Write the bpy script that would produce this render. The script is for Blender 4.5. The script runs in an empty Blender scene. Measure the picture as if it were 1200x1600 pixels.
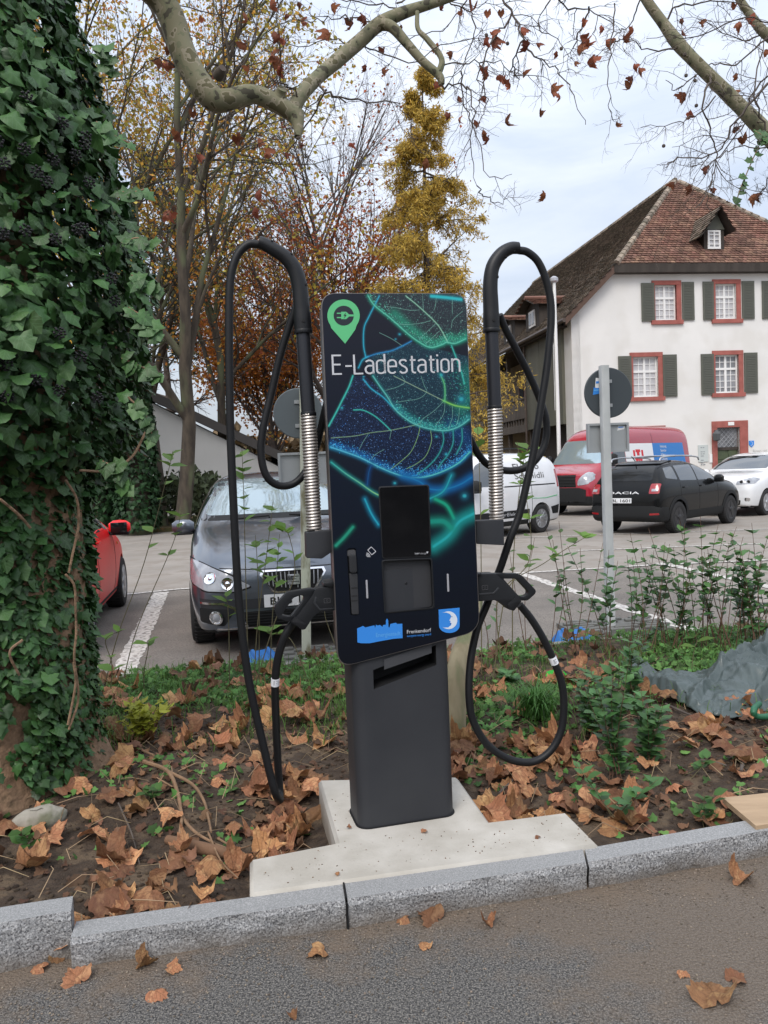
import bpy, bmesh, math, random
import numpy as np
from mathutils import Vector, Matrix, noise
from mathutils.bvhtree import BVHTree
from mathutils.geometry import tessellate_polygon, delaunay_2d_cdt

random.seed(7); np.random.seed(7)
R = math.radians
scene = bpy.context.scene
C = scene.collection

# ------------------------------------------------------------------ camera, sky, sun, exposure
CAM_H, PITCH, ROLL, FPX = 1.42, R(3.19), R(2.4), 1220.0
cd = bpy.data.cameras.new('camera'); cam = bpy.data.objects.new('camera', cd); C.objects.link(cam)
CAMROT = (Matrix.Rotation(math.pi/2-PITCH, 3, 'X') @ Matrix.Rotation(-ROLL, 3, 'Z'))
cam.matrix_world = Matrix.Translation((0, 0, CAM_H)) @ CAMROT.to_4x4()
cd.sensor_fit = 'VERTICAL'; cd.sensor_height = 36.0; cd.lens = 36.0*FPX/1600.0
cd.clip_start = 0.05; cd.clip_end = 2000
scene.camera = cam

SUN_EL, SUN_AZ = R(50), R(200)      # azimuth clockwise from +Y
world = bpy.data.worlds.new('World'); scene.world = world; world.use_nodes = True
wn = world.node_tree.nodes; wl = world.node_tree.links
for n in list(wn): wn.remove(n)
wo = wn.new('ShaderNodeOutputWorld'); bg = wn.new('ShaderNodeBackground')
bg2 = wn.new('ShaderNodeBackground'); addn = wn.new('ShaderNodeAddShader')
sky = wn.new('ShaderNodeTexSky'); sky.sky_type = 'NISHITA'; sky.sun_disc = False
sky.sun_elevation = SUN_EL; sky.sun_rotation = SUN_AZ; sky.air_density = 1.0; sky.dust_density = 4.0
bg.inputs['Strength'].default_value = 0.05
wl.new(sky.outputs[0], bg.inputs['Color'])
# an overcast layer: pale grey cloud, brighter towards the zenith, soft streaks
tc = wn.new('ShaderNodeTexCoord'); sep = wn.new('ShaderNodeSeparateXYZ')
mp = wn.new('ShaderNodeMapping'); mp.inputs['Scale'].default_value = (1.0, 1.4, 3.6); mp.inputs['Rotation'].default_value = (0.2, 0.35, 0.4)
nz = wn.new('ShaderNodeTexNoise'); nz.inputs['Scale'].default_value = 2.6; nz.inputs['Detail'].default_value = 7; nz.inputs['Roughness'].default_value = 0.55
nz.inputs['Distortion'].default_value = 0.3
cr = wn.new('ShaderNodeValToRGB')
cr.color_ramp.elements[0].position = 0.36; cr.color_ramp.elements[0].color = (0.42, 0.465, 0.545, 1)
cr.color_ramp.elements[1].position = 0.64; cr.color_ramp.elements[1].color = (0.62, 0.64, 0.68, 1)
mr = wn.new('ShaderNodeMapRange'); mr.inputs['From Min'].default_value = 0; mr.inputs['From Max'].default_value = 1
mr.inputs['To Min'].default_value = 0.74; mr.inputs['To Max'].default_value = 2.3
wl.new(tc.outputs['Generated'], mp.inputs['Vector']); wl.new(mp.outputs[0], nz.inputs['Vector'])
wl.new(nz.outputs['Fac'], cr.inputs[0]); wl.new(tc.outputs['Generated'], sep.inputs[0]); wl.new(sep.outputs['Z'], mr.inputs['Value'])
wl.new(cr.outputs[0], bg2.inputs['Color']); wl.new(mr.outputs[0], bg2.inputs['Strength'])
wl.new(bg.outputs[0], addn.inputs[0]); wl.new(bg2.outputs[0], addn.inputs[1]); wl.new(addn.outputs[0], wo.inputs['Surface'])

sl = bpy.data.lights.new('sun', 'SUN'); so = bpy.data.objects.new('sun', sl); C.objects.link(so)
sl.energy = 1.5; sl.angle = R(25); sl.color = (1.0, 0.96, 0.9)
sd = Vector((math.sin(SUN_AZ)*math.cos(SUN_EL), math.cos(SUN_AZ)*math.cos(SUN_EL), math.sin(SUN_EL)))
so.rotation_euler = sd.to_track_quat('Z', 'Y').to_euler()
so.location = (0, 0, 30)

scene.view_settings.view_transform = 'Standard'; scene.view_settings.look = 'None'
scene.view_settings.gamma = 1; scene.view_settings.exposure = 0.2
scene.view_settings.use_curve_mapping = False
scene.render.engine = 'CYCLES'
scene.cycles.max_bounces = 6; scene.cycles.diffuse_bounces = 3; scene.cycles.glossy_bounces = 3
scene.cycles.transmission_bounces = 4; scene.cycles.transparent_max_bounces = 8
scene.cycles.use_denoising = True

# ------------------------------------------------------------------ where a point of the photograph (1200x1600) lies in the place
CO = Vector((0, 0, CAM_H))
def ray(x, y): return CAMROT @ Vector(((x-600)/FPX, -(y-800)/FPX, -1))
def at_z(x, y, z): d = ray(x, y); return CO + d*((z-CAM_H)/d.z)
def at_y(x, y, Y): d = ray(x, y); return CO + d*(Y/d.y)
def on_plane(x, y, o, n): d = ray(x, y); return CO + d*((o-CO).dot(n)/d.dot(n))
def to_px(p):
    q = CAMROT.transposed() @ (Vector(p)-CO)
    return 600+FPX*q.x/-q.z, 800-FPX*q.y/-q.z

# ------------------------------------------------------------------ object helpers
WM = {}
def tag(o, label=None, cat=None, group=None, kind=None):
    if label: o['label'] = label
    if cat: o['category'] = cat
    if group: o['group'] = group
    if kind: o['kind'] = kind
    return o
def empty(name, loc=(0, 0, 0), rz=0.0, parent=None):
    o = bpy.data.objects.new(name, None); C.objects.link(o)
    o.location = loc; o.rotation_euler = (0, 0, rz); o.empty_display_size = 0.1
    m = Matrix.Translation(Vector(loc)) @ Matrix.Rotation(rz, 4, 'Z')
    if parent is not None:
        o.parent = parent; m = WM[parent.name] @ m
    WM[o.name] = m
    return o
def thing(name, label, cat, loc=(0, 0, 0), rz=0.0, group=None):
    return tag(empty(name, loc, rz), label, cat, group)

def catmull(pts, n=8):
    pts = [Vector(p) for p in pts]
    P = [pts[0]*2-pts[1]] + pts + [pts[-1]*2-pts[-2]]
    out = []
    for i in range(1, len(P)-2):
        a, b, c, d = P[i-1], P[i], P[i+1], P[i+2]
        for k in range(n):
            t = k/n
            out.append(0.5*((2*b)+(c-a)*t+(2*a-5*b+4*c-d)*t*t+(3*b-a-3*c+d)*t**3))
    out.append(pts[-1])
    return out

class MB:
    def __init__(s): s.v = []; s.f = []; s.m = []
    def add(s, vs, fs, mi=0):
        o = len(s.v); s.v.extend(tuple(p) for p in vs)
        s.f.extend(tuple(i+o for i in f) for f in fs); s.m.extend([mi]*len(fs)); return s
    def box(s, c, sz, rz=0, mi=0, M=None):
        x, y, z = sz[0]/2, sz[1]/2, sz[2]/2
        vs = [Vector(p) for p in ((-x,-y,-z),(x,-y,-z),(x,y,-z),(-x,y,-z),(-x,-y,z),(x,-y,z),(x,y,z),(-x,y,z))]
        T = M if M is not None else Matrix.Rotation(rz, 3, 'Z')
        vs = [T@p+Vector(c) for p in vs]
        return s.add(vs, [(0,3,2,1),(4,5,6,7),(0,1,5,4),(1,2,6,5),(2,3,7,6),(3,0,4,7)], mi)
    def hexa(s, b, t, mi=0):
        "b, t: four corner points each, same winding (seen from the t side counter-clockwise)"
        return s.add(list(b)+list(t), [(3,2,1,0),(4,5,6,7),(0,1,5,4),(1,2,6,5),(2,3,7,6),(3,0,4,7)], mi)
    def tube(s, pts, r, n=8, mi=0, cap=True):
        pts = [Vector(p) for p in pts]
        if not hasattr(r, '__len__'): r = [r]*len(pts)
        rings = []; T0 = None; U = None
        for i, p in enumerate(pts):
            a = pts[max(i-1, 0)]; b = pts[min(i+1, len(pts)-1)]
            T = (b-a); T = T.normalized() if T.length > 1e-9 else (T0 or Vector((0,0,1)))
            if U is None:
                U = T.orthogonal().normalized()
            else:
                U = (U-T*U.dot(T)); U = U.normalized() if U.length > 1e-6 else T.orthogonal().normalized()
            V = T.cross(U); T0 = T
            rings.append([p+(U*math.cos(2*math.pi*k/n)+V*math.sin(2*math.pi*k/n))*r[i] for k in range(n)])
        vs = [q for g in rings for q in g]; fs = []
        for i in range(len(pts)-1):
            for k in range(n):
                fs.append((i*n+k, i*n+(k+1)%n, (i+1)*n+(k+1)%n, (i+1)*n+k))
        if cap:
            fs.append(tuple(range(n-1, -1, -1))); fs.append(tuple(range((len(pts)-1)*n, len(pts)*n)))
        return s.add(vs, fs, mi)
    def prism(s, poly, to3, d0, d1, holes=(), mi=0, back=True):
        "poly in 2D, to3(a, b, d) maps to 3D; solid between depths d0 and d1"
        loops = [list(poly)]+[list(h) for h in holes]
        flat = [p for l in loops for p in l]
        tris = tessellate_polygon([[Vector((p[0], p[1], 0)) for p in l] for l in loops])
        o = len(s.v); n = len(flat)
        s.v.extend(tuple(to3(p[0], p[1], d0)) for p in flat)
        s.v.extend(tuple(to3(p[0], p[1], d1)) for p in flat)
        fs = [(o+a, o+b, o+c) for a, b, c in tris]
        if back: fs += [(o+n+c, o+n+b, o+n+a) for a, b, c in tris]
        k = 0
        for l in loops:
            m = len(l)
            for i in range(m):
                a = o+k+i; b = o+k+(i+1) % m
                fs.append((a, a+n, b+n, b))
            k += m
        s.f.extend(fs); s.m.extend([mi]*len(fs)); return s
    def lathe(s, prof, c=(0,0,0), n=16, M=None, mi=0):
        M = M or Matrix.Identity(3); vs = []; fs = []
        for r, z in prof:
            for k in range(n):
                a = 2*math.pi*k/n; vs.append(M@Vector((r*math.cos(a), r*math.sin(a), z))+Vector(c))
        for i in range(len(prof)-1):
            for k in range(n): fs.append((i*n+k, i*n+(k+1)%n, (i+1)*n+(k+1)%n, (i+1)*n+k))
        fs.append(tuple(range(n-1, -1, -1))); fs.append(tuple(range((len(prof)-1)*n, len(prof)*n)))
        return s.add(vs, fs, mi)
    def build(s, name, mats, parent=None, smooth=False, bevel=0, local=False, seg=2, fix=False, angle=40, sub=0):
        me = bpy.data.meshes.new(name); vs = s.v
        if parent is not None and not local:
            inv = WM[parent.name].inverted(); vs = [tuple(inv@Vector(p)) for p in vs]
        me.from_pydata(vs, [], s.f)
        mats = mats if isinstance(mats, (list, tuple)) else [mats]
        for m in mats: me.materials.append(m)
        if len(mats) > 1: me.polygons.foreach_set('material_index', s.m)
        o = bpy.data.objects.new(name, me); C.objects.link(o)
        if parent is not None: o.parent = parent; WM[o.name] = WM[parent.name]
        else: WM[o.name] = Matrix.Identity(4)
        if fix or bevel:
            bm = bmesh.new(); bm.from_mesh(me); bmesh.ops.recalc_face_normals(bm, faces=bm.faces)
            if bevel:
                es = [e for e in bm.edges if len(e.link_faces) == 2 and e.calc_face_angle(0) > R(28)]
                bmesh.ops.bevel(bm, geom=es, offset=bevel, segments=seg, profile=0.5, affect='EDGES', clamp_overlap=True)
            bm.to_mesh(me); bm.free()
        if sub:
            md = o.modifiers.new('s', 'SUBSURF'); md.levels = sub; md.render_levels = sub
        if smooth or bevel or sub:
            me.polygons.foreach_set('use_smooth', [True]*len(me.polygons))
            if angle < 179 and not sub: me.set_sharp_from_angle(angle=R(angle))
        me.update(); return o

def np_mesh(name, V, F, mats, parent=None, smooth=False, mi=None):
    "fast mesh from arrays; F is (n,3) or (n,4)"
    me = bpy.data.meshes.new(name); V = np.asarray(V, dtype=np.float32)
    F = np.asarray(F, dtype=np.int32); k = F.shape[1]
    if parent is not None:
        inv = np.array(WM[parent.name].inverted()); V = V@inv[:3, :3].T+inv[:3, 3]
        V = V.astype(np.float32)
    me.vertices.add(len(V)); me.vertices.foreach_set('co', V.ravel())
    me.loops.add(F.size); me.loops.foreach_set('vertex_index', F.ravel())
    me.polygons.add(len(F)); me.polygons.foreach_set('loop_start', np.arange(0, F.size, k, dtype=np.int32))
    if smooth: me.polygons.foreach_set('use_smooth', np.ones(len(F), dtype=bool))
    for m in (mats if isinstance(mats, (list, tuple)) else [mats]): me.materials.append(m)
    if mi is not None: me.polygons.foreach_set('material_index', np.asarray(mi, dtype=np.int32))
    me.update(calc_edges=True); me.validate()
    o = bpy.data.objects.new(name, me); C.objects.link(o)
    if parent is not None: o.parent = parent; WM[o.name] = WM[parent.name]
    return o
def dup(o, parent, M=None, name=None):
    c = o.copy(); C.objects.link(c); c.parent = parent
    if M is not None: c.matrix_basis = M
    return c

def rrect(x0, y0, x1, y1, r, n=5):
    out = []
    for cx, cy, a0 in ((x1-r, y0+r, -90), (x1-r, y1-r, 0), (x0+r, y1-r, 90), (x0+r, y0+r, 180)):
        for k in range(n+1):
            a = R(a0+90*k/n); out.append((cx+r*math.cos(a), cy+r*math.sin(a)))
    return out
def round_poly(pts, rs, n=5):
    out = []; N = len(pts)
    if not hasattr(rs, '__len__'): rs = [rs]*N
    for i in range(N):
        p = Vector(pts[i][:2]); a = Vector(pts[i-1][:2]); b = Vector(pts[(i+1) % N][:2])
        da = (a-p); db = (b-p); r = min(rs[i], da.length*0.45, db.length*0.45)
        A = p+da.normalized()*r; B = p+db.normalized()*r
        for k in range(n+1):
            t = k/n; q = A*(1-t)**2+p*2*t*(1-t)+B*t*t; out.append((q.x, q.y))
    return out

# ------------------------------------------------------------------ materials
def mat(name, col, rough=0.6, metal=0.0, col2=None, scale=8.0, detail=4, bump=0.0, bscale=None, island=0.0, objrand=0.0,
        spec=0.5, coat=0.0, alpha=None, trans=0.0, lo=0.35, hi=0.65, emit=None, stretch=None, transl=0.0, col3=None, s3=40., ior=1.45, bdist=0.01):
    m = bpy.data.materials.new(name); m.use_nodes = True; nt = m.node_tree; N = nt.nodes; L = nt.links
    b = N['Principled BSDF']; out = N['Material Output']
    b.inputs['Roughness'].default_value = rough; b.inputs['Metallic'].default_value = metal
    b.inputs['Specular IOR Level'].default_value = spec; b.inputs['Coat Weight'].default_value = coat
    b.inputs['Coat Roughness'].default_value = 0.04; b.inputs['IOR'].default_value = ior
    b.inputs['Transmission Weight'].default_value = trans
    if alpha is not None: b.inputs['Alpha'].default_value = alpha
    c = (*col, 1)
    tcn = N.new('ShaderNodeTexCoord'); vec = tcn.outputs['Object']
    if stretch:
        mpn = N.new('ShaderNodeMapping'); mpn.inputs['Scale'].default_value = stretch
        L.new(vec, mpn.inputs[0]); vec = mpn.outputs[0]
    cur = None
    if col2 is not None:
        nzn = N.new('ShaderNodeTexNoise'); nzn.inputs['Scale'].default_value = scale; nzn.inputs['Detail'].default_value = detail
        L.new(vec, nzn.inputs['Vector'])
        rp = N.new('ShaderNodeValToRGB'); rp.color_ramp.elements[0].position = lo; rp.color_ramp.elements[1].position = hi
        rp.color_ramp.elements[0].color = c; rp.color_ramp.elements[1].color = (*col2, 1)
        L.new(nzn.outputs['Fac'], rp.inputs[0]); cur = rp.outputs[0]
    if col3 is not None:
        n3 = N.new('ShaderNodeTexNoise'); n3.inputs['Scale'].default_value = s3; n3.inputs['Detail'].default_value = 3
        L.new(vec, n3.inputs['Vector'])
        r3 = N.new('ShaderNodeValToRGB'); r3.color_ramp.elements[0].position = 0.5; r3.color_ramp.elements[1].position = 0.62
        r3.color_ramp.elements[0].color = (0,0,0,1); r3.color_ramp.elements[1].color = (1,1,1,1)
        L.new(n3.outputs['Fac'], r3.inputs[0])
        mx = N.new('ShaderNodeMixRGB'); L.new(r3.outputs[0], mx.inputs[0])
        if cur is not None: L.new(cur, mx.inputs[1])
        else: mx.inputs[1].default_value = c
        mx.inputs[2].default_value = (*col3, 1); cur = mx.outputs[0]
    if island or objrand:
        hs = N.new('ShaderNodeHueSaturation')
        if cur is not None: L.new(cur, hs.inputs['Color'])
        else: hs.inputs['Color'].default_value = c
        if island: g = N.new('ShaderNodeNewGeometry').outputs['Random Per Island']; am = island
        else: g = N.new('ShaderNodeObjectInfo').outputs['Random']; am = objrand
        m1 = N.new('ShaderNodeMapRange'); m1.inputs['To Min'].default_value = 1-am; m1.inputs['To Max'].default_value = 1+am
        L.new(g, m1.inputs[0]); L.new(m1.outputs[0], hs.inputs['Value'])
        m2 = N.new('ShaderNodeMath'); m2.operation = 'MULTIPLY'; m2.inputs[1].default_value = 7.31
        m3 = N.new('ShaderNodeMath'); m3.operation = 'FRACT'; L.new(g, m2.inputs[0]); L.new(m2.outputs[0], m3.inputs[0])
        m4 = N.new('ShaderNodeMapRange'); m4.inputs['To Min'].default_value = 0.5-am*0.022; m4.inputs['To Max'].default_value = 0.5+am*0.022
        L.new(m3.outputs[0], m4.inputs[0]); L.new(m4.outputs[0], hs.inputs['Hue'])
        cur = hs.outputs[0]
    if cur is not None: L.new(cur, b.inputs['Base Color'])
    else: b.inputs['Base Color'].default_value = c
    if bump:
        nb = N.new('ShaderNodeTexNoise'); nb.inputs['Scale'].default_value = bscale or scale*4; nb.inputs['Detail'].default_value = 5
        L.new(vec, nb.inputs['Vector'])
        bp = N.new('ShaderNodeBump'); bp.inputs['Strength'].default_value = bump; bp.inputs['Distance'].default_value = bdist
        L.new(nb.outputs['Fac'], bp.inputs['Height']); L.new(bp.outputs[0], b.inputs['Normal'])
    if emit is not None:
        b.inputs['Emission Color'].default_value = (*emit, 1); b.inputs['Emission Strength'].default_value = 1.0
    if transl:
        tn = N.new('ShaderNodeBsdfTranslucent'); mxs = N.new('ShaderNodeMixShader'); mxs.inputs[0].default_value = transl
        if cur is not None: L.new(cur, tn.inputs[0])
        else: tn.inputs[0].default_value = c
        L.new(b.outputs[0], mxs.inputs[1]); L.new(tn.outputs[0], mxs.inputs[2]); L.new(mxs.outputs[0], out.inputs[0])
    return m

def veins(m, col, w=.022, amt=.7, y0=.02):
    "pale leaf veins: a midrib and two pairs of side veins in the leaf's own plane"
    N = m.node_tree.nodes; L = m.node_tree.links; b = N['Principled BSDF']; t = N.new('ShaderNodeTexCoord'); sp = N.new('ShaderNodeSeparateXYZ'); L.new(t.outputs['Object'], sp.inputs[0])
    def mth(op, a, b_=None):
        n = N.new('ShaderNodeMath'); n.operation = op
        for i, v in enumerate((a, b_)):
            if v is None: continue
            if isinstance(v, (int, float)): n.inputs[i].default_value = v
            else: L.new(v, n.inputs[i])
        return n.outputs[0]
    ax_ = mth('ABSOLUTE', sp.outputs['X']); y = mth('SUBTRACT', sp.outputs['Y'], y0); d = ax_
    for k, off in ((1.0, 0.0), (2.2, -.0), (1.0, .25), (1.2, .48)): d = mth('MINIMUM', d, mth('MULTIPLY', mth('ABSOLUTE', mth('SUBTRACT', ax_, mth('MULTIPLY', mth('SUBTRACT', y, off), k))), .62 if k < 2 else .42))
    r = N.new('ShaderNodeMapRange'); r.inputs['From Min'].default_value = w; r.inputs['From Max'].default_value = w*.35; r.inputs['To Max'].default_value = amt; L.new(d, r.inputs['Value'])
    mx = N.new('ShaderNodeMixRGB'); L.new(r.outputs[0], mx.inputs[0]); lk = b.inputs['Base Color'].links
    if lk: L.new(lk[0].from_socket, mx.inputs[1])
    else: mx.inputs[1].default_value = b.inputs['Base Color'].default_value
    mx.inputs[2].default_value = (*col, 1); L.new(mx.outputs[0], b.inputs['Base Color']); return m

def text_mesh(body, to3, width=None, height=None, bold=0.0, xs=1.0):
    "text as flat triangles; returns verts via to3(a, b) with a in 0..w, b in 0..h; width/height scale the whole"
    cu = bpy.data.curves.new('t', 'FONT'); cu.body = body; cu.size = 1; cu.offset = bold; cu.resolution_u = 3
    o = bpy.data.objects.new('t', cu); C.objects.link(o)
    dg = bpy.context.evaluated_depsgraph_get(); me = bpy.data.meshes.new_from_object(o.evaluated_get(dg))
    vs = [v.co.copy() for v in me.vertices]; fs = [tuple(p.vertices) for p in me.polygons]
    bpy.data.objects.remove(o); bpy.data.curves.remove(cu); bpy.data.meshes.remove(me)
    x0 = min(v.x for v in vs); x1 = max(v.x for v in vs); y0 = min(0, min(v.y for v in vs)); y1 = max(v.y for v in vs)
    sy = (height/(y1)) if height else None; sx = (width/(x1-x0)) if width else None
    if sx is None: sx = sy*xs
    if sy is None: sy = sx
    return [to3((v.x-x0)*sx, v.y*sy) for v in vs], fs
# ------------------------------------------------------------------ the charging station
BLK = mat('cable_rubber', (0.007, 0.0075, 0.009), 0.5, spec=.4, bump=0.06, bscale=300)
DGP = mat('graphite_powder_coat', (0.029, 0.031, 0.036), 0.55, col2=(0.024, 0.026, 0.031), scale=6, bump=0.12, bscale=900, bdist=0.002)
SLV = mat('black_moulded_plastic', (0.010, 0.011, 0.013), 0.45, spec=.4, bump=0.05, bscale=500)
TUB = mat('anodised_tube', (0.036, 0.038, 0.045), 0.38, metal=0.5)
SPR = mat('spring_steel', (0.44, 0.41, 0.385), 0.42, metal=.75)
RIM = mat('panel_edge_metal', (0.22, 0.20, 0.19), 0.35, metal=0.8)
GLS = mat('screen_glass', (0.004, 0.004, 0.005), 0.08)
VOID = mat('slot_black', (0.006, 0.006, 0.007), 0.7)
WHT = mat('white_print', (0.52, 0.53, 0.56), 0.5)
SLB = mat('silver_bar', (0.42, 0.42, 0.45), 0.35, metal=0.3)
GRN = mat('green_print', (0.10, 0.48, 0.20), 0.5)
NAV = mat('dark_print', (0.014, 0.018, 0.028), 0.4)
BLU = mat('blue_print', (0.03, 0.22, 0.66), 0.5)
LBL = mat('light_blue_print', (0.10, 0.36, 0.72), 0.5)
TAGM = mat('white_sticker', (0.75, 0.76, 0.80), 0.5)

TH = R(11); SN = Vector((math.sin(TH), -math.cos(TH), 0)); SU = Vector((math.cos(TH), math.sin(TH), 0))
SO = Vector((0.060, 2.825, 0.10))          # a point of the panel's front face at the foot
ST = thing('charging_station', 'dark grey car charging station with leaf printed panel and two black cable arms', 'charging station', (0.06, 2.93, 0.10), TH)
def PF(a, z, d=0.0): p = SO+SU*a-SN*d; return Vector((p.x, p.y, z))
def PX(x, y, d=0.0): return on_plane(x, y, SO-SN*d, SN)
def AZ(x, y, d=0.0):
    w = PX(x, y, d); return ((w-SO).dot(SU), w.z)
def z1(X, Y): return AZ(480+X/4, 440+Y/4)
def z2(X, Y): return AZ(480+X/4, 740+Y/4)

panel_poly = round_poly([(-.251, .712), (.2815, .803), (.2745, 2.041), (-.2515, 2.041)], [.06, .062, .052, .052], 7)
lock_hole = rrect(*z2(270, 880), *z2(307, 465), 0.006, 3)
lock_hole = round_poly([z2(271, 886), z2(325, 884), z2(306, 465), z2(247, 468)], .010, 4)
tray_hole = round_poly([z2(488, 868), z2(790, 838), z2(775, 532), z2(470, 545)], .012, 4)

def print_image():
    dx = 0.0013; a0, a1, b0, b1 = -.256, .286, .700, 2.050
    W = int((a1-a0)/dx); Hh = int((b1-b0)/dx)
    A, B = np.meshgrid(a0+(np.arange(W)+.5)*dx, b0+(np.arange(Hh)+.5)*dx)
    base = np.zeros((Hh, W, 3)); t = (B-b0)/(b1-b0)
    for k, (lo_, mid, top) in enumerate(((.0035, .004, .014), (.0045, .008, .016), (.008, .018, .026))):
        base[..., k] = np.where(t < .5, lo_+(mid-lo_)*t/.5, mid+(top-mid)*(t-.5)/.5)
    img = base
    def line(pts, col, w, glow=0, gcol=None, col2=None, z=z1, ga=0.6, taper=False):
        P = [Vector(z(*p)) for p in pts]
        if len(P) > 2:
            P = [Vector((q.x, q.y)) for q in catmull([Vector((p.x, p.y, 0)) for p in P], 5)]
        w *= dx*1.0; glow *= dx
        m = max(w, glow)*2.2+dx*2
        i0 = max(0, int((min(p.x for p in P)-m-a0)/dx)); i1 = min(W, int((max(p.x for p in P)+m-a0)/dx)+1)
        j0 = max(0, int((min(p.y for p in P)-m-b0)/dx)); j1 = min(Hh, int((max(p.y for p in P)+m-b0)/dx)+1)
        if i1 <= i0 or j1 <= j0: return
        X = A[j0:j1, i0:i1]; Y = B[j0:j1, i0:i1]; D = np.full(X.shape, 9.); T = np.zeros(X.shape)
        for k in range(len(P)-1):
            p, q = P[k], P[k+1]; ex, ey = q.x-p.x, q.y-p.y; l2 = ex*ex+ey*ey+1e-12
            s = np.clip(((X-p.x)*ex+(Y-p.y)*ey)/l2, 0, 1); d = np.hypot(X-p.x-s*ex, Y-p.y-s*ey)
            T = np.where(d < D, (k+s)/(len(P)-1), T); D = np.minimum(D, d)
        c1 = np.array(col); c2 = np.array(col2 if col2 is not None else col)
        cc = c1+(c2-c1)*T[..., None]
        ww = w*(1-.6*T) if taper else w
        core = np.clip(1-(D/np.maximum(ww, 1e-6))**2, 0, 1)[..., None]
        sub = img[j0:j1, i0:i1]
        if glow:
            g = np.exp(-(D/glow)**2*1.6)[..., None]*ga
            sub[...] = sub*(1-g)+np.array(gcol if gcol else col)*g
        sub[...] = sub*(1-core*.9)+cc*core*.9
    def inside(poly):
        P = [z1(*p) for p in poly]; r = np.zeros(A.shape, bool); j = len(P)-1
        for i in range(len(P)):
            xi, yi = P[i]; xj, yj = P[j]
            r ^= ((yi > B) != (yj > B)) & (A < (xj-xi)*(B-yi)/((yj-yi) or 1e-9)+xi); j = i
        return r
    L1 = [(380,90),(420,150),(520,230),(620,320),(700,380),(770,412),(840,395),(870,380),(920,388),(990,358)]
    L2 = [(330,520),(360,480),(410,590),(450,650),(500,720),(550,800),(620,860),(680,895),(740,915),(820,930),(880,930),(950,905),(1010,862)]
    L3 = [(145,1035),(220,1060),(330,1100),(450,1160),(560,1205),(650,1225),(740,1220),(850,1185),(950,1130),(1015,1065)]
    in1 = inside(L1+[(1000,60),(400,60)]); in2 = inside(L2+[(1010,470),(640,380),(420,460)])
    in3 = inside(L3+[(1015,900),(860,935),(700,900),(480,690),(360,590),(285,590),(220,740),(135,900)])
    img[in1] += (.012, .018, .018); img[in3] += (.001, .004, .018); img[in2] += (.002, .020, .030)
    teal = (.05, .50, .42); cyan = (.03, .42, .60); blue = (.02, .16, .50); grn = (.05, .45, .22); pale = (.22, .45, .36); yel = (.22, .42, .16)
    # bands of glow inside the leaf edges
    line([(p[0]+25, p[1]-30) for p in L1[2:]], (.02,.22,.17), 0.1, 16, (.02,.26,.17), ga=.6)
    line([(p[0]+8, p[1]-22) for p in L2[5:]], (.02,.22,.17), 0.1, 12, (.02,.22,.24), ga=.5)
    line([(p[0]+8, p[1]-22) for p in L3], (.01,.1,.35), 0.1, 11, (.01,.09,.30), ga=.55)
    line([(1000,560),(1010,700),(960,800)], grn, .1, 26, (.01,.17,.13), ga=.55)
    line([(900,900),(1010,1000)], blue, .1, 30, (.004,.05,.16), ga=.55)
    rng = np.random.RandomState(3)
    def dots(msk, n, c1, c2, big=0.0, outline=None):
        jj, ii = np.nonzero(msk)
        pick = rng.randint(0, len(jj), n)
        for k in pick:
            x, y = ii[k], jj[k]
            f = rng.rand(); c = np.array(c1)*(1-f)+np.array(c2)*f
            img[y, x] = c*(.5+.8*rng.rand())
            if rng.rand() < big:
                img[max(0, y-1):y+1, max(0, x-1):x+1] = c
    dots(in1, 1500, (.30,.42,.40), (.05,.35,.26), .06); dots(in2, 2300, (.25,.40,.45), (.04,.30,.30), .05)
    dots(in3 & ~in2, 3000, (.16,.26,.45), (.03,.16,.50), .08)
    def near(pts, n, sp, cs):
        P = [Vector(z1(*p)) for p in pts]
        for _ in range(n):
            k = rng.randint(0, len(P)-1); s = rng.rand(); q = P[k].lerp(P[k+1], s)
            x = int((q.x+rng.randn()*sp*dx*.4-a0)/dx); y = int((q.y+abs(rng.randn())*sp*dx-b0)/dx)
            if 0 <= x < W-1 and 0 <= y < Hh-1:
                c = np.array(cs[rng.randint(len(cs))]); r = rng.randint(1, 3); img[y:y+r, x:x+r] = c
    near(L1, 500, 14, [(.06,.45,.25), (.12,.5,.4)]); near(L2[5:], 500, 12, [(.1,.5,.5), (.05,.4,.3)]); near(L3, 900, 14, [(.02,.3,.7), (.1,.45,.7)])
    near([(900,600),(960,700),(990,800)], 160, 40, [(.05,.4,.2), (.04,.35,.35)])
    th = [([(450,90),(385,220),(355,290),(352,400),(365,470)], cyan), ([(365,475),(440,450),(520,435),(580,410),(650,373)], (.03,.25,.55)),
          ([(350,610),(400,670),(470,720),(530,780),(560,800)], cyan), ([(980,640),(960,560),(900,400)], teal), ([(320,540),(345,490),(380,470)], cyan)]
    for p, c in th: line(p, c, 1.3, 4, c, ga=.35)
    line([(285,590),(260,660),(220,740),(180,820),(135,903)], teal, 2.0, 4, teal, ga=.4)
    line([(290,803),(350,805),(420,840),(480,890),(520,930)], teal, 1.4, 3, teal, ga=.3)
    for p in ([(480,155),(560,165),(640,180),(700,178)], [(720,90),(725,190)], [(540,255),(600,270),(700,262),(770,245)], [(806,90),(800,150),(790,180)],
              [(700,360),(800,265)], [(900,290),(910,240),(970,185)], [(745,385),(825,310)], [(905,90),(905,200)], [(450,320),(530,360),(590,400)],
              [(590,590),(610,630),(560,660),(490,680)], [(710,590),(730,650),(745,690),(700,730),(620,745),(555,755)],
              [(850,750),(790,810),(720,860),(705,890)], [(860,750),(850,830),(800,900)], [(905,780),(905,850),(880,920)], [(950,790),(945,850),(930,900)],
              [(380,955),(350,1000),(325,1050)], [(525,930),(515,985)], [(400,1115),(420,1085),(480,1050)]):
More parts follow.
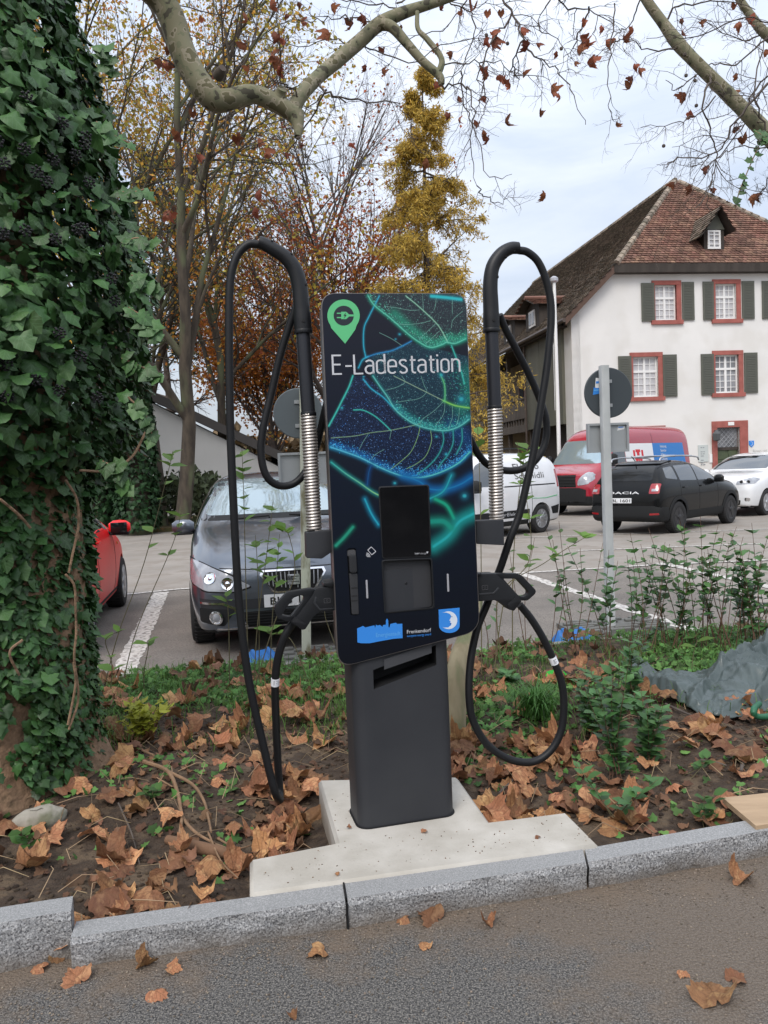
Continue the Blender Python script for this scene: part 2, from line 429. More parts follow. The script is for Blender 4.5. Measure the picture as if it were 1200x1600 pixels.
        line(p, (.16,.36,.30), .95)
    for p in ([(705,900),(690,970),(650,1060),(590,1120),(520,1175)], [(770,930),(775,1000),(740,1090),(680,1140),(620,1170)]): line(p, yel, 1.2)
    for p in ([(845,935),(850,1000),(820,1080),(760,1150),(690,1205)], [(910,930),(910,1010),(880,1080),(840,1130),(815,1170)], [(965,920),(965,1000),(930,1080)]): line(p, (.03,.30,.28), 1.8, 4, (.02,.2,.2), ga=.4)
    line([(615,90),(700,160),(800,255),(840,310),(880,385)], (.3,.5,.4), 1.6, 3, grn, ga=.3)
    line([(540,590),(620,630),(740,690),(850,745)], (.26,.38,.26), 1.5); line([(850,745),(920,775),(1010,790)], (.2,.5,.1), 2.4, 6, (.08,.4,.1), ga=.5)
    line([(830,580),(855,640),(860,700),(858,745)], (.12,.45,.18), 1.8, 5, grn, ga=.4)
    line([(150,978),(300,965),(400,945),(520,930),(640,905),(700,890)], (.20,.34,.20), 1.4)
    line(L1, (.12,.52,.38), 1.9, 7, (.03,.34,.24), ga=.55); line(L2[2:], (.12,.48,.44), 1.9, 6, (.03,.30,.29), ga=.5)
    line(L3, (.09,.42,.60), 2.2, 8, (.02,.24,.42), (.10,.52,.40), ga=.6)
    line([(775,92),(860,100),(960,112)], (.03,.45,.50), 5, 8, (.02,.34,.40), ga=.6)
    line([(150,1130),(240,1200),(330,1260),(400,1310),(445,1335)], (.03,.38,.34), 2.2, 8, (.02,.22,.22), (.25,.55,.2), ga=.7)
    line([(600,1215),(700,1250),(760,1295),(850,1300),(950,1270),(1025,1225)], (.01,.16,.36), 2.5, 17, (.006,.11,.32), ga=.8)
    line([(760,1360),(850,1310),(900,1210)], (.02,.32,.36), 2.5, 12, (.01,.20,.28), ga=.7)
    line([(375,1270),(385,1190),(400,1150)], (.01,.08,.22), 1.5, 9, (.006,.05,.17), ga=.6)
    line([(360,1360),(400,1450),(445,1520)], (.02,.32,.44), 3, 10, (.01,.18,.30), ga=.7)
    line([(800,1360),(870,1400),(915,1480)], (.01,.30,.18), 5, 10, (.01,.22,.14), ga=.75)
    line([(1040,1450),(950,1500),(880,1590),(790,1655)], (.02,.34,.36), 5, 24, (.01,.26,.25), ga=.85)
    line([(770,1500),(850,1500),(900,1540)], (.01,.24,.18), 8, 18, (.01,.20,.15), ga=.8)
    line([(180,450),(230,400),(285,335)], (.02,.26,.17), 5, 9, (.01,.16,.11), z=z2, ga=.8)
    for X, Y, r in ((545,1260,4), (350,595,2), (575,330,3), (550,360,2), (835,585,5), (865,1080,4), (805,970,3), (215,790,3), (960,735,8), (980,1340,7)):
        line([(X, Y), (X+3, Y)], (.03,.34,.40), r*.9, r*2, (.02,.2,.3), ga=.5)
    img = np.clip(img, 0, 1)
    im = bpy.data.images.new('leaf_print', W, Hh, float_buffer=False); im.colorspace_settings.name = 'sRGB'
    s = np.where(img < .0031308, img*12.92, 1.055*np.power(np.maximum(img, 1e-6), 1/2.4)-.055)
    px = np.ones((Hh, W, 4), dtype=np.float32); px[..., :3] = s
    im.pixels.foreach_set(px.ravel()); im.update(); im.pack()
    return im, (a0, a1, b0, b1)
PIMG, PB = print_image()
PRT = mat('printed_film', (0.02, 0.02, 0.03), 0.42, spec=0.22)
_n = PRT.node_tree; _i = _n.nodes.new('ShaderNodeTexImage'); _i.image = PIMG; _i.interpolation = 'Linear'
_n.links.new(_i.outputs[0], _n.nodes['Principled BSDF'].inputs['Base Color'])

b = MB().prism(panel_poly, lambda a, z, d: PF(a, z, d), 0.0, 0.004, holes=[lock_hole, tray_hole])
o = b.build('front_panel', PRT, ST)
uv = o.data.uv_layers.new(name='UVMap'); inv = WM[ST.name]
for lp in o.data.loops:
    w = inv @ o.data.vertices[lp.vertex_index].co; a = (w-SO).dot(SU)
    uv.data[lp.index].uv = ((a-PB[0])/(PB[1]-PB[0]), (w.z-PB[2])/(PB[3]-PB[2]))
def shrink(poly, e):
    cx = sum(p[0] for p in poly)/len(poly); cz = sum(p[1] for p in poly)/len(poly)
    w = max(p[0] for p in poly)-cx; h = max(p[1] for p in poly)-cz
    return [(cx+(p[0]-cx)*(1-e/w), cz+(p[1]-cz)*(1-e/h)) for p in poly]
MB().prism(shrink(panel_poly, -.0022), PF, 0.0012, 0.030, holes=[shrink(panel_poly, .0005)]).build('panel_trim', RIM, ST, smooth=True, fix=True)
MB().prism(shrink(panel_poly, .0025), PF, 0.0042, 0.030, holes=[shrink(lock_hole, -.002), shrink(tray_hole, -.002)]).build('panel_core', VOID, ST)
MB().prism(shrink(panel_poly, .004), PF, 0.0305, 0.125).build('housing', mat('housing_bronze_grey', (.040,.034,.034), .4, metal=.3), ST, smooth=True, bevel=.006)
# tray and lock
tb = MB().prism(shrink(tray_hole, .001), PF, 0.020, 0.029); o = tb.build('tray', mat('tray_plastic', (.030,.031,.035), .55, bump=.1, bscale=700), ST)
MB().prism(shrink(tray_hole, -.004), PF, -0.0018, 0.0035, holes=[shrink(tray_hole, .0015)]).build('bezel', SLV, o, smooth=True, bevel=.0006)
bx = z2(625, 690); MB().lathe([(.004, 0), (.0055, .0012), (.0035, .003)], PF(bx[0], bx[1], .0200), 12, Matrix.Rotation(TH, 3, 'Z')@Matrix.Rotation(R(90), 3, 'X')).build('boss', SLV, o)
lk = MB().prism(shrink(lock_hole, .001), PF, 0.014, 0.029).build('door_lock', SLV, ST)
hp = round_poly([z2(279, 880), z2(322, 878), z2(313, 625), z2(262, 625)], .004, 3)
MB().prism(hp, PF, -0.002, 0.014).build('lock_lever', mat('lever_plastic', (.030,.031,.034), .45), lk, smooth=True, bevel=.002)
hp = round_poly([z2(264, 618), z2(309, 618), z2(303, 505), z2(258, 505)], .010, 4)
MB().prism(hp, PF, -0.010, 0.014).build('lock_head', mat('lever_plastic_dark', (.022,.023,.026), .4), lk, smooth=True, bevel=.004)
for yy in (710, 760, 790):
    MB().prism([z2(276, yy+8), z2(316, yy+6), z2(315, yy), z2(275, yy+2)], PF, -0.0030, -0.0005).build('lever_rib', VOID, lk)
hp = round_poly([z2(252, 520), z2(305, 520), z2(303, 475), z2(250, 478)], .008, 4)
MB().prism(hp, PF, 0.004, 0.012).build('lock_rosette', mat('rosette_grey', (.07,.07,.075), .4), lk)
# screen
sc = round_poly([z2(468, 535), z2(775, 522), z2(762, 68), z2(443, 80)], .012, 4)
o = MB().prism(sc, PF, -0.0022, -0.0002).build('screen_frame', SLV, ST, smooth=True, bevel=.0008)
s2 = round_poly([z2(474, 525), z2(768, 512), z2(752, 76), z2(452, 88)], .008, 4)
MB().prism(s2, PF, -0.0030, -0.0023).build('screen', GLS, o)
def ptext(body, x0, y0, x1, capy, m, d=-0.0006, parent=ST, zf=None, name='lettering', bold=0.0):
    "text whose baseline starts at photo pixel x0,y0, ends at x1, capitals reach capy"
    zf = zf or (lambda x, y: AZ(x, y))
    A0 = zf(x0, y0); A1 = zf(x1, y0); H1 = zf(x0, capy); sl_ = 0.0
    vs, fs = text_mesh(body, lambda a, b: PF(A0[0]+a, A0[1]+b, d), width=A1[0]-A0[0], height=H1[1]-A0[1], bold=bold)
    return MB().add(vs, fs).build(name, m, parent)
# the headline in narrow upright strokes, one mesh of flat ribbons
def ribbon(m, pts, w, to, closed=False):
    P = [Vector((p[0], p[1])) for p in pts]; n = len(P); Lf = []; Rt = []
    for i in range(n):
        a = P[(i-1) % n] if closed or i > 0 else P[i]; b_ = P[(i+1) % n] if closed or i < n-1 else P[i]
        if closed or 0 < i < n-1:
            d0 = (P[i]-a).normalized(); d1 = (b_-P[i]).normalized(); t = (d0+d1).normalized(); k = 1/max(.5, t.dot(d1))
        else: t = (b_-a).normalized(); k = 1
        nn = Vector((-t.y, t.x))*w/2*k; Lf.append(P[i]+nn); Rt.append(P[i]-nn)
    vs = [to(*p) for p in Lf]+[to(*p) for p in Rt]
    m.add(vs, [(i, (i+1) % n, n+(i+1) % n, n+i) for i in range(n if closed else n-1)])
def arcp(cx, cy, rx, ry, a0, a1, k=6): return [(cx+rx*math.cos(R(a0+(a1-a0)*i/k)), cy+ry*math.sin(R(a0+(a1-a0)*i/k))) for i in range(k+1)]
def bowl(w, h, r=.17): return arcp(w-r, h-r, r, r, 0, 90)+arcp(r, h-r, r, r, 90, 180)+arcp(r, r, r, r, 180, 270)+arcp(w-r, r, r, r, 270, 360)
GL = {'E': (.42, [[(.40,1),(0,1),(0,0),(.40,0)], [(0,.51),(.36,.51)]]), '-': (.30, [[(0,.42),(.30,.42)]]), 'L': (.40, [[(0,1.03),(0,0),(.40,0)]]),
      'a': (.38, [[(.03,.62)]+arcp(.19,.55,.18,.16,150,0)+[(.37,0)], [(.37,.42),(.2,.42)]+arcp(.17,.21,.17,.21,90,270)+[(.22,0),(.37,.08)]]),
      'd': (.38, [[(.37,1.05),(.37,0)], bowl(.37,.71)+[(.37,.5)]]), 'e': (.38, [[(.02,.36),(.37,.36)]+arcp(.20,.53,.17,.18,0,90)+arcp(.17,.54,.17,.17,90,180)+arcp(.17,.17,.17,.17,180,270)+[(.24,0),(.34,.07)]]),
      's': (.34, [[(.33,.62),(.25,.71)]+arcp(.15,.57,.14,.14,90,200)+[(.12,.40),(.24,.33)]+arcp(.19,.16,.15,.16,40,-90)+[(.10,0),(0,.09)]]),
      't': (.26, [[(.10,.92),(.10,.14)]+arcp(.22,.12,.12,.12,190,270)+[(.27,0)], [(0,.69),(.27,.69)]]),
      'i': (.06, [[(.03,.71),(.03,0)], [(.03,.88),(.03,.98)]]), 'o': (.37, [bowl(.36,.71)]), 'n': (.38, [[(0,.75),(0,0)], [(0,.48)]+arcp(.18,.52,.18,.19,160,0)+[(.36,0)]])}
tx = MB(); X_ = 0.0; SW = .088; adv = []
for ch in 'E-Ladestation':
    adv.append(X_); X_ += GL[ch][0]+.155-(.04 if ch in 'tL-' else 0)
A0 = AZ(519.5, 584.5); A1 = AZ(718, 582); Hc = AZ(519.5, 555.5)[1]-A0[1]; kx = (A1[0]-A0[0])/(X_-.155); slp = 0.0
for ch, x_ in zip('E-Ladestation', adv):
    for st_ in GL[ch][1]:
        ribbon(tx, st_, SW, lambda a, b: PF(A0[0]+(a+x_+.03)*kx, A0[1]+b*Hc, -.0006), closed=(ch == 'o'))
tx.build('headline_lettering', WHT, ST)
ptext('hyper', 648, 866, 655.5, 863, WHT, d=-0.0034, parent=o); ptext('charge', 656.5, 866, 666, 863, SLB, d=-0.0034, parent=o)
MB().prism([z2(742, 488), z2(756, 486), z2(750, 500)], PF, -.0036, -.0031).build('screen_emblem', WHT, o)
# pin emblem
def circ(cx, cy, rx, ry, n=40, z=z1, a0=0, a1=360):
    return [z(cx+rx*math.cos(R(a0+(a1-a0)*k/n)), cy+ry*math.sin(R(a0+(a1-a0)*k/n))) for k in range(n+(0 if a1-a0 == 360 else 1))]
pin = circ(227, 213, 101, 101, 44, z1, 145, 395)+[z1(300, 300), z1(237, 388), z1(150, 290)]
e = MB().prism(pin, PF, -.0007, -.0001).build('pin_emblem', GRN, ST)
MB().prism(circ(228, 213, 63, 62), PF, -.0011, -.0007).build('emblem_disc', NAV, e)
plug = MB()
plug.prism([z1(212,235), z1(243,235), z1(262,218), z1(290,218), z1(290,206), z1(262,206), z1(243,189), z1(212,189)], PF, -.0015, -.0012)
plug.prism([z1(185,202), z1(212,202), z1(212,195), z1(185,195)], PF, -.0015, -.0012)
plug.prism([z1(185,229), z1(212,229), z1(212,222), z1(185,222)], PF, -.0015, -.0012)
plug.build('plug_symbol', GRN, e)
MB().prism([z1(240,194), z1(227,214), z1(235,214), z1(229,232), z1(246,209), z1(238,209)], PF, -.0019, -.0016).build('flash_symbol', NAV, e)
# card symbol
cs = MB(); q = [z2(400,455), z2(432,487), z2(404,510), z2(376,478)]
cs.prism(round_poly(q, .003, 3), PF, -.0006, -.0001, holes=[round_poly([( (p[0]-sum(a[0] for a in q)/4)*.8+sum(a[0] for a in q)/4, (p[1]-sum(a[1] for a in q)/4)*.8+sum(a[1] for a in q)/4) for p in q], .002, 3)])
for r in (10, 18, 26):
    arc = [z2(368+r*math.cos(R(t)), 520+r*math.sin(R(t))) for t in range(-85, 6, 15)]; arc2 = [z2(368+(r-4)*math.cos(R(t)), 520+(r-4)*math.sin(R(t))) for t in range(5, -86, -15)]
    cs.prism(arc+arc2, PF, -.0006, -.0001)
cs.build('card_symbol', WHT, ST)
for X, Y0, Y1, sh in ((371, 664, 780, 6), (877, 626, 738, 5)):
    MB().prism(round_poly([z2(X-1, Y1), z2(X+11, Y1), z2(X+11-sh, Y0), z2(X-sh, Y0)], .003, 3), PF, -.0012, .0).build('status_light_bar', SLB, ST, bevel=.0003)
# town silhouette
sil = [(314,1055),(312,968),(350,952),(362,962),(420,948),(424,966),(430,944),(440,950),(455,946),(470,958),(475,946),(492,944),(492,918),(499,905),(506,918),(508,960),(514,962),(520,940),(540,935),(556,932),(560,940),(594,938),(596,1028),(540,1032),(450,1048),(390,1060),(340,1060)]
e = MB().prism([z2(*p) for p in sil], PF, -.0007, -.0001).build('town_emblem', BLU, ST)
ptext('Energiestadt', 587.5, 995.5, 626, 989, LBL, d=-.0011, parent=e)
ptext('Frenkendorf', 636, 990, 673.5, 984.5, WHT, bold=.003)
ptext('european energy award', 636, 995.5, 673.5, 992, BLU)
sh = [z2(821, 850), z2(824, 950)]+[z2(888-64*math.cos(R(t)), 950+46*math.sin(R(t))) for t in range(0, 181, 15)]+[z2(952, 838)]
e = MB().prism(sh, PF, -.0007, -.0001).build('shield_emblem', BLU, ST)
mo = [z2(883+55*math.cos(R(t)), 916+56*math.sin(R(t))) for t in range(-125, 131, 15)]
mi_ = [(848,962),(880,962),(898,948),(902,935),(892,930),(898,922),(887,918),(896,904),(900,890),(890,876),(868,868),(846,868)]
MB().prism(mo+[z2(*p) for p in mi_], PF, -.0011, -.0007).build('moon_face', mat('moon_print', (.60,.66,.74), .5), e)
MB().prism([z2(899,893), z2(908,893), z2(907,896), z2(899,896)], PF, -.0015, -.0012).build('moon_eye', NAV, e)
MB().prism([z2(892,938), z2(900,936), z2(900,939), z2(893,941)], PF, -.0015, -.0012).build('moon_mouth', NAV, e)

# pedestal
PTH = R(14); pn = Vector((math.sin(PTH), -math.cos(PTH), 0)); pu = Vector((math.cos(PTH), math.sin(PTH), 0))
pc = at_z(641, 1289, .10); pc = Vector((pc.x, pc.y, 0))-pn*.02
def PD(a, z, d): p = pc+pu*a-pn*d; return Vector((p.x, p.y, z))
hw = .187; outl = rrect(-hw, 0, hw, .20, .045, 7)
# front strip is flat between the round corners; the slot is cut through it
def PPX(x, y, d=0.0):
    w = on_plane(x, y, pc-pn*d, pn); return ((w-pc).dot(pu), w.z)
slot = [PPX(584, 1077), PPX(682, 1039), PPX(681, 1008), PPX(583, 1047)]
shell = MB(); n = len(outl); vs = []; fs = []
for z in (.102, 1.05):
    for a, d in outl: vs.append(PD(a, z, d))
for i in range(n):
    j = (i+1) % n
    if abs(outl[i][1]) < 1e-6 and abs(outl[j][1]) < 1e-6: continue
    fs.append((i, j, n+j, n+i))
fs.append(tuple(range(n, 2*n))); shell.add(vs, fs)
x0 = min(a for a, d in outl if abs(d) < 1e-6); x1 = max(a for a, d in outl if abs(d) < 1e-6)
rc = [(x0, .102), (x1, .102), (x1, 1.05), (x0, 1.05)]
q0 = [PD(a, z, 0) for a, z in rc]; q1 = [PD(a, z, 0) for a, z in slot]
shell.add(q0+q1, [(0, 1, 5, 4), (1, 2, 6, 5), (2, 3, 7, 6), (3, 0, 4, 7)])
shell.build('pedestal', DGP, ST, smooth=True)
q2 = [PD(a, z, .0) for a, z in slot]; q3 = [PD(a, z, .10) for a, z in slot]
MB().add(q2+q3, [(0, 1, 5, 4), (1, 2, 6, 5), (2, 3, 7, 6), (3, 0, 4, 7)]).build('slot_lining', VOID, ST)
MB().prism(shrink(slot, -.004), PD, .10, .105).build('slot_back', VOID, ST)
MB().prism([PPX(600, 1046), PPX(674, 1020), PPX(674, 1005), PPX(600, 1030)], PD, -.004, -.001).build('cover_plate', mat('cover_grey', (.05,.052,.058), .5), ST)
MB().prism(rrect(-hw-.006, -.006, hw+.006, .206, .05, 6), lambda a, b, d: PD(a, d, b), .1005, .1035).build('foot_gasket', VOID, ST)

# cable arms
DP = 0.085
def path(pts, d=DP, n=6):
    return catmull([PX(p[0], p[1], (p[2] if len(p) > 2 else d)) for p in pts], n)
def arm(side):
    L_ = side < 0
    if L_:
        br = [(479, 872), (478, 832), (500, 829), (524, 829), (525, 858), (503, 873)]; base = (491, 830); top = (473, 515); mid = (482, 648)
        sleeve = [(474, 520), (471, 480), (468, 448), (460, 420), (446, 402), (428, 390), (412, 381), (404, 378.5)]
        main = [(404, 382), (388, 382), (372, 397), (362, 425), (358.5, 465), (358, 520), (358.5, 600), (361, 700), (366, 810), (372, 920), (381, 1010), (392, 1080), (408, 1150), (421, 1205), (430, 1238, .09), (437, 1250, .14), (437, 1235, .20), (434, 1190, .19), (431, 1120, .16), (430, 1065, .12), (435, 1025, .10), (446, 992), (462, 968), (474, 955)]
        feed = [(463, 478, .10), (452, 510, .115), (438, 555, .13), (424, 615, .14), (411, 670, .14), (408, 710, .14), (416, 743, .14), (434, 758, .15), (456, 757, .16), (474, 742, .16), (490, 712, .16), (500, 675, .15), (508, 640, .13), (516, 610, .12)]
        tagp = (430, 1068, .12)
    else:
        br = [(744, 814), (787, 812), (788, 852), (745, 850)]; base = (776, 813); top = (768, 517); mid = (773, 638)
        sleeve = [(768, 518), (767, 480), (766, 445), (770, 417), (783, 397), (798, 388), (810, 387.5)]
        main = [(810, 391), (824, 394), (840, 408), (852, 434), (860, 468), (861, 505), (857, 550), (853, 585), (847, 622), (841, 660), (833, 710), (822, 760), (811, 805), (797, 842), (783, 884, .11), (771, 915, .13), (761, 944, .13), (745, 984, .12), (735, 1036, .10), (733, 1089), (740, 1128), (763, 1165), (798, 1187), (834, 1190), (861, 1172), (877, 1141), (881, 1100), (877, 1065), (865, 1032), (849, 998), (830, 967), (812, 945)]
        feed = [(780, 492, .09), (790, 515, .11), (807, 547, .13), (825, 582, .15), (841, 618, .16), (853, 655, .16), (852, 690, .16), (838, 718, .15), (815, 733, .15), (788, 735, .15), (762, 726, .15), (745, 706, .14), (734, 685, .13), (725, 670, .12)]
        tagp = (864.5, 1035)
    g = MB(); 
    # bracket: a plate reaching out of the housing with a round end
    q = [AZ(x, y, DP-.03) for x, y in br]
    g.prism(round_poly(q, .004, 2), PF, DP-.030, DP+.030); g.build('arm_bracket', DGP, ST, smooth=True, bevel=.006)
    A_ = PX(*base, DP); B_ = PX(*mid, DP); D_ = PX(*top, DP)
    core = MB().tube([A_, B_], .0185, 14); pole = core.build('spring_core', SLV, ST, smooth=True)
    N = 37 if L_ else 36; ax = (B_-A_); Ln = ax.length; pts = []
    M_ = ax.normalized().to_track_quat('Z', 'Y').to_matrix()
    for k in range(N*14+1):
        t = k/14/N; an = 2*math.pi*k/14; rr = .0240
        pts.append(A_+ax*t+M_@Vector((rr*math.cos(an), rr*math.sin(an), 0)))
    MB().tube(pts, .0056, 6).build('coil_spring', SPR, ST, smooth=True)
    MB().tube([B_-ax.normalized()*.004, B_+ax.normalized()*.010], .0285, 16).build('spring_collar', SLV, ST, smooth=True, bevel=.002)
    MB().tube([B_, D_], .0255, 20).build('arm_tube', TUB, ST, smooth=True)
    sp = path(sleeve, DP, 5); m = len(sp)
    rr = [.0315]*4+[.030-.008*max(0, (i-4))/(m-5) for i in range(4, m)]
    s_ = MB().tube(sp, rr, 18).build('arm_sleeve', SLV, ST, smooth=True)
    MB().tube([sp[0]+(sp[1]-sp[0])*f for f in (-.25, .6)], .0335, 18).build('sleeve_collar', SLV, s_, smooth=True, bevel=.003)
    for i in ((2, 10, 19, 27) if L_ else (2, 12, 20, 26)):
        i = min(i, m-2); T = (sp[i+1]-sp[i-1]).normalized(); sd = T.cross(SN).normalized()*(1 if (i > 5) else -1); c = sp[i]+(SN*.6+sd*.8 if i > 5 else SN).normalized()*(rr[i]-.001)
        MB().tube([c, c+(c-sp[i]).normalized()*.0035], .0055, 10).build('sleeve_screw', VOID, s_)
    cb = path(main, DP, 6)
    cbo = MB().tube(cb, .0148, 12).build('charging_cable', BLK, ST, smooth=True)
    fd = path(feed, DP, 6); MB().tube(fd, .0142, 12).build('feed_cable', BLK, ST, smooth=True)
    # sticker band round the cable
    tp = PX(*tagp) if len(tagp) == 3 else PX(*tagp, DP)
    i = min(range(len(cb)), key=lambda k: (cb[k]-tp).length); T = (cb[i+1]-cb[i-1]).normalized()
    e = MB().tube([cb[i]-T*.015, cb[i]+T*.015], .0158, 16).build('cable_sticker', TAGM, cbo, smooth=True)
    side_d = T.cross(SN).normalized()
    for k in range(4):
        c = cb[i]+T*(-.009+.005*k)+SN*.0159
        MB().add([c-side_d*.007-T*.0009, c+side_d*(.002+.004*(k % 2))-T*.0009, c+side_d*(.002+.004*(k % 2))+T*.0009, c-side_d*.007+T*.0009], [(0, 1, 2, 3)]).build('sticker_print', NAV, e)
    # connector
    f = (lambda X, Y: AZ(340+X/5, 740+Y/5, .05)) if L_ else (lambda X, Y: AZ(680+X/3.81, 800+Y/3.81, .05))
    if L_:
        loop = [(443,1060),(445,1030),(540,925),(730,893),(765,905),(735,960),(620,1110),(585,1152),(545,1152),(465,1125)]
        hole = [(497,1102),(590,968),(650,945),(672,955),(668,990),(580,1105),(560,1115)]
        body = [(765,893),(890,868),(925,885),(925,1060),(790,1072),(745,1108),(680,1208),(655,1212),(590,1165),(600,1130),(735,950)]
        groove = [(745,1005),(790,1060),(925,1048),(925,1038),(795,1048),(760,1000),(770,960),(758,955)]
        mark = (850, 985); hook = [(818,868),(830,840),(925,828),(925,860),(880,880)]
        noz = [(655,1205),(595,1170),(570,1150),(600,1110),(690,1165),(680,1200)]
    else:
        loop = [(345,365),(490,365),(515,380),(595,465),(590,485),(545,525),(490,525),(450,490),(395,420),(350,380)]
        hole = [(400,395),(470,395),(490,405),(550,470),(548,490),(520,505),(490,495),(440,440)]
        body = [(240,365),(345,363),(385,395),(480,490),(500,520),(440,580),(370,530),(345,520),(240,527)]
        groove = [(250,490),(340,485),(370,450),(362,442),(335,474),(250,480)]
        mark = (285, 445); hook = None
        noz = [(425,575),(455,582),(500,525),(470,495),(415,545)]
    cn = MB().prism(round_poly([f(*p) for p in body], .006, 3), PF, .028, .085).build('connector_body', SLV, ST, smooth=True, bevel=.009)
    MB().prism(round_poly([f(*p) for p in loop], .008, 3), PF, .040, .072, holes=[round_poly([f(*p) for p in hole], .005, 3)]).build('connector_handle', SLV, cn, smooth=True, bevel=.006)
    MB().prism([f(*p) for p in groove], PF, .0265, .030).build('grip_edge', mat('grip_sheen', (.028,.030,.034), .35), cn, bevel=.0008)
    MB().prism(round_poly([f(*p) for p in noz], .004, 3), PF, .024, .088).build('cable_gland', BLK, cn, smooth=True, bevel=.006)
    mk = f(*mark); bxs = [(mk[0]-.012, mk[1]-.009), (mk[0]+.012, mk[1]-.009), (mk[0]+.012, mk[1]+.009), (mk[0]-.012, mk[1]+.009)]
    MB().prism(round_poly(bxs, .003, 3), PF, .0268, .0285, holes=[round_poly([(mk[0]-.010, mk[1]-.007), (mk[0]+.010, mk[1]-.007), (mk[0]+.010, mk[1]+.007), (mk[0]-.010, mk[1]+.007)], .002, 3)]).build('connector_mark', mat('mark_grey', (.05,.05,.055), .4), cn)
    MB().prism([(mk[0]+.0045*math.cos(R(t)), mk[1]+.0045*math.sin(R(t))) for t in range(0, 360, 30)], PF, .0266, .0285, holes=[[(mk[0]+.003*math.cos(R(t)), mk[1]+.003*math.sin(R(t))) for t in range(0, 360, 30)]]).build('connector_mark', mat('mark_grey', (.05,.05,.055), .4), cn)
    if hook: MB().prism([f(*p) for p in hook], PF, .02, .10).build('holster', SLV, ST, bevel=.003)
    else: MB().prism([f(220, 360), f(262, 358), f(262, 372), f(220, 375)], PF, .02, .10).build('holster', SLV, ST, bevel=.002)
arm(-1); arm(1)

# ------------------------------------------------------------------ concrete footing and granite kerb
def concrete_mat():
    m = mat('pale_concrete', (.48,.455,.41), .85, col2=(.375,.35,.305), scale=5, detail=8, lo=.38, hi=.62, bump=.5, bscale=90, bdist=.004)
    e = [n for n in m.node_tree.nodes if n.type == 'VALTORGB'][0]
    return m
CON = concrete_mat()
foot = [(390,1398),(390,1342),(525,1316),(497,1218),(715,1213),(765,1283),(885,1268),(937,1320)]
fp = [at_z(x, y, .1) for x, y in foot]
footing = MB(); 
outer = [(p.x, p.y) for p in fp]
ax0 = outer[0]; ax1 = outer[-1]
fb = MB().prism(outer[::-1], lambda x, y, d: Vector((x, y, d)), .10, -.35)
tagd = fb.build('concrete_footing', CON, None, bevel=.012, seg=1)
tag(tagd, 'pale cast concrete footing under the charging station behind the granite kerb', 'footing')
def granite():
    m = mat('grey_granite', (.255,.258,.262), .85, col2=(.085,.085,.09), scale=190, detail=2, lo=.50, hi=.62, bump=.8, bscale=90, bdist=.008, col3=(.42,.42,.42), s3=170)
    return m
GRA = granite(); GRT = mat('sawn_granite_top', (.26,.262,.262), .8, col2=(.20,.205,.205), scale=170, detail=3, bump=.1, bscale=200, bdist=.002, col3=(.33,.33,.33), s3=240)
kerb = tag(empty('kerb'), kind='structure')
def low_dirt(m, z0, z1, col, amt):
    N = m.node_tree.nodes; L = m.node_tree.links; b = N['Principled BSDF']; t = N.new('ShaderNodeTexCoord'); sp = N.new('ShaderNodeSeparateXYZ'); L.new(t.outputs['Object'], sp.inputs[0])
    n = N.new('ShaderNodeTexNoise'); n.inputs['Scale'].default_value = 9; n.inputs['Detail'].default_value = 6; L.new(t.outputs['Object'], n.inputs['Vector'])
    a = N.new('ShaderNodeMath'); a.operation = 'MULTIPLY_ADD'; L.new(n.outputs['Fac'], a.inputs[0]); a.inputs[1].default_value = -.10; L.new(sp.outputs['Z'], a.inputs[2])
    r = N.new('ShaderNodeMapRange'); r.inputs['From Min'].default_value = z1-.05; r.inputs['From Max'].default_value = z0-.05; r.inputs['To Max'].default_value = amt; L.new(a.outputs[0], r.inputs['Value'])
    mx = N.new('ShaderNodeMixRGB'); L.new(r.outputs[0], mx.inputs[0]); L.new(b.inputs['Base Color'].links[0].from_socket, mx.inputs[1]); mx.inputs[2].default_value = (*col, 1); L.new(mx.outputs[0], b.inputs['Base Color'])
low_dirt(GRA, .0, .055, (.12,.095,.07), .65); low_dirt(CON, .0, .085, (.16,.115,.075), .6)
def kstone(f0, f1, b0, b1, h, drop=.25, jit=0.004):
    "front top edge f0-f1 and back edge b0-b1 on plan; rough split front face"
    nx, nz_ = 26, 7; vs = []; fs = []; rnd = random.Random(int(f0[0]*1000)); 
    f0, f1, b0, b1 = (Vector((p[0], p[1], 0)) for p in (f0, f1, b0, b1))
    nrm = Vector(((f1-f0).y, -(f1-f0).x, 0)).normalized()
    for j in range(nz_+1):
        z = h-(h+drop)*(j/nz_)**1.5
        for i in range(nx+1):
            p = f0.lerp(f1, i/nx); o = (noise.noise(Vector((p.x*9, p.y*9, z*14)))*.010+noise.noise(Vector((p.x*30, p.y*30, z*40)))*.004) if j > 0 else noise.noise(Vector((p.x*14, 0, 0)))*.003
            p = p+nrm*(o+(.004 if j else 0)); vs.append((p.x, p.y, z))
    for j in range(nz_):
        for i in range(nx):
            a = j*(nx+1)+i; fs.append((a, a+nx+1, a+nx+2, a+1))
    m = MB(); m.add(vs, fs, 0)
    top = [Vector(vs[i]) for i in range(nx+1)]+[Vector((b1.x, b1.y, h)), Vector((b0.x, b0.y, h))]
    o_ = len(m.v); m.add(top, [tuple(range(len(top)))], 1)
    m.add([(b0.x,b0.y,h),(b1.x,b1.y,h),(b1.x,b1.y,-drop),(b0.x,b0.y,-drop)], [(0,3,2,1)], 0)
    m.add([vs[nx*1], (b1.x,b1.y,h), (b1.x,b1.y,-drop), vs[nz_*(nx+1)+nx]], [(0,1,2,3)], 0)
    m.add([vs[0], (b0.x,b0.y,h), (b0.x,b0.y,-drop), vs[nz_*(nx+1)]], [(0,3,2,1)], 0)
    return m.build('kerb_stone', [GRA, GRT], kerb)
def kz(x, y, z): p = at_z(x, y, z); return (p.x, p.y)
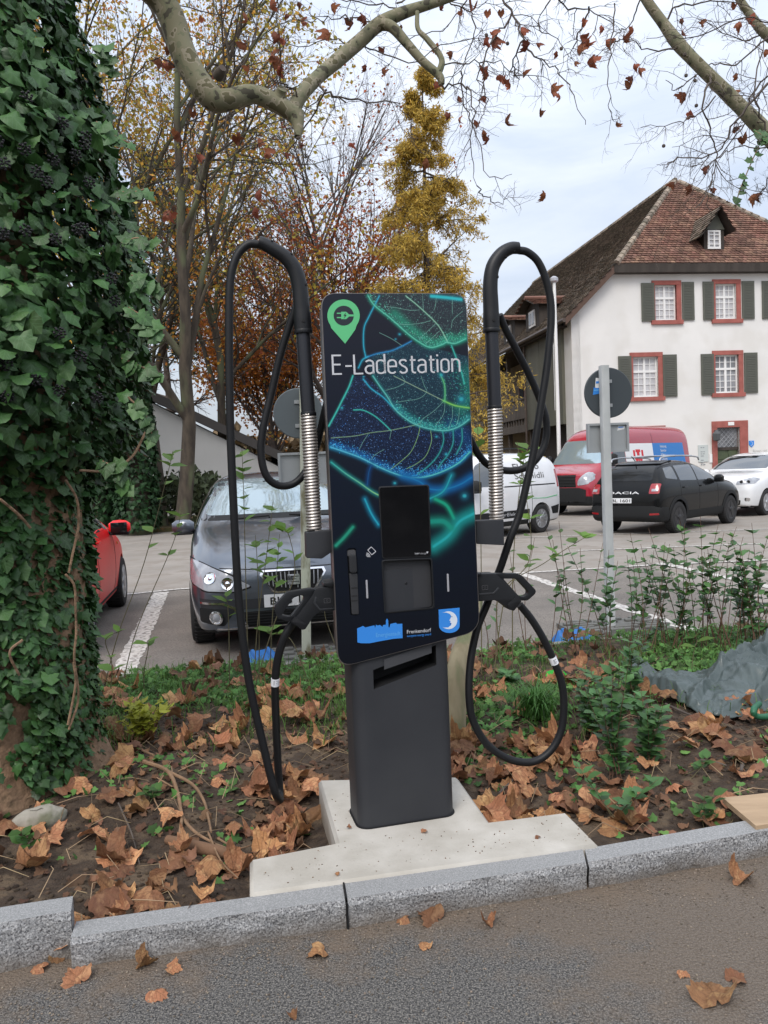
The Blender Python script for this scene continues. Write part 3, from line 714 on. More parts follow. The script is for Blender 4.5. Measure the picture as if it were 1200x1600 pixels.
dxk = Vector(kz(541, 1406, .09))-Vector(kz(108, 1465, .09))
f_j = kz(541, 1405, .09); b_j = kz(537, 1381, .09); f_l = kz(108, 1465, .09); b_l = kz(117, 1440, .09)
f_r = kz(917, 1347, .09); b_r = kz(912, 1326, .09); f_e = kz(1290, 1281, .09); b_e = kz(1280, 1262, .09)
g = .004
def toward(p, q, e): p = Vector(p); q = Vector(q); return tuple(p+(q-p).normalized()*e)
kstone(toward(f_l, f_j, g), toward(f_j, f_l, g), toward(b_l, b_j, g), toward(b_j, b_l, g), .090)
kstone(toward(f_j, f_r, g), toward(f_r, f_j, g), toward(b_j, b_r, g), toward(b_r, b_j, g), .091)
kstone(toward(f_r, f_e, g), f_e, toward(b_r, b_e, g), b_e, .0895)
ext = (Vector(f_e)-Vector(f_r)).normalized(); f_e2 = tuple(Vector(f_e)+ext*1.2); b_e2 = tuple(Vector(b_e)+ext*1.2)
kstone(toward(f_e, f_e2, 2*g), f_e2, toward(b_e, b_e2, 2*g), b_e2, .09)
fh0 = kz(-60, 1452, .145); fh1 = kz(111, 1423, .145); bh0 = kz(-60, 1427, .145); bh1 = kz(114, 1400, .145)
kstone(fh0, fh1, bh0, bh1, .145)
ext = (Vector(fh1)-Vector(fh0)).normalized()
kstone(tuple(Vector(fh0)-ext*1.1), tuple(Vector(fh0)-ext*.008), tuple(Vector(bh0)-ext*1.1), tuple(Vector(bh0)-ext*.008), .145)
# dark joint cord between two stones
jc = MB(); jp = [Vector((*f_j, .085)), Vector((*f_j, .04)), Vector((*f_j, -.02))]
jn = Vector((dxk.y, -dxk.x, 0)).normalized()
jc.tube([p+jn*.012 for p in jp], .0035, 6); jc.tube([Vector((*b_j, .0925)), Vector((*f_j, .0925))], .0035, 6)
jc.build('joint_strip', VOID, kerb)
# ------------------------------------------------------------------ ground, road, car park
LOT = -0.15
def rot_mask(m, ang, pos0, pos1, col, nscale=3.0, amt=1.0, off=(0, 0), wob=.5):
    "mixes col over the base colour where the coordinate across a line falls between pos0 and pos1 (dirt washed along a kerb)"
    N = m.node_tree.nodes; L = m.node_tree.links; b = N['Principled BSDF']
    t = N.new('ShaderNodeTexCoord'); mp_ = N.new('ShaderNodeMapping'); mp_.vector_type = 'POINT'
    mp_.inputs['Location'].default_value = (off[0], off[1], 0); mp_.inputs['Rotation'].default_value = (0, 0, ang)
    L.new(t.outputs['Object'], mp_.inputs[0]); sp = N.new('ShaderNodeSeparateXYZ'); L.new(mp_.outputs[0], sp.inputs[0])
    nz_ = N.new('ShaderNodeTexNoise'); nz_.inputs['Scale'].default_value = nscale; nz_.inputs['Detail'].default_value = 6; nz_.inputs['Roughness'].default_value = .65
    L.new(t.outputs['Object'], nz_.inputs['Vector'])
    ma = N.new('ShaderNodeMath'); ma.operation = 'MULTIPLY_ADD'; L.new(nz_.outputs['Fac'], ma.inputs[0]); ma.inputs[1].default_value = wob; L.new(sp.outputs['Y'], ma.inputs[2])
    mr_ = N.new('ShaderNodeMapRange'); mr_.inputs['From Min'].default_value = pos0; mr_.inputs['From Max'].default_value = pos1
    mr_.inputs['To Max'].default_value = amt; L.new(ma.outputs[0], mr_.inputs['Value'])
    mx = N.new('ShaderNodeMixRGB'); L.new(mr_.outputs[0], mx.inputs[0])
    src = b.inputs['Base Color'].links
    if src: L.new(src[0].from_socket, mx.inputs[1])
    else: mx.inputs[1].default_value = b.inputs['Base Color'].default_value
    mx.inputs[2].default_value = (*col, 1); L.new(mx.outputs[0], b.inputs['Base Color']); return m
ASP = mat('road_asphalt', (.038,.037,.037), .85, col2=(.115,.110,.106), scale=120, detail=2, lo=.42, hi=.60, bump=1.0, bscale=110, bdist=.012, col3=(.23,.215,.19), s3=210)
rot_mask(ASP, -R(12.5), 2.62, 2.80, (.165,.120,.082), 3.2, .72, wob=.9)
rot_mask(ASP, R(35), 2.75, 3.0, (.16,.120,.086), 2.2, .6, wob=1.8)
LAS = mat('car_park_asphalt', (.235,.212,.186), .9, col2=(.29,.262,.232), scale=.9, detail=8, lo=.35, hi=.65, bump=.5, bscale=60, col3=(.235,.205,.175), s3=3.0)
BAY = mat('bay_asphalt', (.165,.148,.132), .9, col2=(.225,.20,.176), scale=2.2, detail=8, lo=.35, hi=.65, bump=.6, bscale=80, col3=(.13,.115,.10), s3=60)
LIN = mat('worn_white_paint', (.62,.60,.57), .8, col2=(.50,.47,.43), scale=8, detail=8, lo=.3, hi=.7, col3=(.22,.20,.18), s3=22)
SOI = mat('dark_soil', (.032,.021,.014), 1.0, col2=(.068,.047,.032), scale=23, detail=8, lo=.3, hi=.7, bump=1.0, bscale=55, bdist=.02, col3=(.11,.078,.050), s3=9)

kd = (Vector(f_e)-Vector(f_l)).normalized(); kn = Vector((-kd.y, kd.x))
def sheet(name, poly, z, m, **k):
    b = MB(); b.add([(p[0], p[1], z) for p in poly], [tuple(range(len(poly)))]); o = b.build(name, m, None); tag(o, kind='structure'); return o
fl = Vector(f_l); fe = Vector(f_e)
sheet('road', [tuple(fl-kd*60+kn*.05), tuple(fl-kd*60-kn*40), tuple(fe+kd*60-kn*40), tuple(fe+kd*60+kn*.05), tuple(fe+kn*.05), tuple(Vector(f_r)+kn*.05), tuple(Vector(f_j)+kn*.05), tuple(fl+kn*.05)], 0.0, ASP)
e0 = Vector((-2.025, 5.935)); ed = Vector((math.cos(R(8)), math.sin(R(8)))); en = Vector((-ed.y, ed.x))
far = 420
sheet('ground', [(-far, -60), (far, -60), (far, far), (-far, far)], -0.40, SOI)
sheet('car_park', [tuple(e0-ed*60), tuple(e0+ed*60), (far, far), (-far, far)], LOT, LAS)
sheet('parking_bays', [tuple(e0-ed*20+en*.02), tuple(e0+ed*5.6+en*.02), tuple(Vector(at_z(1015, 886, LOT)[:2])), tuple(Vector(at_z(816, 895, LOT)[:2])), tuple(Vector(at_z(250, 925, LOT)[:2])), tuple(Vector(at_z(-250, 938, LOT)[:2]))], LOT+.004, BAY)
kl = tag(MB().box((0, 0, -.17), (40, .08, .17)).build('edging_kerb', mat('edging_concrete', (.25,.24,.22), .85, col2=(.17,.165,.15), scale=9, bump=.3, bscale=80)), kind='structure')
kl.location = (*(e0+ed*2.5), 0); kl.rotation_euler.z = R(8)

lines = tag(empty('painted_lines'), kind='structure')
def pline(pts, w, z=LOT+.008):
    P = [Vector(at_z(x, y, LOT)[:2]) for x, y in pts]; L_ = []; Q = []; rn = random.Random(5); q = []
    for i in range(len(P)-1):
        n = max(2, int((P[i+1]-P[i]).length/.07)); q += [P[i].lerp(P[i+1], k/n) for k in range(n)]
    q.append(P[-1]); m = MB(); vs = []
    for i, p in enumerate(q):
        t = (q[min(i+1, len(q)-1)]-q[max(i-1, 0)]).normalized(); nn = Vector((-t.y, t.x))
        a = w/2+rn.uniform(-.016, .010); b_ = w/2+rn.uniform(-.016, .010)
        vs += [(p.x+nn.x*a, p.y+nn.y*a, z), (p.x-nn.x*b_, p.y-nn.y*b_, z)]
    m.add(vs, [(2*i, 2*i+1, 2*i+3, 2*i+2) for i in range(len(q)-1)]); m.build('white_line', LIN, lines)
pline([(184, 1070), (252, 926)], .20); pline([(-60, 937), (205, 929), (283, 921), (500, 912)], .10, LOT+.012)
pline([(814, 897), (944, 940), (1040, 972), (1125, 998)], .15); pline([(520, 908), (816, 896), (1016, 884), (1260, 873)], .10, LOT+.012)
pline([(1030, 880), (1200, 917), (1300, 942)], .15); pline([(900, 861), (1260, 847)], .09)
pline([(760, 842), (1230, 826)], .08)

# planting bed: one height field between the kerb and the edging
def bed_z(x, y):
    p = Vector((x, y)); dk = (p-Vector(b_j)).dot(kn); de = -(p-e0).dot(en); u = (p-Vector(b_j)).dot(kd)
    z = .030+.035*noise.noise(Vector((x*1.4, y*1.4, 0)))+.016*noise.noise(Vector((x*5, y*5, 3)))+.008*noise.noise(Vector((x*17, y*17, 1)))
    z -= .07*min(1, max(0, (1.9-de)/1.9))+.055*min(1, max(0, (.5-de)/.5))              # falls towards the car park
    if dk < .25: z -= .02*(1-max(0, dk)/.25)
    z -= .10*math.exp(-(((x+.42)/.22)**2+((y-2.98)/.36)**2))         # dug out beside the footing
    z -= .05*math.exp(-(((x-.50)/.25)**2+((y-3.12)/.30)**2))
    z += .10*math.exp(-(((x-1.05)/.35)**2+((y-4.35)/.30)**2))        # spoil heap
    z += .05*math.exp(-(((x+1.25)/.5)**2+((y-3.5)/.35)**2))
    z += .05*math.exp(-(((x-1.7)/.6)**2+((y-3.4)/.4)**2))
    return z
nx, ny = 300, 120; V = []
l0 = Vector(b_l)-kd*4.5; l1 = e0-ed*3.4; r0 = Vector(b_e)+kd*4.5; r1 = e0+ed*9.5
for j in range(ny+1):
    for i in range(nx+1):
        a = l0.lerp(r0, i/nx); b_ = l1.lerp(r1, i/nx); p = a.lerp(b_, j/ny)
        if j == 0: p = p-kn*.02
        V.append((p.x, p.y, bed_z(p.x, p.y)))
F_ = [(j*(nx+1)+i, j*(nx+1)+i+1, (j+1)*(nx+1)+i+1, (j+1)*(nx+1)+i) for j in range(ny) for i in range(nx)]
tag(np_mesh('planting_bed', V, F_, SOI, smooth=True), kind='structure')

# leafy verge at the far side of the car park, left
VRG = mat('leafy_verge', (.11,.075,.035), 1, col2=(.075,.085,.030), scale=1.6, detail=8, bump=.8, bscale=12, col3=(.20,.11,.05), s3=7)
va = [at_z(-420, 866, LOT), at_z(180, 836, LOT), at_z(300, 829, LOT), at_z(330, 803, LOT), at_z(740, 787, LOT)]
b = MB().prism([(p.x, p.y) for p in va]+[(60, 200), (-200, 200)], lambda x, y, d: Vector((x, y, d)), LOT+.12, LOT-.1); tag(b.build('verge', VRG), kind='structure')

# ------------------------------------------------------------------ the white house
HT = R(8); hu = Vector((math.cos(HT), math.sin(HT), 0)); hn = Vector((math.sin(HT), -math.cos(HT), 0))
hp0 = at_y(896, 640, 31.0); H0 = Vector((hp0.x, hp0.y, LOT))
HO = thing('white_house', 'large white plastered house with red window surrounds, grey shutters and hipped tile roof', 'house', tuple(H0), HT)
def HW(a, z, d=0.0): p = H0+hu*a-hn*d; return Vector((p.x, p.y, z))
def hx(x, y, d=0.0):
    w = on_plane(x, y, H0-hn*d, hn); return ((w-H0).dot(hu), w.z)
def z8(X, Y, d=0.0): return hx(840+X*.3, 260+Y*.3, d)
def sx(x, y, a=0.0):
    w = on_plane(x, y, H0+hu*a, hu); return ((w-H0).dot(-hn), w.z)
PLA = mat('white_plaster', (.74,.73,.71), .9, col2=(.68,.67,.65), scale=.7, detail=8, bump=.15, bscale=12, col3=(.66,.645,.615), s3=.6)
REDS = mat('red_sandstone', (.36,.115,.095), .8, col2=(.28,.085,.07), scale=4, bump=.3, bscale=40)
SHT = mat('shutter_green_grey', (.098,.102,.082), .6, col2=(.088,.093,.076), scale=3)
SHD = mat('shutter_slat_edge', (.07,.073,.06), .6)
WFR = mat('window_white', (.75,.75,.74), .5)
WGL = mat('window_glass', (.12,.125,.135), .08, col2=(.30,.31,.33), scale=.8, spec=.6)
CUR = mat('net_curtain_glass', (.55,.55,.56), .3, col2=(.42,.42,.44), scale=2.2, spec=.5)
TIM = mat('dark_timber', (.035,.028,.023), .75, col2=(.055,.045,.038), scale=4, stretch=(1,1,.2))
hw_ = hx(1137, 660)[0]; HWD = 2*hw_
aL, zE = hx(974, 424); zS = hx(893, 490)[1]
ridge_t = 4.3; zR = None
dR = ray(1055, 286); ap = on_plane(1055, 286, H0-hn*ridge_t, hn); zR = ap.z; aR = (ap-H0).dot(hu)
rise = (zR-zS)/aR; aL = (zE+.10-zS)/rise
aL2 = 2*aR-aL
wall_top = [(0, LOT-.2), (HWD, LOT-.2), (HWD, zS), (aL2, zE), (aL, zE), (0, zS)]
wins = [dict(s=(598,590,758,823), g=(613,617,721,803), sh=[(541,608,604,808), (753,603,811,802)], cur=.0),
        dict(s=(912,585,1070,812), g=(927,611,1032,797), sh=[(861,601,913,801), (1064,598,1124,796)], cur=.0),
        dict(s=(1227,583,1385,808), g=(1242,609,1347,793), sh=[(1168,598,1226,795), (1386,592,1440,790)], cur=0),
        dict(s=(484,966,660,1222), g=(500,990,625,1203), sh=[(423,988,485,1200), (653,980,721,1201)], cur=1),
        dict(s=(913,958,1082,1203), g=(927,980,1045,1182), sh=[(852,977,914,1192), (1076,970,1141,1182)], cur=2),
        dict(s=(1335,950,1505,1192), g=(1349,972,1467,1172), sh=[(1272,968,1334,1182), (1498,962,1560,1174)], cur=2),
        dict(s=(495,1350,663,1590), g=(510,1372,640,1570), sh=[], cur=2)]
door = dict(s=(915,1328,1092,1640), g=(937,1357,1050,1640))
holes = []
for w in wins+[door]:
    X0, Y0, X1, Y1 = w['g']; c = z8((X0+X1)/2, (Y0+Y1)/2); p0 = z8(X0, Y1); p1 = z8(X1, Y0)
    ww = p1[0]-p0[0]; hh = p1[1]-p0[1]; w['o'] = (p0[0], p0[1], p0[0]+ww, p0[1]+hh)
    if w is door: w['o'] = (p0[0], LOT+.05, p1[0], p1[1])
    a, b2, c2, d2 = w['o']; holes.append([(a, b2), (c2, b2), (c2, d2), (a, d2)])
MB().prism(wall_top, HW, 0, .35, holes=holes).build('front_wall', PLA, HO, fix=True)
rnd = random.Random(2)
for w in wins:
    a, b0_, c, d_ = w['o']; q0 = z8(w['s'][0], w['s'][3]); q1 = z8(w['s'][2], w['s'][1])
    t_ = .13; W_ = tag(empty('window', (0, 0, 0), 0, HO), None)
    rw = .20
    def rect(m, x0, y0, x1, y1, d0, d1, mi=0): m.prism([(x0, y0), (x1, y0), (x1, y1), (x0, y1)], HW, d0, d1, mi=mi)
    m = MB(); rect(m, a-t_, d_, c+rw, d_+.17, -.045, .05); m.build('lintel', REDS, W_)
    m = MB(); rect(m, a-t_-.05, b0_-.16, c+rw+.05, b0_, -.09, .05); m.build('sill', REDS, W_)
    m = MB(); rect(m, a-t_, b0_, a, d_, -.035, .22); m.build('jamb', REDS, W_)
    m = MB(); rect(m, c, b0_, c+rw, d_, -.035, .22); m.build('jamb', REDS, W_)
    m = MB(); H_ = d_-b0_; Wd = c-a
    zt = b0_+H_*.64
    for x0, x1 in ((a, a+.055), (c-.055, c), ((a+c)/2-.045, (a+c)/2+.045)): rect(m, x0, b0_, x1, d_, .10, .16)
    for y0, y1 in ((b0_, b0_+.07), (d_-.055, d_), (zt-.045, zt+.045)): rect(m, a, y0, c, y1, .095, .155)
    m.build('window_frame', WFR, W_)
    m = MB()
    for xx in (a+Wd*.27, a+Wd*.73): rect(m, xx-.014, b0_, xx+.014, d_, .115, .14)
    nb = 4
    for k in range(1, nb): yy = b0_+(zt-b0_)*k/nb; rect(m, a, yy-.013, c, yy+.013, .116, .139)
    yy = (zt+d_)/2; rect(m, a, yy-.013, c, yy+.013, .116, .139)
    m.build('glazing_bars', WFR, W_)
    for x0, x1 in ((a+.03, (a+c)/2), ((a+c)/2, c-.03)):
        m = MB(); rect(m, x0, b0_, x1, d_, .142, .150); m.build('pane', CUR if w['cur'] != 2 else WGL, W_)
    for s_ in w['sh']:
        s0 = z8(s_[0], s_[3]); s1 = z8(s_[2], s_[1])
        m = MB(); rect(m, s0[0], s0[1], s1[0], s1[1], -.06, -.015, 0)
        o = m.build('shutter', SHT, W_)
        n_ = 22
        for k in range(n_):
            yy = s0[1]+.06+(s1[1]-s0[1]-.12)*k/n_
            m2 = MB() if k == 0 else m2
            m2.hexa([HW(s0[0]+.07, yy, -.060), HW(s1[0]-.07, yy, -.060), HW(s1[0]-.07, yy+.035, -.060), HW(s0[0]+.07, yy+.035, -.060)][::-1],
                    [HW(s0[0]+.07, yy, -.072), HW(s1[0]-.07, yy, -.072), HW(s1[0]-.07, yy+.03, -.062), HW(s0[0]+.07, yy+.03, -.062)][::-1])
        so_ = m2.build('shutter_louvres', SHD, W_); so_['kind'] = 'stuff'
# door
a, b0_, c, d_ = door['o']; D_ = empty('door', (0, 0, 0), 0, HO); m = MB()
m.prism([(a-.22, b0_), (a, b0_), (a, d_), (a-.22, d_)], HW, -.05, .2); m.prism([(c, b0_), (c+.36, b0_), (c+.36, d_), (c, d_)], HW, -.05, .2)
m.prism([(a-.22, d_), (c+.36, d_), (c+.36, d_+.26), (a-.22, d_+.26)], HW, -.055, .2); m.build('door_surround', REDS, D_)
zt = d_-.85; DG = mat('green_door', (.075,.095,.050), .6, col2=(.06,.08,.045), scale=3)
m = MB().prism([(a, b0_), (c, b0_), (c, zt), (a, zt)], HW, .14, .20); m.build('door_leaf', DG, D_)
for i in range(2):
    for j in range(3):
        x0 = a+.08+(c-a)/2*i; x1 = x0+(c-a)/2-.16; y0 = b0_+.15+j*(zt-b0_)/3; y1 = y0+(zt-b0_)/3-.2
        MB().prism([(x0, y0), (x1, y0), (x1, y1), (x0, y1)], HW, .115, .138).build('door_panel', DG, D_, bevel=.01, seg=1)
MB().prism([(a, zt), (c, zt), (c, d_), (a, d_)], HW, .18, .2).build('fanlight', WGL, D_)
MB().prism([(a, zt-.07), (c, zt-.07), (c, zt+.05), (a, zt+.05)], HW, .08, .2).build('transom', TIM, D_)
m = MB()
for k in range(-4, 9):
    for sgn in (1, -1):
        x0 = a+k*.2; p0 = Vector((x0, zt+.05)); p1 = Vector((x0+sgn*.78, d_))
        pts = [p0.lerp(p1, t/8) for t in range(9)]; pts = [p for p in pts if a <= p.x <= c]
        if len(pts) > 1: m.tube([HW(p.x, p.y, .15) for p in pts], .011, 4)
m.build('lattice', mat('grille_grey', (.35,.36,.38), .5), D_)
nb = z8(1003, 1340); MB().prism([(nb[0]-.13, nb[1]-.07), (nb[0]+.13, nb[1]-.07), (nb[0]+.13, nb[1]+.07), (nb[0]-.13, nb[1]+.07)], HW, -.075, -.056).build('number_plate', WFR, D_)
# wall pieces: lamp, info board, shield, lettering
lp = z8(906, 1398)
m = MB(); m.tube([HW(lp[0]+.1, lp[1]+.15, 0), HW(lp[0]+.1, lp[1]+.18, -.25)], .02, 6); m.lathe([(.05,-.25), (.13,-.2), (.17,.05), (.06,.16), (.02,.2)], HW(lp[0]+.05, lp[1]-.02, -.28), 10)
m.build('wall_lantern', mat('lantern_grey', (.08,.085,.09), .5), HO)
q0 = z8(836, 1540); q1 = z8(886, 1450)
o = MB().prism([q0, (q1[0], q0[1]), q1, (q0[0], q1[1])], HW, -.03, -.005).build('info_board', mat('board_pale_grey', (.50,.54,.53), .5), HO)
tx2 = MB(); rr_ = random.Random(4)
for k in range(9):
    yy = q1[1]-.12-k*.085; 
    if k in (1, 5): continue
    x_ = q0[0]+.1
    while x_ < q1[0]-.2:
        l_ = rr_.uniform(.05, .14); tx2.prism([(x_, yy), (x_+l_, yy), (x_+l_, yy+.03), (x_, yy+.03)], HW, -.034, -.031); x_ += l_+.03
tx2.build('board_text', mat('board_text_grey', (.22,.24,.26), .6), o)
q0 = z8(893, 1543); q1 = z8(907, 1498); MB().prism([q0, (q1[0], q0[1]), q1, (q0[0], q1[1])], HW, -.04, -.005).build('bell_plate', WFR, HO)
q0 = z8(1100, 1460); q1 = z8(1125, 1428); mx_ = (q0[0]+q1[0])/2
o = MB().prism([(mx_, q0[1]-.03), (q1[0], q0[1]+.08), q1, (q0[0], q1[1]), (q0[0], q0[1]+.08)], HW, -.03, -.005).build('shield_plate', BLU, HO)
rm = (q1[1]-q0[1])*.33; cy = (q0[1]+q1[1])/2
MB().prism([(mx_-.03+rm*math.cos(R(t)), cy+rm*math.sin(R(t))) for t in range(-110, 111, 20)]+[(mx_+.0+rm*.5*math.cos(R(t)), cy+rm*.75*math.sin(R(t))) for t in range(90, -91, -30)], HW, -.036, -.032).build('moon_emblem', WFR, o)
LTR = mat('wall_lettering', (.42,.42,.42), .7)
for s_, X0, Y0, X1, Yc in (('Bürger- und', 1121, 1490, 1193, 1475), ('Kulturhaus', 1121, 1508, 1190, 1495)):
    a0_ = z8(X0, Y0); a1_ = z8(X1, Y0); h1_ = z8(X0, Yc)
    vs, fs = text_mesh(s_, lambda a, b: HW(a0_[0]+a, a0_[1]+b, -.02), width=a1_[0]-a0_[0], height=h1_[1]-a0_[1]); MB().add(vs, fs).build('wall_lettering', LTR, HO)

# side wall with cladding and gallery (runs back from the left corner)
CLD = mat('clad_boards', (.135,.135,.105), .8, col2=(.115,.115,.09), scale=2, stretch=(1,1,.1), bump=.3, bscale=20)
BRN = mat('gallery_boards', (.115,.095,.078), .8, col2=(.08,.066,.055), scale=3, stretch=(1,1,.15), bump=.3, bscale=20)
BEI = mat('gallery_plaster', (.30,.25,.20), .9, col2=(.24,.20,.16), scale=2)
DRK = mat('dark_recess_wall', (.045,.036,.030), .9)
SL = 24.0
yc1 = sx(883, 600)[0]; yc2 = sx(826, 600)[0]; zc = sx(850, 668)[1]
MB().prism([(0, LOT-.2), (.8, LOT-.2), (.8, zS-.05), (0, zS-.05)], lambda y, z, d: HW(.0+d, z, y), .001, .35).build('side_wall_corner', PLA, HO)
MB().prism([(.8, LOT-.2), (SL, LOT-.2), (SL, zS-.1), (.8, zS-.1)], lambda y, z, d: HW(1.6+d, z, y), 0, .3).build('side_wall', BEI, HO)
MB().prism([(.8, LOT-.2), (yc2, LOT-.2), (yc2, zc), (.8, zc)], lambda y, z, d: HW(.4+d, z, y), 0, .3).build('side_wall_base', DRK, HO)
nB = 5
for k in range(nB):
    y0 = yc1+(yc2-yc1)*k/nB; y1 = yc1+(yc2-yc1)*(k+1)/nB-.03
    MB().prism([(y0, zc), (y1, zc), (y1, zS-.05), (y0, zS-.05)], lambda y, z, d: HW(d, z, y), -.12-.006*(k % 2), .05).build('board', CLD, HO)
g0 = sx(826, 622)[1]; g1 = sx(826, 664)[1]; zf = g1
y = yc2+.02; gp = MB(); k = 0
while y < SL:
    MB().prism([(y, zf+.42), (y+.22, zf+.42), (y+.22, g0), (y, g0)], lambda yy, z, d: HW(d, z, yy), -.06-.004*(k % 2), -.02).build('board', BRN, HO) if k < 70 else None
    y += .235; k += 1
SIDE = lambda yy, z, d: HW(d, z, yy)
MB().prism([(yc2, g0), (SL, g0), (SL, g0+.10), (yc2, g0+.10)], SIDE, -.10, .02).build('gallery_handrail', BRN, HO)
MB().prism([(yc2, zf+.34), (SL, zf+.34), (SL, zf+.415), (yc2, zf+.415)], SIDE, -.09, .0).build('gallery_rail', BRN, HO)
MB().prism([(yc2, zf-.30), (SL, zf-.30), (SL, zf+.05), (yc2, zf+.05)], SIDE, -.10, .05).build('gallery_beam', BRN, HO)
MB().prism([(yc2, zf-.1), (SL, zf-.1), (SL, zf), (yc2, zf)], SIDE, .051, 1.6).build('gallery_floor', DRK, HO)
y = yc2+.1
while y < SL:
    MB().prism([(y, zf+.05), (y+.14, zf+.05), (y+.14, zf+.34), (y, zf+.34)], SIDE, -.05, .03).build('baluster', BRN, HO); y += .42
for y in (yc2+.06, yc2+3.4, yc2+6.8, yc2+10.2, SL-.3):
    MB().prism([(y, LOT-.1), (y+.18, LOT-.1), (y+.18, zS-.1), (y, zS-.1)], SIDE, .06, .24).build('gallery_post', BRN, HO)
    MB().tube([HW(.15, zS-.9, y+.2), HW(.12, zS-.3, y+1.0)], .07, 6).build('gallery_brace', BRN, HO)
for y in (yc2+1.2, yc2+5.2):
    f_ = MB().prism([(y, g0-.3), (y+.9, g0-.3), (y+.9, g0+1.1), (y, g0+1.1)], SIDE, 1.52, 1.59).build('gallery_window', REDS, HO)
    MB().prism([(y+.1, g0-.2), (y+.8, g0-.2), (y+.8, g0+1.0), (y+.1, g0+1.0)], SIDE, 1.50, 1.515).build('pane', VOID, f_)
pipe = sx(828, 600)[0]
MB().tube([HW(-.2, zS-.3, pipe+.1), HW(-.2, LOT, pipe+.1)], .05, 8).build('downpipe', mat('downpipe_brown', (.09,.07,.06), .6), HO)

# roof: three slopes of separate tiles over a dark deck
TRED = mat('red_roof_tile', (.20,.100,.072), .85, col2=(.140,.082,.062), scale=1.1, detail=6, island=.34, bump=.3, bscale=20, col3=(.27,.155,.11), s3=2.2)
TGRY = mat('mossy_roof_tile', (.21,.17,.135), .9, col2=(.29,.235,.185), scale=1.3, detail=6, island=.38, bump=.3, bscale=20, col3=(.15,.13,.095), s3=2.8)
def slope(name, corners, m, tw=.19, te=.165, parent=None, course0=0.0):
    "corners: 3D, first two along the eave; separate overlapping tiles laid in courses"
    P0 = Vector(corners[0]); ex = (Vector(corners[1])-P0).normalized(); nn = None
    for c in corners[2:]:
        v = Vector(c)-P0; n_ = ex.cross(v)
        if n_.length > .1: nn = n_.normalized(); break
    if nn.z < 0: nn = -nn
    up = nn.cross(ex).normalized()
    if up.z < 0: up = -up
    q = [((Vector(c)-P0).dot(ex), (Vector(c)-P0).dot(up)) for c in corners]
    MB().add([Vector(c)-nn*.03 for c in corners], [tuple(range(len(corners)))]).build(name+'_deck', TIM, parent)
    s0, s1 = min(a[0] for a in q), max(a[0] for a in q); t1 = max(a[1] for a in q)
    S = []; T = []; j = 0
    while j*te < t1:
        off = (tw/2 if j % 2 else 0)
        ss = np.arange(s0-off, s1, tw); S.append(ss); T.append(np.full(len(ss), j*te)); j += 1
    S = np.concatenate(S); T = np.concatenate(T); cx = S+tw/2; cy = T+te/2
    ins = np.zeros(len(S), bool); k = len(q)-1
    for i in range(len(q)):
        xi, yi = q[i]; xk, yk = q[k]
        with np.errstate(divide='ignore', invalid='ignore'):
            ins ^= ((yi > cy) != (yk > cy)) & (cx < (xk-xi)*(cy-yi)/(yk-yi+1e-12)+xi)
        k = i
    S = S[ins]; T = T[ins]; n = len(S); rg = np.random.RandomState(11); jt = rg.uniform(-.012, .012, n); jh = rg.uniform(0, .018, n); g_ = .008
    P0n, exn, upn, nnn = (np.array(v) for v in (P0, ex, up, nn))
    def P(s, t, h): return P0n+s[:, None]*exn+t[:, None]*upn+h[:, None]*nnn
    hlo = .035+jh; hhi = .004+jh*.2; z0 = np.zeros(n); gh = g_
    V = np.stack([P(S+gh, T+jt, z0), P(S+tw-gh, T+jt, z0), P(S+gh, T+jt, hlo), P(S+tw-gh, T+jt, hlo), P(S+tw-gh, T+te+.02, hhi), P(S+gh, T+te+.02, hhi), P(S+tw/2, T+jt-.02, hlo+.006)], 1).reshape(-1, 3)
    b_ = (np.arange(n)*7)[:, None]
    tris = np.concatenate([b_+np.array(f) for f in ([0, 1, 3], [0, 3, 2], [2, 6, 3], [2, 3, 4], [2, 4, 5])], 0)
    o = np_mesh(name, V, tris, m, parent); o['kind'] = 'stuff'; return o
OV = .35
rise = (zR-zS)/aR                                   # pitch of the long slopes
eL = lambda a: zS+rise*a                            # height of the long slope over plan offset a
pE0 = HW(-OV, eL(-OV)+.12, -OV); pE1 = HW(-OV, eL(-OV)+.12, SL); pR1 = HW(aR, zR+.12, SL); pA = HW(aR, zR+.12, ridge_t); pC = HW(aL, eL(aL)+.12, -OV)
slope('left_roof_slope', [pE1, pE0, pC, pA, pR1], TGRY, parent=HO)
pC2 = HW(2*aR-aL, eL(aL)+.12, -OV)
zc_ = pC.z
slope('hip_roof_slope', [pC, pC2, pA], TRED, parent=HO)
pF0 = HW(2*aR+OV, eL(-OV)+.12, -OV); pF1 = HW(2*aR+OV, eL(-OV)+.12, SL)
slope('right_roof_slope', [pF0, pF1, pR1, pA, pC2], TGRY, parent=HO, tw=.4, te=.33)
def caps(A_, B_, m, step=.33, r=.13):
    mb = MB(); A_ = Vector(A_); B_ = Vector(B_); L_ = (B_-A_).length; n = int(L_/step); d = (B_-A_).normalized()
    for k in range(n):
        p = A_+d*step*k; mb.tube([p, p+d*(step+.05)], [r*1.08, r*.86], 7)
    o = mb.build('ridge_tiles', m, HO, smooth=True); o['kind'] = 'stuff'
caps(pC, pA, TGRY); caps(pC2, pA, TGRY); caps(pA, pR1, TGRY)
MB().hexa([HW(aL-.1, zE-.12, -OV), HW(2*aR-aL+.1, zE-.12, -OV), HW(2*aR-aL+.1, zE-.12, .02), HW(aL-.1, zE-.12, .02)], [HW(aL-.1, zc_+.0, -OV-.02), HW(2*aR-aL+.1, zc_+.0, -OV-.02), HW(2*aR-aL+.1, zc_+.0, .02), HW(aL-.1, zc_+.0, .02)]).build('eaves_board', TIM, HO)
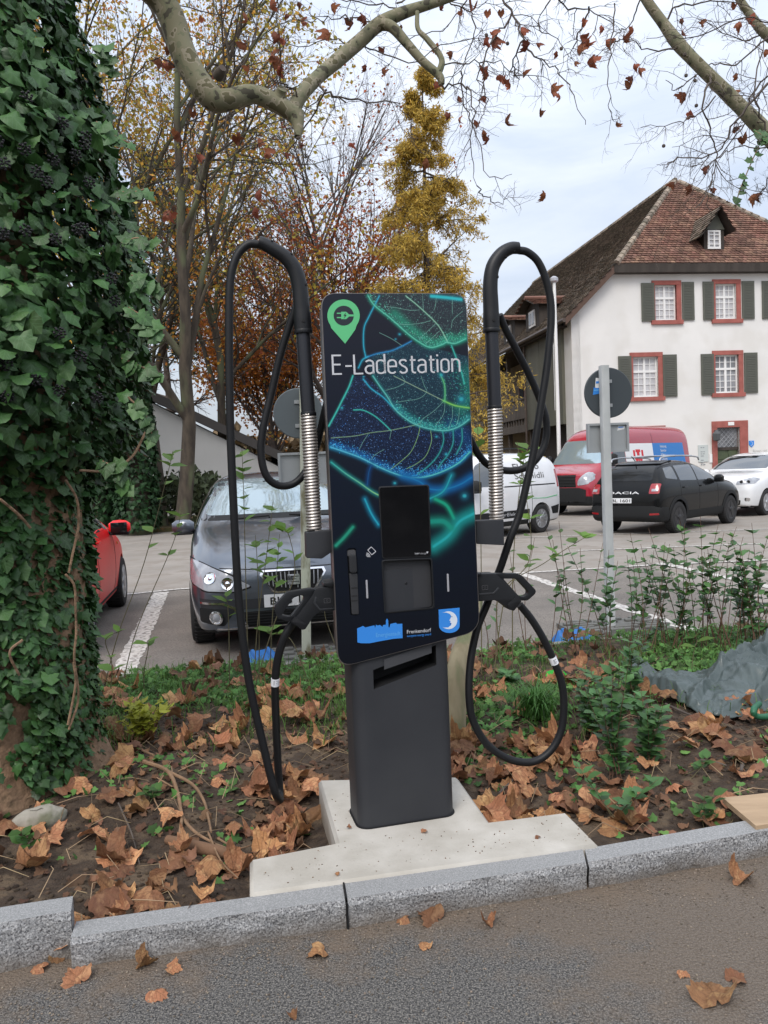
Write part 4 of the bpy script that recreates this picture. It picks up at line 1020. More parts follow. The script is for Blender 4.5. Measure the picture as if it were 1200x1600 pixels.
# verge board up the left rake and gutter along the side
d = (pC-pE0).normalized(); MB().hexa([pE0+Vector((0,0,-.28)), pC+Vector((0,0,-.28)), pC-hn*.1+Vector((0,0,-.28)), pE0-hn*.1+Vector((0,0,-.28))], [pE0, pC, pC-hn*.1, pE0-hn*.1]).build('verge_board', mat('verge_brown', (.10,.06,.045), .8), HO)
MB().tube([pE0+Vector((-.05,0,-.08)), pE1+Vector((-.05,0,-.08))], .09, 8).build('gutter', mat('gutter_brown', (.075,.055,.045), .5), HO)
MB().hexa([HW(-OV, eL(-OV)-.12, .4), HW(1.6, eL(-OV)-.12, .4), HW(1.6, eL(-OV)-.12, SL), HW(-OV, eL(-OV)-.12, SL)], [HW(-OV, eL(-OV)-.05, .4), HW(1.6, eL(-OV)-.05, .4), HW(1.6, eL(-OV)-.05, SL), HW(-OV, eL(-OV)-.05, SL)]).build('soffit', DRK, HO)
# rooflights on the long slope
sn_ = Vector((pA-pC)).cross(Vector((pE1-pE0))).normalized(); sn_ = sn_ if sn_.z > 0 else -sn_
for x, y in ():
    c = on_plane(x, y, pE0, sn_); uy = -hn; us = sn_.cross(uy).normalized()
    Mx = Matrix((us, uy, sn_)).transposed()
    MB().box(c+sn_*.12, (.6, .4, .16), M=Mx).build('rooflight', mat('rooflight_lead', (.06,.065,.075), .3), HO)
# small dormer on the hip
hn2 = (pC2-pC).cross(pA-pC).normalized(); hn2 = hn2 if hn2.z > 0 else -hn2
c = on_plane(1114, 391, pC, hn2); dd = (c-H0).dot(-hn)
def dz(X, Y, off=0): return z8(X, Y, dd+off)
DM = empty('dormer', (0, 0, 0), 0, HO)
wl0 = dz(868, 440); wl1 = dz(972, 436); wt = dz(868, 330)[1]; ap_ = dz(925, 240)
MB().prism([(wl0[0], wl0[1]), (wl1[0], wl0[1]), (wl1[0], wt), ap_, (wl0[0], wt)], HW, dd, dd+2.2).build('dormer_wall', TIM, DM)
MB().prism([(wl0[0], wt), (wl1[0], wt), ap_], HW, dd-.05, dd-.005).build('dormer_gable', SHT, DM)
x0, y0 = dz(883, 432); x1, y1 = dz(947, 335)
f_ = MB().prism([(x0, y0), (x1, y0), (x1, y1), (x0, y1)], HW, dd-.08, dd-.01, holes=[[(x0+.07, y0+.07), (x1-.07, y0+.07), (x1-.07, y1-.07), (x0+.07, y1-.07)]]).build('window_frame', WFR, DM)
MB().prism([(x0+.06, y0+.06), (x1-.06, y0+.06), (x1-.06, y1-.06), (x0+.06, y1-.06)], HW, dd-.03, dd-.006).build('pane', CUR, DM)
m = MB(); xm = (x0+x1)/2; m.prism([(xm-.03, y0), (xm+.03, y0), (xm+.03, y1), (xm-.03, y1)], HW, dd-.085, dd-.035)
for k in (1, 2, 3): yy = y0+(y1-y0)*k/4; m.prism([(x0, yy-.015), (x1, yy-.015), (x1, yy+.015), (x0, yy+.015)], HW, dd-.082, dd-.036)
m.build('glazing_bars', WFR, DM)
eLx = wl0[0]-.42; eRx = wl1[0]+.25; ez = wt-.15
slope('dormer_roof', [HW(eLx, ez-.25, dd+2.4), HW(eLx, ez-.25, dd-.45), HW(ap_[0], ap_[1]+.12, dd-.45), HW(ap_[0], ap_[1]+.12, dd+2.4)], TGRY, parent=DM)
slope('dormer_roof', [HW(eRx, ez, dd-.45), HW(eRx, ez, dd+2.4), HW(ap_[0], ap_[1]+.12, dd+2.4), HW(ap_[0], ap_[1]+.12, dd-.45)], TRED, parent=DM)
# two dormers on the side slope, ridges square to the eave
for (xr, yr, xe, ye, yw) in ((821, 467, 826, 486, 511), (785, 497, 788, 511, 530)):
    af = .1; yy, zr_ = sx(xr+10, yr, af); ze_ = sx(xe, ye, af)[1]; zb = eL(af)+.1
    W2 = 1.15; DM = empty('dormer', (0, 0, 0), 0, HO); ab = (zr_-zS)/rise+.4
    f3 = lambda y_, z_, a_: HW(a_, z_, y_)
    MB().prism([(yy-W2*.8, zb-.3), (yy+W2*.8, zb-.3), (yy+W2*.8, ze_), (yy, zr_-.1), (yy-W2*.8, ze_)], f3, af, ab).build('dormer_wall', TIM, DM)
    f_ = MB().prism([(yy-.4, zb+.15), (yy+.4, zb+.15), (yy+.4, ze_-.1), (yy-.4, ze_-.1)], f3, af-.05, af-.005).build('window_frame', WFR, DM)
    for s_ in (-1, 1): MB().prism([(yy+s_*.2-.15, zb+.25), (yy+s_*.2+.15, zb+.25), (yy+s_*.2+.15, ze_-.2), (yy+s_*.2-.15, ze_-.2)], f3, af-.065, af-.052).build('pane', WGL, f_)
    slope('dormer_roof', [HW(af-.35, ze_, yy-W2), HW(ab+1.2, ze_, yy-W2), HW(ab+1.2, zr_, yy), HW(af-.35, zr_, yy)], TRED, parent=DM)
    slope('dormer_roof', [HW(ab+1.2, ze_, yy+W2), HW(af-.35, ze_, yy+W2), HW(af-.35, zr_, yy), HW(ab+1.2, zr_, yy)], TRED, parent=DM)
    MB().tube([HW(af-.35, zr_+.03, yy), HW(ab, zr_+.03, yy)], .1, 6).build('ridge_tile', TRED, DM)

# ------------------------------------------------------------------ low pale building behind the trees on the left
BT = R(6); bY = 29.0; bp = at_y(245, 700, bY); bn = Vector((math.sin(BT), -math.cos(BT), 0)); bu = Vector((math.cos(BT), math.sin(BT), 0)); B0 = Vector((bp.x, bp.y, LOT))
LB = thing('low_building', 'low pale walled building with dark sloping roof edge behind the tree trunks', 'building', tuple(B0), BT)
def BX(x, y): w = on_plane(x, y, B0, bn); return ((w-B0).dot(bu), w.z)
def BW(a, z, d=0.0): p = B0+bu*a-bn*d; return Vector((p.x, p.y, z))
t0 = BX(150, 586); t1 = BX(256, 640); t2 = BX(438, 722); PG = mat('pale_grey_render', (.50,.50,.49), .9, col2=(.45,.45,.44), scale=.6, detail=6)
MB().prism([(t0[0], LOT), (t2[0]+4.5, LOT), (t2[0]+4.5, t2[1]-.2), (t2[0], t2[1]-.2), t0], BW, 0, 9).build('wall', PG, LB)
MB().prism([(t0[0], t0[1]+.02), (t2[0]+.6, t2[1]-.25), (t2[0]+.6, t2[1]+.1), (t0[0], t0[1]+.37)], BW, -.35, 9.2).build('roof', mat('dark_roof_edge', (.055,.05,.048), .7), LB)
MB().prism([(t2[0]+.7, t2[1]-.18), (t2[0]+5, t2[1]-.18), (t2[0]+5, t2[1]), (t2[0]+.7, t2[1])], BW, -.3, 9.2).build('flat_roof', mat('dark_roof_edge2', (.06,.055,.05), .7), LB)
for x in ():
    a_, z_ = BX(x, 770); f_ = MB().prism([(a_-.5, .9), (a_+.5, .9), (a_+.5, 1.9), (a_-.5, 1.9)], BW, -.03, -.004).build('window_frame', WFR, LB)
    MB().prism([(a_-.42, .98), (a_+.42, .98), (a_+.42, 1.82), (a_-.42, 1.82)], BW, -.04, -.031).build('pane', WGL, f_)
# flagpole
fp0 = at_y(876, 790, 24.5); x_, y_ = fp0.x, fp0.y; ft = at_y(866, 442, 24.5)
FP = thing('flagpole', 'tall white flagpole standing in front of the house corner behind the white van', 'flagpole', (x_, y_, LOT))
MB().tube([(x_, y_, LOT), (x_, y_, ft.z*.45), (x_, y_, ft.z)], [.07, .06, .05], 10).build('pole', WFR, FP, smooth=True)
MB().lathe([(.06, 0), (.13, .05), (.13, .14), (.05, .2)], (x_, y_, ft.z), 10).build('pole_cap', SLB, FP)
MB().tube([(x_-.1, y_-.1, ft.z-.2), (x_-.11, y_-.1, 3)], .008, 4).build('halyard', WFR, FP)
MB().box((x_, y_, LOT+.03), (.35, .35, .06)).build('base_plate', SLB, FP)
# ------------------------------------------------------------------ vehicles
CGL = mat('car_glass', (.020,.026,.030), .03, spec=1.0, ior=1.75, coat=.6)
WGS = mat('windscreen_glass', (.33,.42,.46), .03, metal=.55, coat=.5)
CGD = mat('dark_car_glass', (.008,.009,.010), .05, spec=.5)
TYR = mat('tyre_rubber', (.022,.022,.023), .85, bump=.3, bscale=60)
ALU = mat('wheel_silver', (.42,.43,.45), .35, metal=.7)
BWH = mat('wheel_black', (.03,.03,.033), .4, metal=.3)
CHR = mat('chrome', (.75,.76,.78), .12, metal=1.0)
PLB = mat('unpainted_plastic', (.017,.018,.019), .7, spec=.3, bump=.1, bscale=200)
GAP = mat('panel_gap', (.006,.006,.006), .8)
LNS = mat('headlight_lens', (.38,.40,.43), .06, coat=1.0, spec=.8, col2=(.24,.25,.28), scale=9)
REF = mat('reflector', (.80,.82,.85), .08, metal=1.0)
RLT = mat('tail_light_red', (.30,.010,.015), .12, coat=1.0)
AMB = mat('amber_lens', (.55,.16,.02), .2)
NPL = mat('number_plate_white', (.70,.71,.72), .4)
def paint(name, col, coat=1.0, rough=.25, metal=.0): return mat(name, col, rough, metal=metal, coat=coat, col2=tuple(c*.93 for c in col), scale=3)

TXD = mat('van_lettering', (.10,.10,.105), .5)
class Car:
    def __init__(s, name, label, cat, loc, rz, rings, body_mat, arches, group=None, lower=None, lower_z=.32):
        s.E = thing(name, label, cat, (loc[0], loc[1], LOT), rz, group)
        V = []; F = []; n = 10
        for (x, zb, wb, zm, wm, zs, ws, zt, wt, zc) in rings:
            V += [(x, 0, zb), (x, wb, zb), (x, wm, zm), (x, ws, zs), (x, wt, zt), (x, 0, zc), (x, -wt, zt), (x, -ws, zs), (x, -wm, zm), (x, -wb, zb)]
        for i in range(len(rings)-1):
            for k in range(n): F.append((i*n+k, i*n+(k+1) % n, (i+1)*n+(k+1) % n, (i+1)*n+k))
        F.append(tuple(range(n-1, -1, -1))); F.append(tuple(range((len(rings)-1)*n, len(rings)*n)))
        me = bpy.data.meshes.new('cage'); me.from_pydata(V, [], F)
        o = bpy.data.objects.new('cage', me); C.objects.link(o)
        bm = bmesh.new(); bm.from_mesh(me); bmesh.ops.recalc_face_normals(bm, faces=bm.faces); 
        cl = bm.edges.layers.float.new('crease_edge')
        for e in bm.edges:                     # hold the shoulder and sill lines a little sharper
            a, b = e.verts[0].index % n, e.verts[1].index % n
            if a == b and a in (3, 7): e[cl] = .35
            if a == b and a in (4, 6): e[cl] = .3
            if a == b and a in (1, 9): e[cl] = .5
        bm.to_mesh(me); bm.free()
        md = o.modifiers.new('s', 'SUBSURF'); md.levels = 3
        dg = bpy.context.evaluated_depsgraph_get(); m1 = bpy.data.meshes.new_from_object(o.evaluated_get(dg))
        s.bvh = BVHTree.FromPolygons([v.co for v in m1.vertices], [tuple(p.vertices) for p in m1.polygons])
        bpy.data.objects.remove(o)
        b = bpy.data.objects.new('body', m1); C.objects.link(b); cutters = []
        for (ax, ar) in arches:
            mc = MB()
            for sy in (-1, 1):
                mc.tube([(ax, sy*.62, ar[1]), (ax, sy*1.3, ar[1])], ar[0], 28)
            co = mc.build('cut', GAP); cutters.append(co); md = b.modifiers.new('b', 'BOOLEAN'); md.operation = 'DIFFERENCE'; md.object = co; md.solver = 'EXACT'
        dg = bpy.context.evaluated_depsgraph_get(); m2 = bpy.data.meshes.new_from_object(b.evaluated_get(dg))
        b.modifiers.clear(); b.data = m2
        for co in cutters: bpy.data.objects.remove(co)
        m2.materials.clear(); m2.materials.append(body_mat); m2.materials.append(lower or PLB)
        for p in m2.polygons: p.material_index = 1 if p.center.z < lower_z else 0; p.use_smooth = True
        m2.set_sharp_from_angle(angle=R(42)); b.parent = s.E; WM[b.name] = WM[s.E.name]; s.body = b
    def hit(s, axis, a, b):
        if axis == 'F': h = s.bvh.ray_cast(Vector((6, a, b)), Vector((-1, 0, 0)))
        elif axis == 'B': h = s.bvh.ray_cast(Vector((-6, a, b)), Vector((1, 0, 0)))
        elif axis == 'L': h = s.bvh.ray_cast(Vector((a, 6, b)), Vector((0, -1, 0)))
        elif axis == 'R': h = s.bvh.ray_cast(Vector((a, -6, b)), Vector((0, 1, 0)))
        else: h = s.bvh.ray_cast(Vector((a, b, 6)), Vector((0, 0, -1)))
        return h[0], h[1]
    def patch(s, name, axis, poly, m, off=.004, step=.05, hole=None, parent=None, thick=True, rough_r=None, both=False):
        "a piece of surface that follows the body: outline given in the plane seen along the axis"
        if both:
            s.patch(name, axis, poly, m, off, step, hole, parent, thick, rough_r); 
            if axis in 'LR': axis = 'R' if axis == 'L' else 'L'
            else: poly = [(-p[0], p[1]) for p in poly][::-1]; hole = [(-p[0], p[1]) for p in hole][::-1] if hole else None
        if rough_r: poly = round_poly(poly, rough_r, 4)
        def dens(P):
            out = []
            for i in range(len(P)):
                a = Vector(P[i]); b = Vector(P[(i+1) % len(P)]); k = max(1, int((b-a).length/step))
                out += [a.lerp(b, t/k) for t in range(k)]
            return out
        L1 = dens(poly); pts = list(L1); edges = [(i, (i+1) % len(L1)) for i in range(len(L1))]
        if hole:
            L2 = dens(hole); o_ = len(pts); pts += L2; edges += [(o_+i, o_+(i+1) % len(L2)) for i in range(len(L2))]
        x0 = min(p.x for p in L1); x1 = max(p.x for p in L1); y0 = min(p.y for p in L1); y1 = max(p.y for p in L1)
        def ins(P, x, y):
            r = False; k = len(P)-1
            for i in range(len(P)):
                if (P[i].y > y) != (P[k].y > y) and x < (P[k].x-P[i].x)*(y-P[i].y)/(P[k].y-P[i].y)+P[i].x: r = not r
                k = i
            return r
        y = y0+step/2
        while y < y1:
            x = x0+step/2
            while x < x1:
                if ins(L1, x, y) and not (hole and ins(L2, x, y)): pts.append(Vector((x, y)))
                x += step
            y += step
        vo, _, fo, _, _, _ = delaunay_2d_cdt(pts, edges, [], 0, 1e-5)
        V = []; ok = []; Nn = []
        for p in vo:
            l, nn = s.hit(axis, p.x, p.y)
            if l is None: V.append(Vector()); ok.append(False); Nn.append(Vector((0, 0, 1)))
            else: V.append(l+nn*off); ok.append(True); Nn.append(nn)
        F = []
        for f in fo:
            c = Vector((0, 0))
            for i in f: c += vo[i]
            c /= len(f)
            if all(ok[i] for i in f) and ins(L1, c.x, c.y) and not (hole and ins(L2, c.x, c.y)):
                nf = (V[f[1]]-V[f[0]]).cross(V[f[2]]-V[f[0]])
                F.append(tuple(f) if nf.dot(Nn[f[0]]) > 0 else tuple(reversed(f)))
        mb = MB(); n = len(V); mb.add(V, F)
        # rim down to the body so the piece has thickness
        cnt = {}
        for f in F:
            for i in range(len(f)):
                a, b = f[i], f[(i+1) % len(f)]; cnt[(a, b)] = cnt.get((a, b), 0)+1
        mb.v += [tuple(V[i]-Nn[i]*(off+.006)) for i in range(n)]
        bd = [(a, b) for (a, b) in cnt if (b, a) not in cnt]
        mb.f += [(b, a, n+a, n+b) for a, b in bd]; mb.m += [0]*len(bd)
        return mb.build(name, m, parent or s.E, smooth=True, local=True, angle=50)
    def text(s, body, axis, x0, z0, w, h, m, off=.006, sgn=1, bold=0, name='lettering', parent=None):
        def t3(a, b):
            l, nn = s.hit(axis, x0+sgn*a, z0+b)
            return (l+nn*off) if l else Vector((0, 0, -.2))
        vs, fs = text_mesh(body, t3, width=w, height=h, bold=bold)
        return MB().add(vs, fs).build(name, m, parent or s.E, local=True)
    def wheel(s, x, y, r, rim, w=.20, spokes=7, rr=.66, cover=False):
        sg = 1 if y > 0 else -1; W_ = empty('wheel', (x, y, 0), 0, s.E)
        Mx = Matrix.Rotation(R(-90*sg), 3, 'X')
        prof = [(r*.60, -.02), (r*.64, .0), (r*.80, .012), (r*.93, .004), (r, -.03), (r, -w+.03), (r*.93, -w), (r*.6, -w)]
        MB().lathe(prof, (0, 0, r), 36, Mx).build('tyre', TYR, W_, smooth=True, local=True, angle=35)
        if r:
            tr = MB()
            for k in range(44):
                a = 2*math.pi*k/44; c = Vector((math.cos(a)*(r+.001), 0, r+math.sin(a)*(r+.001)))
                tr.box((c.x, -sg*w/2, c.z), (.018, w*.8, .012), M=Matrix.Rotation(-a-R(90), 3, 'Y'))
            o = tr.build('tread', TYR, W_, local=True); o['kind'] = 'stuff'
        mb = MB(); mb.lathe([(r*.66, -.004), (r*.655, .006), (r*.60, .0), (r*.585, -.05), (.05, -.055), (.0001, -.05)], (0, 0, r), 32, Mx, 0)
        mb.build('rim', [rim, GAP], W_, smooth=True, local=True, angle=35)
        sp = MB()
        for k in range(spokes):
            a = 2*math.pi*k/spokes+.2; d = Vector((math.cos(a), 0, math.sin(a))); t = Vector((-math.sin(a), 0, math.cos(a))); c = Vector((0, 0, r)); oy = Vector((0, sg, 0))
            wi, wo = (.032, .022) if spokes < 9 else (.016, .022)
            q = [c+d*.035-t*wi, c+d*.035+t*wi, c+d*r*.63+t*wo, c+d*r*.63-t*wo]
            b_ = [p-oy*.048 for p in q]; t_ = [q[0]+oy*.006, q[1]+oy*.006, q[2]+oy*.002, q[3]+oy*.002]
            sp.hexa(b_, t_) if sg < 0 else sp.hexa(b_[::-1], t_[::-1])
        sp.lathe([(.07, -.04), (.066, .012), (.03, .018), (.0001, .018)], (0, 0, r), 14, Mx)
        sp.build('spokes', rim, W_, local=True, bevel=.003, seg=1)
        MB().lathe([(r*.585, -.049), (.0001, -.049)], (0, 0, r), 24, Mx).build('brake_shadow_disc', BWH, W_, local=True)
        return W_
    def arch_ring(s, ax, z, r, m, w=.06, both=True, start=-8, end=188):
        for axn in (('L', 'R') if both else ('R',)):
            P = [(ax+(r+w)*math.cos(R(t)), z+(r+w)*math.sin(R(t))) for t in range(start, end+1, 8)]+[(ax+(r-.004)*math.cos(R(t)), z+(r-.004)*math.sin(R(t))) for t in range(end, start-1, -8)]
            s.patch('wheel_arch_trim', axn, P, m, off=.012, step=.08)
    def mirror(s, x, y, z, m, size=(.10, .22, .14), dark=PLB):
        sg = 1 if y > 0 else -1; M_ = empty('wing_mirror', (x, y, z), 0, s.E)
        mb = MB(); n = 12; vs = []
        rings = [(-1, .55), (-.6, .92), (0, 1), (.6, .9), (1, .5)]
        mb2 = MB(); pts = [Vector((0, sg*size[1]*(.5+.5*t), 0)) for t, _ in rings]
        for i, (t, k) in enumerate(rings):
            for j in range(n):
                a = 2*math.pi*j/n; ca, sa = math.cos(a), math.sin(a); ca = math.copysign(abs(ca)**.7, ca); sa = math.copysign(abs(sa)**.7, sa)
                vs.append((size[0]*ca*k*.6-.02*t, sg*size[1]*(.5+.5*t), size[2]*.5*sa*k))
        fs = [(i*n+k, i*n+(k+1) % n, (i+1)*n+(k+1) % n, (i+1)*n+k) for i in range(4) for k in range(n)]+[tuple(range(n)), tuple(range(4*n, 5*n))]
        mb.add(vs, fs); mb.build('mirror_shell', m, M_, smooth=True, local=True, fix=True)
        MB().tube([(0, -sg*.06, -size[2]*.4), (0, sg*.08, -size[2]*.3)], .022, 8).build('mirror_arm', dark, M_, local=True)
        MB().box((-size[0]*.62, sg*size[1]*.5, 0), (.012, size[1]*.75, size[2]*.7)).build('mirror_glass', CGD, M_, local=True, bevel=.004)
        MB().box((.0, sg*size[1]*.5, -size[2]*.42), (size[0]*1.0, size[1]*.85, size[2]*.18)).build('mirror_base', dark, M_, local=True, bevel=.01)
def ring(x, zb, wb, zm, wm, zs, ws, zt, wt, zc): return (x, zb, wb, zm, wm, zs, ws, zt, wt, zc)
def plate(car, axis, y0, z0, w, h, txt, frame=True, tw=.8, sg=1):
    p = car.patch('number_plate', axis, [(y0, z0), (y0+w, z0), (y0+w, z0+h), (y0, z0+h)], NPL, off=.016, step=.06)
    xs_ = y0+(w*(1-tw)/2 if sg > 0 else w-w*(1-tw)/2)
    car.text(txt, axis, xs_, z0+h*.2, w*tw, h*.6, GAP, off=.020, sgn=sg, bold=.01, name='plate_text', parent=None); return p

# --- grey people carrier, nose to the kerb
rz = R(-77.5)
G = Car('grey_car', 'dark grey hatchback parked nose towards the kerb, left of the station', 'car', (-1.27, 8.80), rz, [
    ring(2.15, .34,.46, .46,.54, .56,.52, .66,.42, .70), ring(2.10, .22,.64, .42,.72, .60,.70, .76,.56, .80), ring(1.95, .20,.80, .45,.86, .70,.83, .89,.66, .94),
    ring(1.55, .20,.84, .50,.905, .80,.88, 1.00,.72, 1.045), ring(1.15, .20,.84, .50,.905, .88,.88, 1.06,.76, 1.10), ring(.92, .20,.84, .5,.905, .92,.88, 1.10,.79, 1.14),
    ring(.30, .20,.84, .5,.905, .97,.875, 1.40,.66, 1.44), ring(-.02, .20,.84, .5,.905, .99,.87, 1.54,.60, 1.575), ring(-.9, .20,.84, .5,.905, 1.02,.87, 1.58,.59, 1.62),
    ring(-1.6, .20,.84, .5,.90, 1.05,.85, 1.52,.56, 1.56), ring(-2.0, .22,.80, .5,.86, 1.03,.82, 1.25,.66, 1.30), ring(-2.14, .3,.70, .5,.76, .8,.74, .95,.62, 1.0)],
    paint('dark_grey_paint', (.125,.145,.175), metal=.65, rough=.28), [(1.28, (.355, .32)), (-1.29, (.355, .32))], lower_z=.24)
G.patch('windscreen', 'F', [(-.73, 1.165), (.73, 1.165), (.60, 1.49), (.3, 1.515), (-.3, 1.515), (-.60, 1.49)], WGS, off=.004, rough_r=.06)
G.patch('windscreen_seal', 'F', [(-.80, 1.12), (.80, 1.12), (.655, 1.52), (.3, 1.545), (-.3, 1.545), (-.655, 1.52)], PLB, off=.001, rough_r=.06)
G.patch('side_window', 'L', [(.62, 1.07), (-.55, 1.09), (-.55, 1.44), (.0, 1.44), (.25, 1.36)], CGL, both=True, rough_r=.03)
G.patch('side_window', 'L', [(-.62, 1.09), (-1.5, 1.12), (-1.3, 1.40), (-.62, 1.44)], CGL, both=True, rough_r=.04)
hd = [(.36, .615), (.50, .575), (.74, .585), (.86, .64), (.885, .76), (.86, .825), (.74, .80), (.54, .715)]
G.patch('headlight', 'F', hd, LNS, off=.006, step=.03, both=True, rough_r=.03)
G.patch('headlight_surround', 'F', [(p[0]+(.012 if p[0] > .6 else -.012), p[1]+(.012 if p[1] > .69 else -.012)) for p in hd], GAP, off=.002, step=.04, both=True, rough_r=.03)
for sy in (-1, 1):
    for (yy, zz, rr_) in ((.56, .645, .055), (.70, .69, .058)):
        l, nn = G.hit('F', sy*yy, zz); Mx = nn.to_track_quat('Z', 'Y').to_matrix()
        MB().lathe([(rr_, 0), (rr_*.95, .006), (rr_*.8, .002), (rr_*.4, -.002), (rr_*.2, .006), (.0001, .009)], l+nn*.006, 20, Mx).build('headlight_reflector', REF, G.E, smooth=True, local=True)
    l, nn = G.hit('F', sy*.66, .36); Mx = nn.to_track_quat('Z', 'Y').to_matrix()
    f_ = MB().lathe([(.062, 0), (.062, .014), (.05, .018), (.045, .008), (.0001, .006)], l+nn*.008, 20, Mx).build('fog_light', CHR, G.E, smooth=True, local=True)
    MB().lathe([(.043, .004), (.02, .016), (.0001, .018)], l+nn*.008, 16, Mx).build('fog_lens', LNS, f_, smooth=True, local=True)
gr = [(-.27, .735), (.27, .735), (.285, .70), (.19, .555), (.15, .54), (-.15, .54), (-.19, .555), (-.285, .70)]
gri = [(p[0]*.93, .64+(p[1]-.64)*.86) for p in gr]
G.patch('grille', 'F', gri, GAP, off=.004, step=.03); G.patch('grille_surround', 'F', gr, CHR, off=.014, step=.03, hole=gri)
for k in range(-6, 7):
    if k: G.patch('grille_bar', 'F', [(k*.035-.004, .57+abs(k)*.006), (k*.035+.004, .57+abs(k)*.006), (k*.036+.004, .715), (k*.036-.004, .715)], ALU, off=.012, step=.05)
em = G.patch('bonnet_badge', 'F', [(-.052, .605), (.052, .605), (.052, .69), (-.052, .69)], CHR, off=.020, step=.03, rough_r=.008)
for z_, y_ in ((.628, .012), (.650, -.012), (.672, .012)): G.patch('badge_stripe', 'F', [(y_-.038, z_-.003), (y_+.034, z_-.003), (y_+.034, z_+.003), (y_-.038, z_+.003)], GAP, off=.022, step=.05, parent=em)
G.patch('bumper_strip', 'F', [(-.80, .52), (-.5, .505), (.5, .505), (.80, .52), (.79, .435), (.5, .42), (-.5, .42), (-.79, .435)], mat('bumper_dark', (.030,.032,.036), .4), off=.003)
G.patch('lower_grille', 'F', [(-.48, .395), (.48, .395), (.40, .265), (-.40, .265)], GAP, off=.004)
for k in range(5): G.patch('grille_slat', 'F', [(-.46+k*.01, .285+k*.024), (.46-k*.01, .285+k*.024), (.46-k*.01, .291+k*.024), (-.46+k*.01, .291+k*.024)], PLB, off=.009, step=.08)
G.patch('fog_surround', 'F', [(.50, .425), (.80, .44), (.80, .31), (.60, .28)], PLB, off=.004, both=True, rough_r=.02)
G.patch('bumper_trim', 'F', [(.79, .49), (.60, .485), (.50, .44), (.40, .27), (.425, .27), (.52, .425), (.61, .468), (.79, .472)], CHR, off=.008, step=.04, both=True)
G.patch('bumper_lip', 'F', [(-.66, .262), (.66, .262), (.66, .250), (-.66, .250)], CHR, off=.008, step=.06)
plate(G, 'F', -.26, .425, .52, .105, 'BL 3 1 12', sg=1)
G.patch('bonnet_gap', 'F', [(-.62, .775), (-.3, .752), (.3, .752), (.62, .775), (.62, .768), (.3, .745), (-.3, .745), (-.62, .768)], GAP, off=.002, step=.05)
G.patch('door_gap', 'L', [(.60, .30), (.608, .30), (.70, .95), (.692, .95)], GAP, off=.002, both=True)
G.patch('door_gap', 'L', [(-.58, .30), (-.572, .30), (-.572, 1.06), (-.58, 1.06)], GAP, off=.002, both=True)
for sy in (-1, 1):
    G.mirror(.62, sy*.84, 1.06, G.body.data.materials[0], (.13, .22, .16)); G.wheel(1.28, sy*.885, .32, ALU); G.wheel(-1.29, sy*.885, .32, ALU)
    MB().tube([(.98, -.1+sy*.35, 1.13), (1.02, sy*.1, 1.15), (1.04, .2+sy*.3, 1.13)], .009, 6).build('wiper', GAP, G.E, local=True)
MB().box((.15, 0, 1.46), (.04, .18, .06)).build('rear_view_mirror', GAP, G.E, local=True, bevel=.01)

# --- red hatchback behind the ivy
f = Vector((-.2, .98)).normalized(); r_ = Vector((f.y, -f.x)); wf = Vector(at_z(197, 946, LOT)[:2]); O_ = wf-f*1.26-r_*.885
RD = Car('red_car', 'bright red hatchback parked facing away, partly hidden by the ivy covered trunk', 'car', O_, math.atan2(f.y, f.x), [
    ring(1.98, .30,.5, .45,.56, .58,.54, .70,.44, .74), ring(1.85, .22,.74, .45,.80, .68,.78, .86,.62, .90), ring(1.45, .20,.82, .5,.885, .80,.86, .98,.70, 1.02), ring(.95, .20,.82, .5,.885, .88,.86, 1.04,.75, 1.08),
    ring(.78, .20,.82, .5,.885, .90,.86, 1.07,.77, 1.11), ring(-.05, .20,.82, .5,.885, .95,.85, 1.43,.58, 1.47), ring(-.9, .20,.82, .5,.885, .97,.85, 1.48,.56, 1.51), ring(-1.45, .20,.82, .5,.87, .99,.84, 1.36,.55, 1.40),
    ring(-1.85, .22,.78, .5,.84, .96,.80, 1.05,.66, 1.10), ring(-1.98, .3,.66, .5,.72, .75,.7, .88,.6, .92)], paint('bright_red_paint', (.80,.010,.012), coat=.08, rough=.4), [(1.26, (.345, .31)), (-1.24, (.345, .31))], lower_z=.22)
RD.patch('side_window', 'L', [(.62, 1.01), (-.5, 1.02), (-.5, 1.36), (-.1, 1.36), (.25, 1.26)], CGL, both=True, rough_r=.03)
RD.patch('side_window', 'L', [(-.57, 1.02), (-1.35, 1.04), (-1.15, 1.32), (-.57, 1.36)], CGL, both=True, rough_r=.04)
RD.patch('windscreen', 'F', [(-.68, 1.12), (.68, 1.12), (.54, 1.42), (-.54, 1.42)], CGL, rough_r=.05); RD.patch('rear_window', 'B', [(-.6, 1.1), (.6, 1.1), (.5, 1.36), (-.5, 1.36)], CGL, rough_r=.05)
for x0 in (.66, -.53): RD.patch('door_gap', 'R', [(x0, .30), (x0+.008, .30), (x0+.008+.03*(x0 > 0), 1.0), (x0+.03*(x0 > 0), 1.0)], GAP, off=.002, both=True)
RD.patch('sill_trim', 'R', [(-.9, .27), (.9, .27), (.9, .30), (-.9, .30)], PLB, both=True); RD.patch('headlight', 'F', [(.45, .66), (.8, .70), (.78, .82), (.5, .78)], LNS, both=True, rough_r=.02)
RD.patch('tail_light', 'B', [(.5, .78), (.76, .78), (.74, .98), (.55, .96)], RLT, both=True, rough_r=.02)
MB().box((-.38, -.862, .93), (.17, .02, .022)).build('door_handle', RD.body.data.materials[0], RD.E, local=True, bevel=.006)
RD.patch('side_indicator', 'R', [(.95, .80), (1.02, .80), (1.02, .83), (.95, .83)], AMB, off=.008, both=True)
for sy in (-1, 1): RD.mirror(.60, sy*.83, 1.02, RD.body.data.materials[0], (.14, .24, .17)); RD.wheel(1.26, sy*.875, .31, ALU); RD.wheel(-1.24, sy*.875, .31, ALU)

